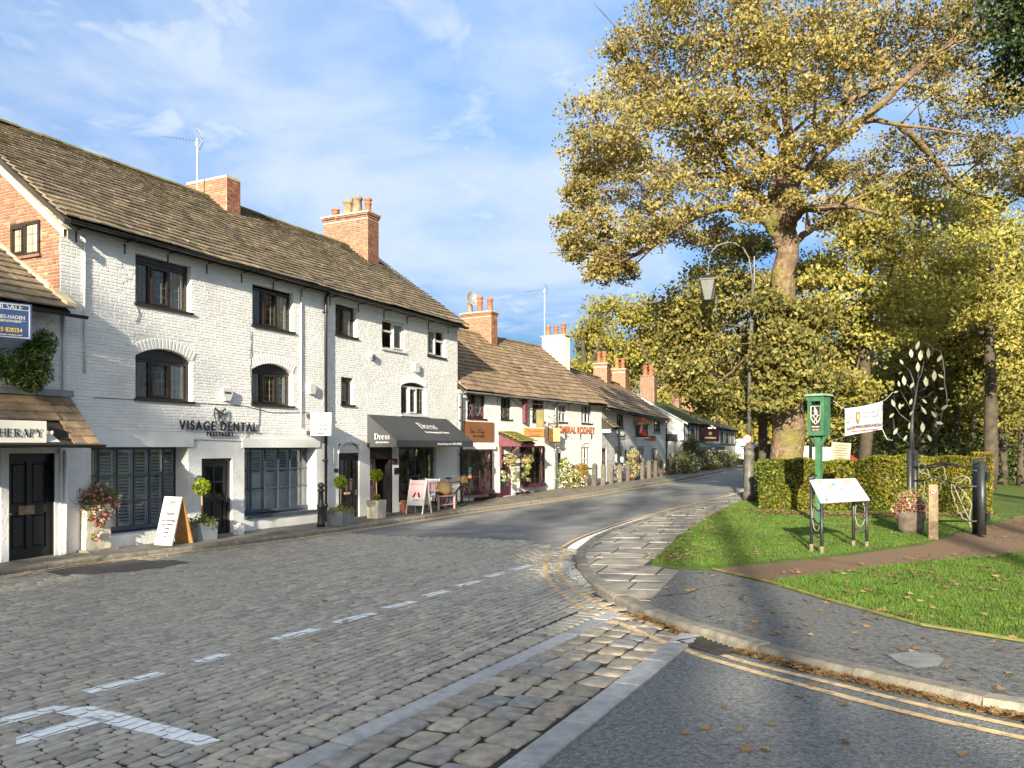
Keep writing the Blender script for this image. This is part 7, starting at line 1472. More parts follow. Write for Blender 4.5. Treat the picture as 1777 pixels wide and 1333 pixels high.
# flower tub
p = at(1580, 924, .066); t = thing('flower_tub', 'dark round wooden tub at the foot of the metal tree gate', 'flower tub', p); MB().lathe((0, 0, -.02), [(.19, 0), (.23, .1), (.245, .30), (.26, .42), (.23, .42), (.22, .36)], 18).build('tub', mat('old tub', (.13, .105, .08), .9, .35, 8, .5, 30), t, True); MB().lathe((0, 0, .36), [(.22, 0), (.0, .02)], 12).build('soil', MATS['leaf litter soil'], t)
q = thing('pink_flowers', 'mound of pink and red begonias in the dark round tub', 'flowers', p+Vector((0, 0, .4))); P = np.vstack([ball((x, y, z), .2, 330, .3) for x, y, z in ((-.15, 0, .08), (.14, 0, .1), (0, -.12, .12), (0, 0, .26), (.05, .1, .1), (-.1, -.05, .2))]); leaves('leaf_mass', P, .05, MATS['mixed bedding leaves'], q); leaves('blossom', P[RNG.random(len(P)) < .55]+RNG.normal(0, .02, (1, 3)), .055, MATS['pink and red flowers'], q, tmpl=STAR, kind='stuff')
p = at(1620, 934, .066); D = p.y; t = thing('wooden_bollard', 'square pale oak bollard with a no dogs disc, in front of the metal gate', 'bollard', p, R(-28)); hb_ = HCAM+(HY-842)*D/FPX-p.z
MB().box(-.075, .075, -.075, .075, -.05, .30).build('lower_shaft', mat('damp oak', (.18, .12, .08), .9, .3, 14, .3, 50), t); MB().box(-.0745, .0745, -.0745, .0745, .302, hb_-.02).build('shaft', MATS['weathered oak'], t); MB().prism([(-.08, hb_-.02), (.08, hb_-.02), (.065, hb_+.01), (-.065, hb_+.01)], -.08, .08).build('cap', MATS['weathered oak'], t)
c_ = [(.052*math.cos(a), hb_-.11+.052*math.sin(a)) for a in np.linspace(0, 2*PI, 19)[:-1]]; MB().prism(c_, -.082, -.0755).build('disc', MATS['white gloss paint'], t); MB().tube([(.045*math.cos(a), -.083, hb_-.11+.045*math.sin(a)) for a in np.linspace(0, 2*PI, 19)], .007, 4, cap=False).build('disc_ring', MATS['red paint'], t); MB().prism([(-.025, hb_-.12), (-.005, hb_-.115), (.025, hb_-.13), (.02, hb_-.10), (-.005, hb_-.095), (-.02, hb_-.085), (-.03, hb_-.10)], -.085, -.082).build('dog_print', MATS['black gloss paint'], t); MB().tube([(-.033, -.086, hb_-.077), (.033, -.086, hb_-.143)], .005, 4).build('disc_bar', MATS['red paint'], t)
# metal tree gate
pl_, pr_ = at(1583, 921, .066), at(1704, 931, .066); mt = thing('metal_tree_gate', 'black metal gate whose post grows into a tree of cream steel leaves', 'gate', pl_, 0); o = pl_
DD = lambda px: pl_.y+(pr_.y-pl_.y)*(px-1583)/(1704-1583)
def Q(px, py, off=0): return P3(px, py, DD(px)+off)-o
for px, off, pyt, r_ in ((1579, 0, 780, .055), (1588, .06, 782, .06)):
    b = Q(px, 921, off); top = Q(px, pyt, off); MB().tube([(b.x, b.y, -.05), (b.x, b.y, top.z)], r_, 12).build('post', MATS['black painted iron'], mt, True)
for px, off, pyt, r_ in ((1694, .35, 797, .065), (1704, 0, 801, .072)):
    b = Q(px, 931, off); top = Q(px, pyt, off); MB().tube([(b.x, b.y, -.05), (b.x, b.y, top.z)], r_, 14).build('post', MATS['black painted iron'], mt, True)
for py in (826, 898): b = Q(1713, py); MB().box(b.x-.03, b.x+.03, b.y-.05, b.y+.05, b.z-.07, b.z+.07).build('hinge', MATS['black gloss paint'], mt)
z3 = lambda pts: [Q(1560+a/7.014, 770+b/7.014, -.02) for a, b in pts]
for pts, r_ in (([(180, 285), (330, 270), (500, 240), (680, 250), (900, 320), (960, 335)], .016), ([(215, 300), (400, 290), (560, 262), (740, 268), (930, 330)], .014), ([(190, 450), (330, 445), (420, 400), (600, 460), (760, 530), (950, 520)], .014), ([(480, 700), (640, 710), (900, 765)], .012), ([(480, 942), (800, 942), (950, 945)], .016), ([(600, 560), (800, 545), (900, 500)], .012)): MB().tube(z3(pts), r_, 6).build('rail', MATS['black painted iron'], mt, True)
for pts in ([(270, 360), (240, 310), (240, 250), (290, 230), (330, 260), (300, 330), (260, 340)], [(250, 350), (370, 380), (400, 440), (400, 480)], [(330, 290), (370, 370), (360, 430), (310, 450), (310, 560), (290, 600), (290, 640), (350, 680), (340, 760), (335, 920)], [(400, 350), (520, 270), (550, 290), (560, 380), (580, 420), (540, 470), (500, 490), (510, 540), (490, 570)], [(390, 400), (480, 410), (520, 450)], [(640, 440), (760, 390), (830, 400), (870, 450), (860, 490)], [(690, 480), (760, 470), (810, 410), (850, 420)],
            [(640, 490), (640, 600), (680, 680), (670, 720), (720, 780), (710, 830), (760, 860), (770, 910), (840, 930), (880, 1020)], [(660, 490), (750, 700), (860, 930)], [(690, 490), (770, 560), (810, 600), (820, 650), (860, 680), (890, 760), (860, 830), (870, 1020)], [(800, 600), (760, 700)], [(285, 640), (300, 720)], [(340, 830), (420, 900)], [(700, 850), (800, 830), (840, 790)], [(430, 470), (450, 420)]):
    v = z3(pts); s_ = [v[0]]
    for a, b in zip(v[:-1], v[1:]): s_ += [a*.75+b*.25, a*.25+b*.75]
    MB().tube(s_+[v[-1]], .0115, 6).build('scroll', MATS['cream painted steel'], mt, True)
z8 = lambda pts, off=0: [Q(1540+a/6.06, 580+b/6.06, off) for a, b in pts]
for pts, r0_, r1_ in (([(250, 1330), (250, 1000), (270, 800), (300, 640), (320, 500), (360, 410), (385, 280)], .034, .010), ([(280, 1330), (262, 1000), (270, 870)], .03, .02), ([(300, 660), (270, 480), (235, 390), (170, 320)], .016, .008), ([(165, 250), (250, 170), (330, 80), (420, 85), (485, 160), (555, 175), (580, 260), (600, 400), (600, 520), (620, 620), (630, 740), (570, 830), (560, 950), (520, 1030), (470, 1080)], .013, .013), ([(235, 925), (130, 840), (80, 760), (70, 640)], .014, .009), ([(60, 880), (70, 990), (130, 1080), (220, 1150), (290, 1180)], .010, .012), ([(290, 1190), (340, 1080), (370, 1030)], .018, .009), ([(245, 790), (180, 670), (130, 590)], .012, .007), ([(305, 660), (400, 670), (480, 600)], .012, .007), ([(545, 800), (505, 740)], .009, .007), ([(320, 500), (325, 400)], .010, .007), ([(300, 620), (410, 560)], .010, .006), ([(290, 720), (370, 760)], .008, .006), ([(260, 600), (200, 520), (175, 500)], .009, .006), ([(560, 840), (510, 870)], .008, .006)):
    v = z8(pts, .02); k = len(v); MB().tube(v, [r0_+(r1_-r0_)*i/(k-1) for i in range(k)], 7).build('branch', MATS['black painted iron'], mt, True)
LP = [(300,165,335,70),(255,250,245,155),(345,280,350,165),(320,225,375,180),(430,255,430,145),(525,295,575,215),(320,400,320,290),(165,320,130,265),(115,420,155,395),(180,540,170,435),(125,555,115,490),(240,570,280,505),(490,495,495,380),(595,465,530,420),(410,555,400,445),(370,495,435,480),(540,575,600,570),(65,615,115,600),(75,765,45,685),(130,790,130,725),(135,765,178,735),(235,745,258,675),(415,730,365,680),(485,725,525,655),(410,845,355,760),(560,795,640,745),(515,880,460,810),(20,880,70,830),(235,855,268,805),(225,1000,235,925),(370,1035,370,925),(510,925,590,945),(65,1060,105,985),(170,1125,205,1060),(460,1130,425,1055)]
for a, b, c, d in LP:
    v0, v1 = z8([(a, b), (c, d)], -.01); ax = (v1-v0); L_leaf = ax.length; ax.normalize(); sd = ax.cross(Vector((0, 1, 0))).normalized(); tw = random.uniform(-.5, .5); sd = (sd*math.cos(tw)+Vector((0, 1, 0))*math.sin(tw)).normalized(); n_l = ax.cross(sd); wl_ = L_leaf*.21; mb = MB(); pf = [(0, 0), (.2, .65), (.45, 1), (.7, .75), (1, 0)]
    ring = [v0+ax*L_leaf*f+sd*wl_*w for f, w in pf]+[v0+ax*L_leaf*f-sd*wl_*w for f, w in pf[-2:0:-1]]; k = len(ring)
    mb.add([r-n_l*.003 for r in ring]+[r+n_l*.003 for r in ring], [tuple(range(k)), tuple(range(2*k-1, k-1, -1))]+[(i+k, (i+1) % k+k, (i+1) % k, i) for i in range(k)]); mb.build('leaf', MATS['cream painted steel'], mt)
b = Q(1709, 799, 0); mb = MB(); mb.tube([b+Vector((-.07, 0, .02)), b+Vector((-.02, 0, .05)), b+Vector((.03, 0, .06)), b+Vector((.06, 0, .066)), b+Vector((.09, 0, .085))], [.006, .026, .03, .02, .004], 7); mb.build('bird_ornament', MATS['black painted iron'], mt, True)
# banner
b0_ = P3(1466, 709, 16.9); bn = thing('banner', 'white parking protest banner tied between village sign and metal tree', 'banner', b0_, 0); TLb, TRb, BRb, BLb = [P3(*q)-b0_ for q in ((1466, 709, 16.9), (1532, 696, 16.2), (1532, 745, 16.2), (1466, 757, 16.9))]
def bp(u, v, h=0): e = TLb.lerp(TRb, u).lerp(BLb.lerp(BRb, u), v); return e+Vector((0, -.014*math.sin(u*9+v*2)-.01*math.sin(u*23)-h, -.02*math.sin(PI*u)*(1-v)))
n, k = 22, 6; mb = MB(); mb.add([bp(i/n, j/k) for j in range(k+1) for i in range(n+1)], [(j*(n+1)+i, (j+1)*(n+1)+i, (j+1)*(n+1)+i+1, j*(n+1)+i+1) for j in range(k) for i in range(n)]); mb.build('cloth', MATS['banner cloth'], bn, True)
uxb = (TRb-TLb).normalized(); Lb = (TRb-TLb).length; Hb = (BLb-TLb).length; Tb = Matrix.Identity(4); vb_ = (TLb-BLb).normalized(); nb_ = uxb.cross(vb_).normalized()
for i, v_ in enumerate((uxb, vb_, nb_)):
    for j in range(3): Tb[j][i] = v_[j]
def btext(s_, u, v, sz, m, sx=1., al='CENTER'): text(bn, s_, sz, 0, 0, MATS[m], M=Matrix.Translation(bp(u, v, .03)) @ Tb @ Matrix.Diagonal((sx, 1, 1, 1)), ex=.001, align=al, off=.001)
btext('SAY', .04, .80, .085, 'grey print', .72, 'LEFT'); btext('NO', .145, .79, .085, 'red paint', .72, 'LEFT'); btext('TO PARKING CHARGES IN PRESTBURY', .225, .775, .085, 'grey print', .465, 'LEFT'); btext('Object before the council consultation ends in November 2023', .50, .93, .035, 'red paint', .72); btext('Prestbury', .50, .30, .085, 'pale blue print', .85, 'LEFT'); btext('Parish Council', .50, .44, .065, 'pale blue print', .85, 'LEFT')
def bpoly(nm, pts, m, h=.028): MB().face(*[bp(u, v, h) for u, v in pts]).build(nm, MATS[m], bn)
bpoly('crest', [(.29, .18), (.29, .48), (.31, .58), (.345, .66), (.38, .58), (.40, .48), (.40, .18)], 'olive plate'); bpoly('crest_emblem', [(.33, .45), (.32, .36), (.345, .24), (.36, .36), (.365, .48)], 'gold lettering', .032)
mb = MB(); [mb.tube([bp(u, v, .03) for u, v in pl], .004, 4) for pl in ([(.02, .3), (.12, .28), (.15, .4), (.12, .52), (.02, .5)], [(.04, .5), (.09, .6), (.14, .5)], [(.03, .4), (.13, .4)], [(.85, .28), (.9, .1), (.97, .12), (.96, .4), (.9, .5), (.85, .42), (.85, .28)], [(.85, .3), (.97, .28)], [(.88, .5), (.92, .66), (.95, .45)])]; mb.build('car_drawing', MATS['grey print'], bn)
for a, b in (((0, 0), P3(1447, 696, signD-.25)), ((0, 1), P3(1440, 764, signD+.1)), ((1, 0), P3(1549, 681, DD(1549)+.02)), ((1, 1), P3(1549, 764, DD(1549)+.02))):
    e = b-b0_; s_ = bp(*a); m_ = (s_+e)/2+Vector((0, 0, -.10 if a == (1, 1) else -.02)); MB().tube([s_, s_.lerp(m_, .5)+Vector((0, 0, -.01)), m_, m_.lerp(e, .5), e], .006, 4).build('cord', MATS['white gloss paint'], bn)
# stone tablet and things behind the hedge
D = 24.5; p = P3(1452, 800, D); p.z = gz(p.x, D); t = thing('headstone', 'leaning pale carved stone tablet rising behind the hedge', 'headstone', p, R(-20)); T = Matrix.Rotation(R(4), 4, 'Y'); h0_ = HCAM+(HY-768)*D/FPX-p.z
MB(T).box(-.27, .27, -.05, .05, -.1, h0_).build('slab', mat('lichened stone', (.42, .38, .28), .9, .25, 6, .4, 30), t)
for k in range(6): MB(T).box(-.2+.02*(k % 2), .2-.03*(k % 3), -.056, -.05, h0_-.10-.075*k, h0_-.075-.075*k).build('inscription_line', MATS['wicker'], t)
def car(label, name, p, rz, paint, kind='car', plate=True):
    t = thing(name, label, 'car', p, rz); L_c, W_c, H_c = 4.2, .85, 1.5
    low = [(-2.1, .35), (-2.08, .75), (-1.95, .92), (1.2, .95), (1.95, .80), (2.1, .55), (2.05, .3), (-2.05, .3)]; MB().prism(low[::-1], -W_c, W_c).build('body', MATS[paint], t)
    cab = [(-1.9, .93), (-1.45, H_c), (.1, H_c+.02), (1.05, .95)]; mb = MB(); w2 = W_c-.14
    mb.add([(-1.9, -W_c+.03, .93), (1.05, -W_c+.03, .95), (.1, -w2, H_c), (-1.45, -w2, H_c), (-1.9, W_c-.03, .93), (1.05, W_c-.03, .95), (.1, w2, H_c), (-1.45, w2, H_c)], [(0, 1, 2, 3), (7, 6, 5, 4), (1, 5, 6, 2), (2, 6, 7, 3), (3, 7, 4, 0)]); mb.build('cabin', MATS[paint], t)
    gm = MATS['black gloss paint']; q = .008
    for s_ in (-1, 1):
        f = lambda x, z: (x, s_*(W_c-.03-.11*(z-.94)/.56+q), z); MB().face(*([f(-1.6, 1.0), f(-.5, 1.0), f(-.5, 1.42), f(-1.35, 1.42)][::s_*-1])).build('side_window', gm, t); MB().face(*([f(-.42, 1.0), f(.8, 1.0), f(.12, 1.42), f(-.42, 1.42)][::s_*-1])).build('side_window', gm, t)
        for x in (-1.3, 1.3): w_ = MB(Matrix.Rotation(PI/2, 4, 'X')); w_.lathe((x, .32, -s_*W_c-.1), [(.31, 0), (.32, .05), (.32, .17), (.31, .2)], 16); w_ = w_.build('wheel', MATS['rubber'], t); r_ = MB(Matrix.Rotation(PI/2, 4, 'X')); r_.lathe((x, .32, -s_*(W_c+.02)-.09), [(.19, 0), (.19, .18)], 12); r_.build('rim', MATS['galvanised steel'], w_)
        MB().box(2.0, 2.09, s_*.5-.16, s_*.5+.16, .6, .74).build('headlight', MATS['clear lamp lens'], t); MB().box(-2.115, -2.0, s_*.62-.15, s_*.62+.15, .68, .86).build('tail_light', MATS['red paint'], t)
    MB().face((.98, -.68, 1.0), (.98, .68, 1.0), (.16, .6, 1.45), (.16, -.6, 1.45)).build('windscreen', gm, t); MB().face((-1.87, .68, 1.0), (-1.87, -.68, 1.0), (-1.5, -.6, 1.43), (-1.5, .6, 1.43)).build('rear_window', gm, t)
    if plate: MB().box(-2.125, -2.09, -.26, .26, .5, .62).build('number_plate', MATS['white gloss paint'], t)
    return t
p = P3(1391, 800, 34); p.z = gz(p.x, 34)+.28; c_ = car('dark parked car with a pale board behind its glass, just right of the sycamore trunk', 'parked_car', p, R(160), 'dark car paint'); MB().box(-.3, .45, .70, .82, .98, 1.55).build('window_board', mat('pale yellow board', (.62, .58, .36), .6, .1), c_)
p = P3(1432, 800, 36); p.z = gz(p.x, 36)+.30; car('red parked car mostly hidden behind the green sign post', 'parked_car', p, R(12), 'red car paint')
p = P3(1321, 800, 40); p.z = gz(p.x, 40); t = thing('lean_to_shed', 'weathered dark timber shed left of the sycamore trunk', 'shed', p, R(10)); MB().prism([(-.5, -.1), (.5, -.1), (.5, 1.55), (.2, 1.85), (-.5, 1.75)], -.6, .9).build('shed_body', mat('dark boards', [(.05, .04, .03), (.08, .065, .045)], .9, .4, 8), t)
for k in range(5): MB().box(-.48+.2*k, -.32+.2*k, -.62, -.6, -.1, 1.6).build('board', MATS['dark boards'], t)
MB().prism([(-.6, 1.76), (.15, 1.9), (.6, 1.58), (.6, 1.64), (.16, 1.96), (-.6, 1.83)], -.7, 1.0).build('roof', MATS['lead'], t)
p = P3(1407, 900, 33); p.z = gz(p.x, 33); t = thing('thin_lamp_column', 'slim dark lamp column seen through leaves right of the sycamore trunk', 'street lamp', p); MB().tube([(0, 0, 0), (0, 0, 6.3)], [.07, .045], 8).build('column', MATS['black painted iron'], t, True); MB().lathe((0, 0, 6.3), [(.05, 0), (.2, .3), (.22, .32), (.05, .45)], 8).build('lantern', MATS['black painted iron'], t)
# beech hedge
def rfield(P, f=1.0): return .5+.25*np.sin(P[:, 0]*1.7*f+P[:, 1]*.9*f)+.25*np.sin(P[:, 0]*.8*f-P[:, 2]*2.1*f+1.3)
ha, hb = G(1316, 889).xy, G(1722, 895).xy; hd = (hb-ha).normalized(); hn = Vector((-hd.y, hd.x)); HL = (hb-ha).length
hg = thing('beech_hedge', 'clipped beech hedge turning yellow and orange along the lawn', 'hedge', (ha.x, ha.y, gz(*ha)), 0)
def hedge_pts(L_, th, h0, h1, n, o_, d_, n_):
    u = RNG.random(n)*L_; s_ = RNG.random(n); w = RNG.random(n); hz = h0+(h1-h0)*u/L_+.05*np.sin(u*2.3)+.03*np.sin(u*7)
    a = np.where(s_ < .62, np.abs(RNG.normal(0, .09, n)), np.where(s_ < .9, RNG.random(n)*th, th-np.abs(RNG.normal(0, .06, n)))); z = np.where((s_ >= .62) & (s_ < .9), hz-np.abs(RNG.normal(0, .07, n)), .06+(hz-.06)*w)
    a = a+.04*np.sin(u*3.1+z*4)+.03*np.sin(u*8+z*7)
    return np.column_stack([o_.x+d_.x*u+n_.x*a-ha.x, o_.y+d_.y*u+n_.y*a-ha.y, z])
Ph = np.vstack([hedge_pts(HL, 1.1, 1.38, 1.62, 30000, ha, hd, hn), hedge_pts(1.1, .35, 1.6, 1.6, 2600, hb, hn, -hd), hedge_pts(1.1, .35, 1.36, 1.36, 2600, ha, hn, hd)])
rv_ = np.clip(.02+.80*((Ph[:, 0]/HL)*.5+.5*rfield(Ph))+RNG.normal(0, .17, len(Ph)), 0, .99)
leaves('hedge_leaves', Ph, .085, MATS['beech hedge leaves'], hg, rnd=rv_*.97)
mb = MB(); q = [(ha+hd*.12+hn*.12), (hb-hd*.12+hn*.12), (hb-hd*.12+hn*.98), (ha+hd*.12+hn*.98)]; mb.add([(v.x-ha.x, v.y-ha.y, z) for z in (.02, 1.24) for v in q], [(0, 1, 5, 4), (1, 2, 6, 5), (2, 3, 7, 6), (3, 0, 4, 7), (4, 5, 6, 7)]); mb.build('twig_mass', mat('hedge twigs', (.028, .022, .014), .95, .4, 8), hg)
hs2_ = [G(1311, 880).xy, Vector((8.6, 27.5)), Vector((11.5, 33.5)), Vector((15.5, 43))]; hg2 = thing('road_hedge', 'dark green hedge running back beside the road behind the street lamp', 'hedge', (ha.x, ha.y, gz(*ha)), 0); PP = []
for a, b in zip(hs2_[:-1], hs2_[1:]): d_ = (b-a).normalized(); PP.append(hedge_pts((b-a).length, .9, 1.3, 1.3, 4200, a, d_, Vector((d_.y, -d_.x))))
leaves('hedge_leaves', np.vstack(PP), .11, MATS['beech hedge leaves'], hg2, rnd=np.clip(RNG.normal(.18, .15, sum(len(q) for q in PP)), 0, .9))
# ================================================================ trees
def bezier(a, b, sag, n=5):
    m = (a+b)/2+Vector((random.uniform(-.15, .15), random.uniform(-.15, .15), sag))*((b-a).length)
    return [a*(1-t)**2+m*2*t*(1-t)+b*t*t for t in [i/(n-1) for i in range(n)]]
def smooth3(pts):
    """Chaikin pass over (Vector, radius) points."""
    out = [pts[0]]
    for (a, ra), (b, rb) in zip(pts[:-1], pts[1:]): out += [(a*.75+b*.25, ra*.75+rb*.25), (a*.25+b*.75, ra*.25+rb*.75)]
    return out+[pts[-1]]
def tree(name, label, base, trunk, limbs, lobes, lm, per, size, bark='sycamore bark', group=None, sub=13, flat=.55, wob=.05, twigs=True, cr=.42, hue=0., cat='tree', nb=9, side=0):
    """base Vector; trunk / limbs: lists of (Vector, radius); lobes: (Vector, radius[, leaf share])."""
    t = thing(name, label, cat, base, 0, group); o = Vector(base)
    def seg(nm, pts, n):
        pts = smooth3(pts); pts = [(p-o+Vector((random.gauss(0, wob), random.gauss(0, wob), 0))*min(1, r*4), r) for p, r in pts]
        MB().tube([p for p, r in pts], [r*random.uniform(.93, 1.07) for p, r in pts], n).build(nm, MATS[bark], t, True); return [(p, r) for p, r in pts]
    nodes = [q for q in seg('trunk', trunk, 12)][len(trunk):]
    for l in limbs:
        nd = seg('limb', smooth3(l), nb); nodes += nd
        for k in range(side):          # side branches off each limb
            i = int(len(nd)*random.uniform(.3, .95)); p, r = nd[min(i, len(nd)-2)]; d = (nd[min(i+1, len(nd)-1)][0]-p).normalized(); L = random.uniform(1.0, 2.6)
            v = (d*.6+Vector((random.uniform(-1, 1), random.uniform(-1, 1), random.uniform(-.1, .9)))).normalized(); q = p+v*L*.55+Vector((0, 0, .08*L)); e = p+v*L+Vector((random.uniform(-.2, .2), random.uniform(-.2, .2), .3*L*random.random())); rr_ = min(r*.55, .06)
            nodes += seg('side_branch', [(p+o, rr_), (q+o, rr_*.65), (e+o, .012)], 6)
    tw = MB(); P = []; rr = []
    for lb in lobes:
        c, r = lb[0]-o, lb[1]; share = lb[2] if len(lb) > 2 else 1.
        p0, r0 = min(nodes, key=lambda q: (q[0]-c).length+max(0, q[0].z-c.z)*.6)
        br = bezier(p0, c, .10, 6); rad = min(r0*.6, .035+.012*(c-p0).length)
        if twigs: tw.tube(br, [rad*(1-.6*i/5) for i in range(6)], 6, cap=False)
        loc = [(q, rad*(1-.6*i/5)) for i, q in enumerate(br)][1:]
        for k in range(sub):
            v = Vector(RNG.normal(size=3)).normalized()*r*(.35+.62*random.random()**.6); v.z *= .8; q = c+v
            s0, sr = min(loc, key=lambda w: (w[0]-q).length)
            if twigs:
                b2 = bezier(s0, q, random.uniform(-.05, .15), 4); tw.tube(b2, [max(.006, sr*.5*(1-.7*i/3)) for i in range(4)], 4, cap=False)
            n = int(per*share/sub*random.uniform(.5, 1.5)); g = RNG.normal(size=(n, 3))*np.array((1, 1, flat))*r*cr*random.uniform(.6, 1.1); g *= np.minimum(1, 1.9*r*cr/np.maximum(.01, np.linalg.norm(g, axis=1)))[:, None]
            P.append(np.array(q)+g); rr.append(np.mod(np.clip(RNG.normal(.48+hue+random.gauss(0, .13), .16, n), .01, .98), 1))
    if twigs and tw.f: tw.build('twigs', MATS[bark], t, True, kind='stuff')
    P = np.vstack(P); rr = np.concatenate(rr)
    leaves('crown', P, size, lm, t, rnd=rr); return t
VP = lambda px, py, D, r: (P3(px, py, D), r)
# ---- the great sycamore
TB_ = P3(1362, 800, 27); TB_.z = gz(TB_.x, 27)-.1
trunk = [(TB_+Vector((0, 0, 0)), .72), (TB_+Vector((0, 0, .5)), .56), VP(1366, 720, 27, .50), VP(1362, 640, 27, .44), VP(1357, 560, 27, .40), VP(1359, 490, 27, .37), VP(1367, 430, 27, .35), VP(1362, 385, 27, .34), VP(1360, 340, 27, .26)]
def LM(r0, r1, d, pts, D0=27): k = len(pts); return [VP(a, b, D0+d*(i/(k-1))**1.2, r0+(r1-r0)*i/(k-1)) for i, (a, b) in enumerate(pts)]
limbs = [LM(.20, .022, -3, [(1352, 425), (1338, 384), (1276, 358), (1237, 362), (1199, 380), (1160, 406), (1127, 415), (1085, 402)]),
 LM(.19, .02, -2, [(1356, 400), (1343, 372), (1309, 333), (1280, 308), (1228, 302), (1184, 308), (1145, 292), (1090, 300)]),
 LM(.18, .02, 2.5, [(1360, 380), (1340, 340), (1348, 298), (1314, 254), (1266, 221), (1228, 216), (1189, 230), (1130, 220)]),
 LM(.19, .022, -3.5, [(1320, 342), (1285, 317), (1261, 283), (1242, 250), (1223, 211), (1199, 180), (1160, 140)]),
 LM(.18, .02, 1.5, [(1360, 360), (1352, 320), (1362, 269), (1348, 216), (1324, 182), (1290, 173), (1276, 134), (1262, 80), (1240, 20)]),
 LM(.21, .022, -1, [(1364, 360), (1367, 320), (1372, 250), (1362, 192), (1357, 144), (1372, 106), (1362, 48), (1338, -20), (1330, -90)]),
 LM(.19, .022, 2.5, [(1366, 350), (1376, 300), (1402, 250), (1434, 202), (1468, 178), (1525, 149), (1568, 144), (1612, 158), (1690, 190)]),
 LM(.18, .02, -2.5, [(1368, 345), (1388, 305), (1429, 269), (1463, 240), (1506, 204), (1554, 216), (1612, 222), (1690, 235)]),
 LM(.17, .05, -3, [(1370, 395), (1391, 362), (1429, 360), (1475, 356), (1530, 372)]), LM(.15, .04, 3, [(1366, 440), (1390, 408), (1414, 396), (1446, 378), (1500, 350)]),
 LM(.14, .03, 2, [(1515, 155), (1530, 96), (1500, 60), (1520, 0)]), LM(.13, .03, 1, [(1466, 180), (1474, 115), (1477, 72), (1458, 20)]), LM(.16, .04, -2, [(1470, 235), (1530, 180), (1600, 110), (1660, 70)]),
 LM(.13, .03, 2, [(1560, 215), (1610, 260), (1660, 330), (1720, 345)]), LM(.12, .03, -2, [(1228, 216), (1180, 180), (1120, 130)]), LM(.11, .03, -3, [(1160, 406), (1110, 440), (1075, 455)]),
 LM(.13, .02, 2.5, [(1352, 470), (1310, 500), (1270, 540), (1230, 600)]), LM(.11, .02, 2.5, [(1358, 540), (1320, 590), (1280, 640), (1220, 680)])]
def LB(lst, D0, sp_, share=1.0): return [(P3(a, b, D0+(c[3] if len(c) > 3 else random.uniform(-sp_, sp_))), r*D0/FPX, (c[4] if len(c) > 4 else share)) for c in lst for a, b, r in [c[:3]]]
up = [(1040, 215, 62), (1015, 270, 52), (1045, 330, 70), (1012, 390, 48), (1050, 425, 46), (1095, 150, 66), (1110, 90, 60), (1120, 230, 70), (1115, 330, 66), (1150, 45, 70), (1190, 120, 72), (1200, 270, 62), (1210, 190, 66), (1180, 390, 52, 1), (1120, 395, 46), (1240, 20, 74), (1260, 110, 70), (1300, 40, 74), (1330, 120, 66, 3), (1290, 230, 60, 3.5, .7), (1390, 60, 74), (1430, 120, 66, 3, .8), (1400, 180, 56, 3.5, .6), (1470, 40, 76), (1550, 60, 76), (1520, 110, 60, 2, .8), (1490, 160, 60, 3, .6), (1620, 60, 66), (1590, 130, 60, 1, .6), (1640, 130, 60, -1, .55), (1680, 90, 58, 0, .6), (1560, 260, 56, 2, .6), (1620, 270, 54, 1, .45), (1690, 200, 66, 0, .8), (1730, 260, 56, 0, .9), (1740, 170, 56), (1760, 310, 50), (1480, 290, 62, 3.5, .9), (1540, 330, 62, 3), (1430, 310, 48, 3.5, .9), (1250, 330, 50, 3, .5), (1240, 400, 40, 2, .5), (1160, -40, 80), (1280, -70, 90), (1420, -80, 95), (1560, -60, 90), (1680, -20, 80), (1075, 470, 34), (1045, 465, 34), (1720, 20, 60), (1320, 320, 40, 4, .6), (1180, 330, 50, -3, .6), (1010, 330, 42), (1000, 430, 34), (1085, 270, 54), (1150, 180, 60, 3), (1290, 290, 44, -2, .45), (1230, 250, 44, -2, .5), (1330, 210, 46, -2, .45), (1410, 240, 44, -2, .4), (1380, 150, 46, -3, .5), (1450, 215, 40, -3, .4), (1300, 360, 34, -2, .4), (1400, 330, 36, -2, .5), (1450, 370, 40, -1, .6), (1350, 270, 34, -2, .3), (1260, 190, 44, -3, .5), (1500, 120, 50, -3, .5), (1440, 60, 60, -3, .7), (1330, 70, 60, -3, .7)]
tree('sycamore_tree', 'towering sycamore with a broad golden brown crown and mossy limbs behind the hedge', TB_, trunk, limbs, LB(up, 27, 3.6), L_['syc'], 1700, .13, hue=.02, sub=26, cr=.25, side=5)
# ---- lower, greener sycamore skirt left of the trunk
lo = [(1195, 535, 46), (1240, 490, 46), (1180, 590, 40), (1215, 600, 56), (1265, 560, 60), (1255, 640, 58), (1200, 660, 40), (1290, 500, 50), (1310, 620, 56), (1330, 560, 46, -1.5, .5), (1290, 690, 44), (1235, 700, 34), (1345, 660, 44, -2, .6), (1400, 560, 46), (1410, 640, 50), (1330, 710, 34), (1180, 545, 30), (1400, 480, 44), (1430, 700, 34), (1352, 590, 36, -4.5, .8), (1372, 560, 30, -4.5, .7), (1352, 690, 30, -4.5, .6), (1380, 600, 30, -4.5, .6), (1360, 630, 28, -4.6, .6), (1335, 525, 28, -4, .5), (1388, 650, 34, -4.5, .5), (1345, 660, 26, -4.5, .35), (1400, 540, 30, -4, .5), (1260, 430, 44, 3, .8), (1310, 430, 36, 4, .8), (1170, 640, 28)]
bT = P3(1318, 800, 29.5); bT.z = gz(bT.x, 29.5)-.1
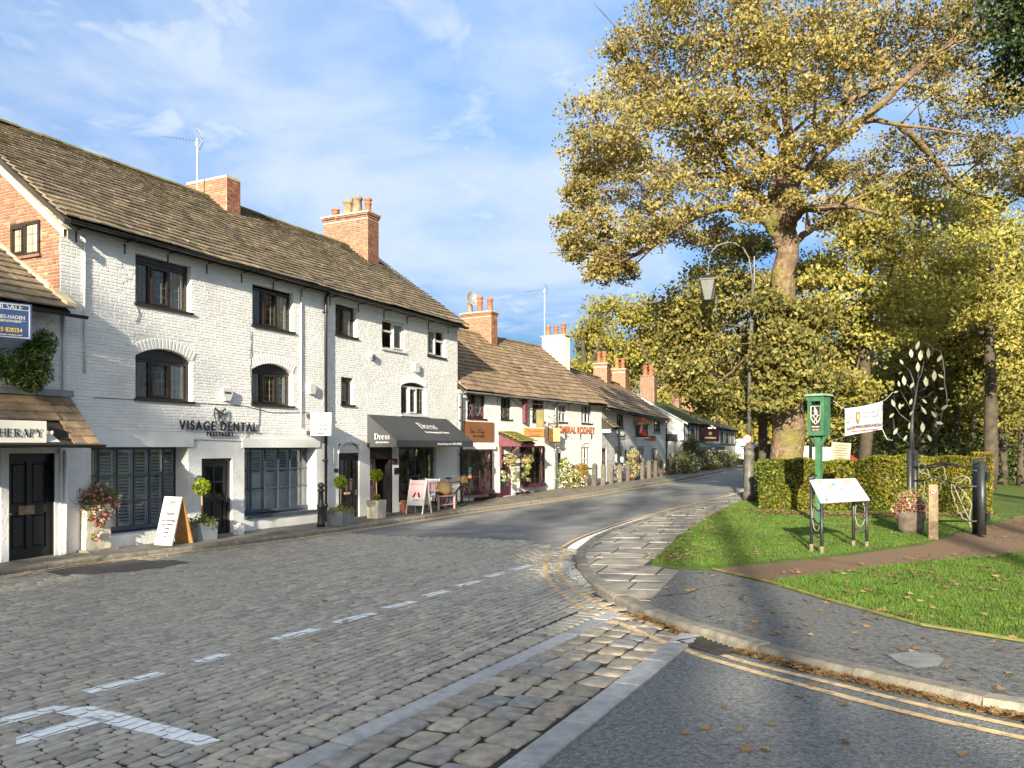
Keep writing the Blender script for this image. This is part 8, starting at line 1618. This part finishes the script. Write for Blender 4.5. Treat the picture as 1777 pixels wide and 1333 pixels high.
tree('young_sycamore', 'bushy greener sycamore filling in round the lower trunk of the towering one', bT, [(bT, .17), VP(1325, 690, 29, .14), VP(1312, 600, 28, .12), VP(1305, 500, 28, .07)], [LM(.07, .02, 1, [(1318, 640), (1280, 600), (1220, 560)], 29), LM(.07, .02, 1, [(1315, 600), (1370, 560), (1420, 520)], 29), LM(.06, .02, 1, [(1322, 680), (1270, 660), (1200, 640)], 29)], LB(lo, 30.0, 2.2), L_['sycgreen'], 1900, .165, sub=16, flat=.5, hue=-.0, bark='dark bark')
# ---- yellow trees to the right of the great sycamore
ye = [[(1440, 500, 50), (1490, 440, 56), (1470, 560, 56), (1530, 510, 60), (1450, 630, 50), (1520, 600, 56), (1560, 420, 56), (1590, 560, 48, 3, .7), (1500, 370, 50), (1600, 470, 50), (1480, 680, 40)],
      [(1620, 400, 60), (1680, 350, 54), (1690, 440, 60), (1750, 400, 56), (1640, 520, 50, 3, .5), (1700, 520, 56), (1770, 480, 56), (1650, 590, 50, 3, .4), (1740, 570, 46), (1790, 560, 50), (1610, 340, 46), (1760, 620, 30, -2, .5)]]
for i, (lst, bx, D) in enumerate(((ye[0], 1500, 30.5), (ye[1], 1716, 31))):
    b = P3(bx, 800, D); b.z = gz(b.x, D)-.1
    tree('autumn_tree', ('yellow leaved tree directly right of the towering sycamore trunk', 'yellow tree with a slim dark trunk near the right edge of the wood')[i], b, [(b, .26), VP(bx+4, 680, D, .21), VP(bx-2, 560, D, .17), VP(bx+8, 440, D, .10)], [LM(.11, .03, 1, [(bx, 600), (bx-40, 540), (bx-70, 470)], D), LM(.11, .03, -1, [(bx, 560), (bx+40, 500), (bx+60, 420)], D)], LB(lst, D, 2.5), L_['yellow'], 1900, .17, bark='dark bark', sub=14, hue=.0, flat=.45, group='yellow autumn trees')
# ---- slim dark trunks and the olive wood behind
wt = [(1742, 37, .16), (1728, 40, .20), (1660, 42, .14), (1600, 44, .17), (1770, 36, .18), (1545, 46, .15), (1690, 46, .13), (1625, 39, .10)]
wl_ = ['slim dark trunk standing close beside the yellow tree trunk', 'dark trunk between two others at the right of the wood', 'thin bare trunk in the middle of the dim wood', 'dim trunk behind the crown of steel leaves', 'dark trunk at the very right edge of the photo', 'dim trunk behind the protest banner', 'thin trunk deep in the wood left of the dark ones', 'pencil thin trunk just right of the steel leaf tree']
for i, (px, D, r) in enumerate(wt):
    b = P3(px, 800, D); b.z = gz(b.x, D)-.1; top = 470+random.randint(-40, 60)
    tree('woodland_tree', wl_[i], b, [(b, r), VP(px+random.uniform(-6, 6), 690, D, r*.85), VP(px+random.uniform(-10, 14), 580, D, r*.7), VP(px+random.uniform(-10, 20), top, D, r*.4)], [LM(r*.4, .02, .5, [(px, 620), (px+random.uniform(-30, 30), 560)], D)], [(P3(px+random.uniform(-45, 45), random.uniform(top-40, 700), D+random.uniform(-2, 3)), random.uniform(1.2, 1.9)) for _ in range(9)], L_['olive'], 800, .22, bark='dark bark', sub=8, group='trees of the dim wood', nb=6)
def mass(name, label, boxes, m, size, **k):
    P = []
    for (x0, x1, y0, y1, z0, z1, n) in boxes:
        c = np.column_stack([RNG.uniform(x0, x1, n//60), RNG.uniform(y0, y1, n//60), z0+(z1-z0)*RNG.random(n//60)**1.2]); P.append((c[:, None, :]+RNG.normal(size=(n//60, 60, 3))*np.array((.9, .9, .6))).reshape(-1, 3))
    P = np.vstack(P); leaves(name, P, size, m, kind='stuff', **k)
mass('woodland', '', [(22, 46, 47, 54, 0, 8, 30000), (29, 60, 54, 66, 0, 9.5, 34000), (40, 74, 52, 70, 0, 15, 30000)], L_['olive'], .42)
mass('undergrowth', '', [(17, 34, 38, 46, 0, 1.6, 9000), (22, 40, 26, 44, 0, .9, 7000)], L_['ivy'], .22)
# evergreen at the right, mostly outside the photo
b = Vector((14.5, 17.5, -.1)); lob = [(P3(1800, 20, 17.5), 1.0), (P3(1790, 90, 17.5), .7), (P3(1850, 60, 17.2), 1.3), (P3(1840, -60, 17.5), 1.5), (P3(1930, 100, 17.5), 1.6), (P3(1950, -20, 17), 1.7), (P3(1950, 170, 16.5), 1.2)]
tree('evergreen_oak', 'dark glossy evergreen branch tip in the top right corner', b, [(b, .3), (b+Vector((.1, 0, 4)), .25), (b+Vector((0, .1, 8)), .18)], [], lob, L_['dark'], 1700, .13, bark='dark bark', sub=14)
# trees behind the terrace and down the street
far = [('farther pale lime tree rising behind the pub chimneys', 1092, 86, [(1040, 570, 40), (1075, 545, 42), (1110, 540, 40), (1060, 610, 44), (1110, 600, 44), (1030, 630, 30), (1140, 580, 34), (1090, 650, 40), (1020, 600, 26), (1120, 640, 36)], 'farlime'),
       ('round yellow green tree above the mossy cottage chimneys', 1180, 92, [(1150, 610, 34), (1185, 590, 32), (1175, 640, 38), (1210, 620, 36), (1150, 660, 34), (1220, 670, 36), (1190, 690, 34)], 'farlime'),
       ('low bright lime tree between the cream stack and the pub chimneys', 1012, 70, [(1008, 640, 24), (1030, 650, 26), (1000, 660, 20), (1050, 660, 24)], 'farlime'),
       ('tall tree closing the street behind the half-timbered cottage', 1270, 100, [(1240, 640, 40), (1270, 690, 44), (1290, 640, 44), (1300, 720, 40), (1250, 720, 36), (1320, 680, 44), (1330, 740, 34)], 'sycgreen'),
       ('dim green tree behind the mossy cottage roof', 1150, 78, [(1140, 700, 24), (1165, 690, 26), (1190, 710, 26), (1215, 720, 22)], 'yellow')]
for lb, bx, D, lst, lm in far:
    b = P3(bx, 800, D); b.z = -.3
    tree('street_tree', lb, b, [(b, .45), VP(bx, 720, D, .36), VP(bx+3, 640, D, .25), VP(bx, 590, D, .15)], [LM(.2, .06, 1, [(bx, 670), (bx-30, 620), (bx-45, 580)], D), LM(.2, .06, -1, [(bx, 650), (bx+25, 610), (bx+35, 570)], D)], LB(lst, D, 4), L_[lm], 1100, .42 if D > 75 else .34, bark='dark bark', sub=10, group='trees behind the terrace and down the street', nb=6)
mass('distant_trees', '', [(-40, 10, 100, 120, 0, 5, 9000), (8, 60, 110, 130, 0, 9, 16000), (24, 44, 88, 100, 0, 5, 7000)], L_['farlime'], .7)
# ---- trees behind the camera, whose shade lies over the junction and the lower house fronts
beh = [(-44, -40, 16.2, 4.2), (-35, -39, 16.2, 4.0), (-27.5, -38, 16.3, 3.8), (-20.5, -38.5, 17.0, 3.6), (-15.8, -38, 18.2, 3.3), (-8.4, -37, 14.2, 3.0), (-3.4, -38, 14.0, 3.0), (1.4, -37.4, 14.0, 2.9), (6.4, -38, 13.6, 3.0), (-54, -40, 16, 5), (-11.4, -37.5, 18.0, 3.0), (-13.6, -36.8, 15.6, 2.8), (12.5, -38, 13.6, 3.4)]
bl = ['broad tree farthest left but one behind the viewer', 'broad tree second in the row behind the viewer', 'broad tree third in the row behind the viewer', 'broad tree fourth in the row behind the viewer', 'broad tree fifth in the row behind the viewer', 'low tree just left of the viewer, behind', 'low tree straight behind the viewer', 'low tree right of the viewer, behind', 'low tree second to the right behind the viewer', 'broad tree farthest left behind the viewer', 'middling tree between the broad and the low ones behind the viewer', 'smaller tree set in front of the gap between two middling ones behind the viewer', 'low tree farthest right behind the viewer']
for (x, y, h, r), lb in zip(beh, bl):
    b = Vector((x, y, gz(x, y)-.1)); lob = [(b+Vector((random.uniform(-1, 1)*r*.75, random.uniform(-1, 1)*r*.6, z)), r*random.uniform(.45, .6)) for z in np.linspace(1.6, h-r*.55, 13)]
    tree('roadside_tree', lb, b, [(b, .4), (b+Vector((0, 0, h*.4)), .3), (b+Vector((.2, 0, h*.8)), .12)], [], lob, L_['olive'], 700, .6, bark='dark bark', sub=9, group='trees behind the viewer', nb=6, cr=.5)
for bi, (x, y, h) in enumerate(((-6.4, -33, 22), (-2.6, -33.5, 22), (-.6, -32.6, 23), (2.6, -33.2, 22), (-8.9, -33, 23))):
    b = Vector((x, y, gz(x, y)-.1)); lob = [(b+Vector((random.uniform(-.5, .5), random.uniform(-.5, .5), z)), .8, .8) for z in np.linspace(9, h, 9)]
    tree('slender_birch', 'slender sparse birch behind the viewer, '+('just left of the camera axis', 'first right of the camera axis', 'second right of the camera axis', 'farthest right of its row', 'farthest left of its row')[bi], b, [(b, .22), (b+Vector((.1, 0, h*.5)), .17), (b+Vector((0, 0, h)), .05)], [], lob, L_['yellow'], 60, .2, bark='dark bark', sub=5, group='slender birches behind the viewer', nb=6)

for bi, (x, y, z0, z1, r, sh) in enumerate(((-21.5, -42, 19.6, 22.0, 1.6, .3), (-17.5, -43, 20.5, 22.0, 1.1, .14), (-12.5, -42, 19.5, 21.5, 1.2, .16), (-9.5, -43, 21, 24.5, 1.4, .16), (-26.5, -42, 19.5, 24, 2.2, .9))):
    b = Vector((x, y, gz(x, y)-.1)); lob = [(b+Vector((random.uniform(-1, 1)*r*1.1, random.uniform(-1, 1)*r, z)), r*random.uniform(.5, .8), sh) for z in np.linspace(z0, z1, 6)]
    tree('tall_thin_tree', 'tall thin tree with a high crown behind the viewer, '+('second from the left', 'third from the left', 'fourth from the left', 'farthest right', 'farthest left')[bi], b, [(b, .25), (b+Vector((.1, 0, z1*.5)), .18), (b+Vector((0, 0, z1)), .06)], [], lob, L_['olive'], 420, .4, bark='dark bark', sub=7, group='tall thin trees behind the viewer', nb=6, cr=.4)
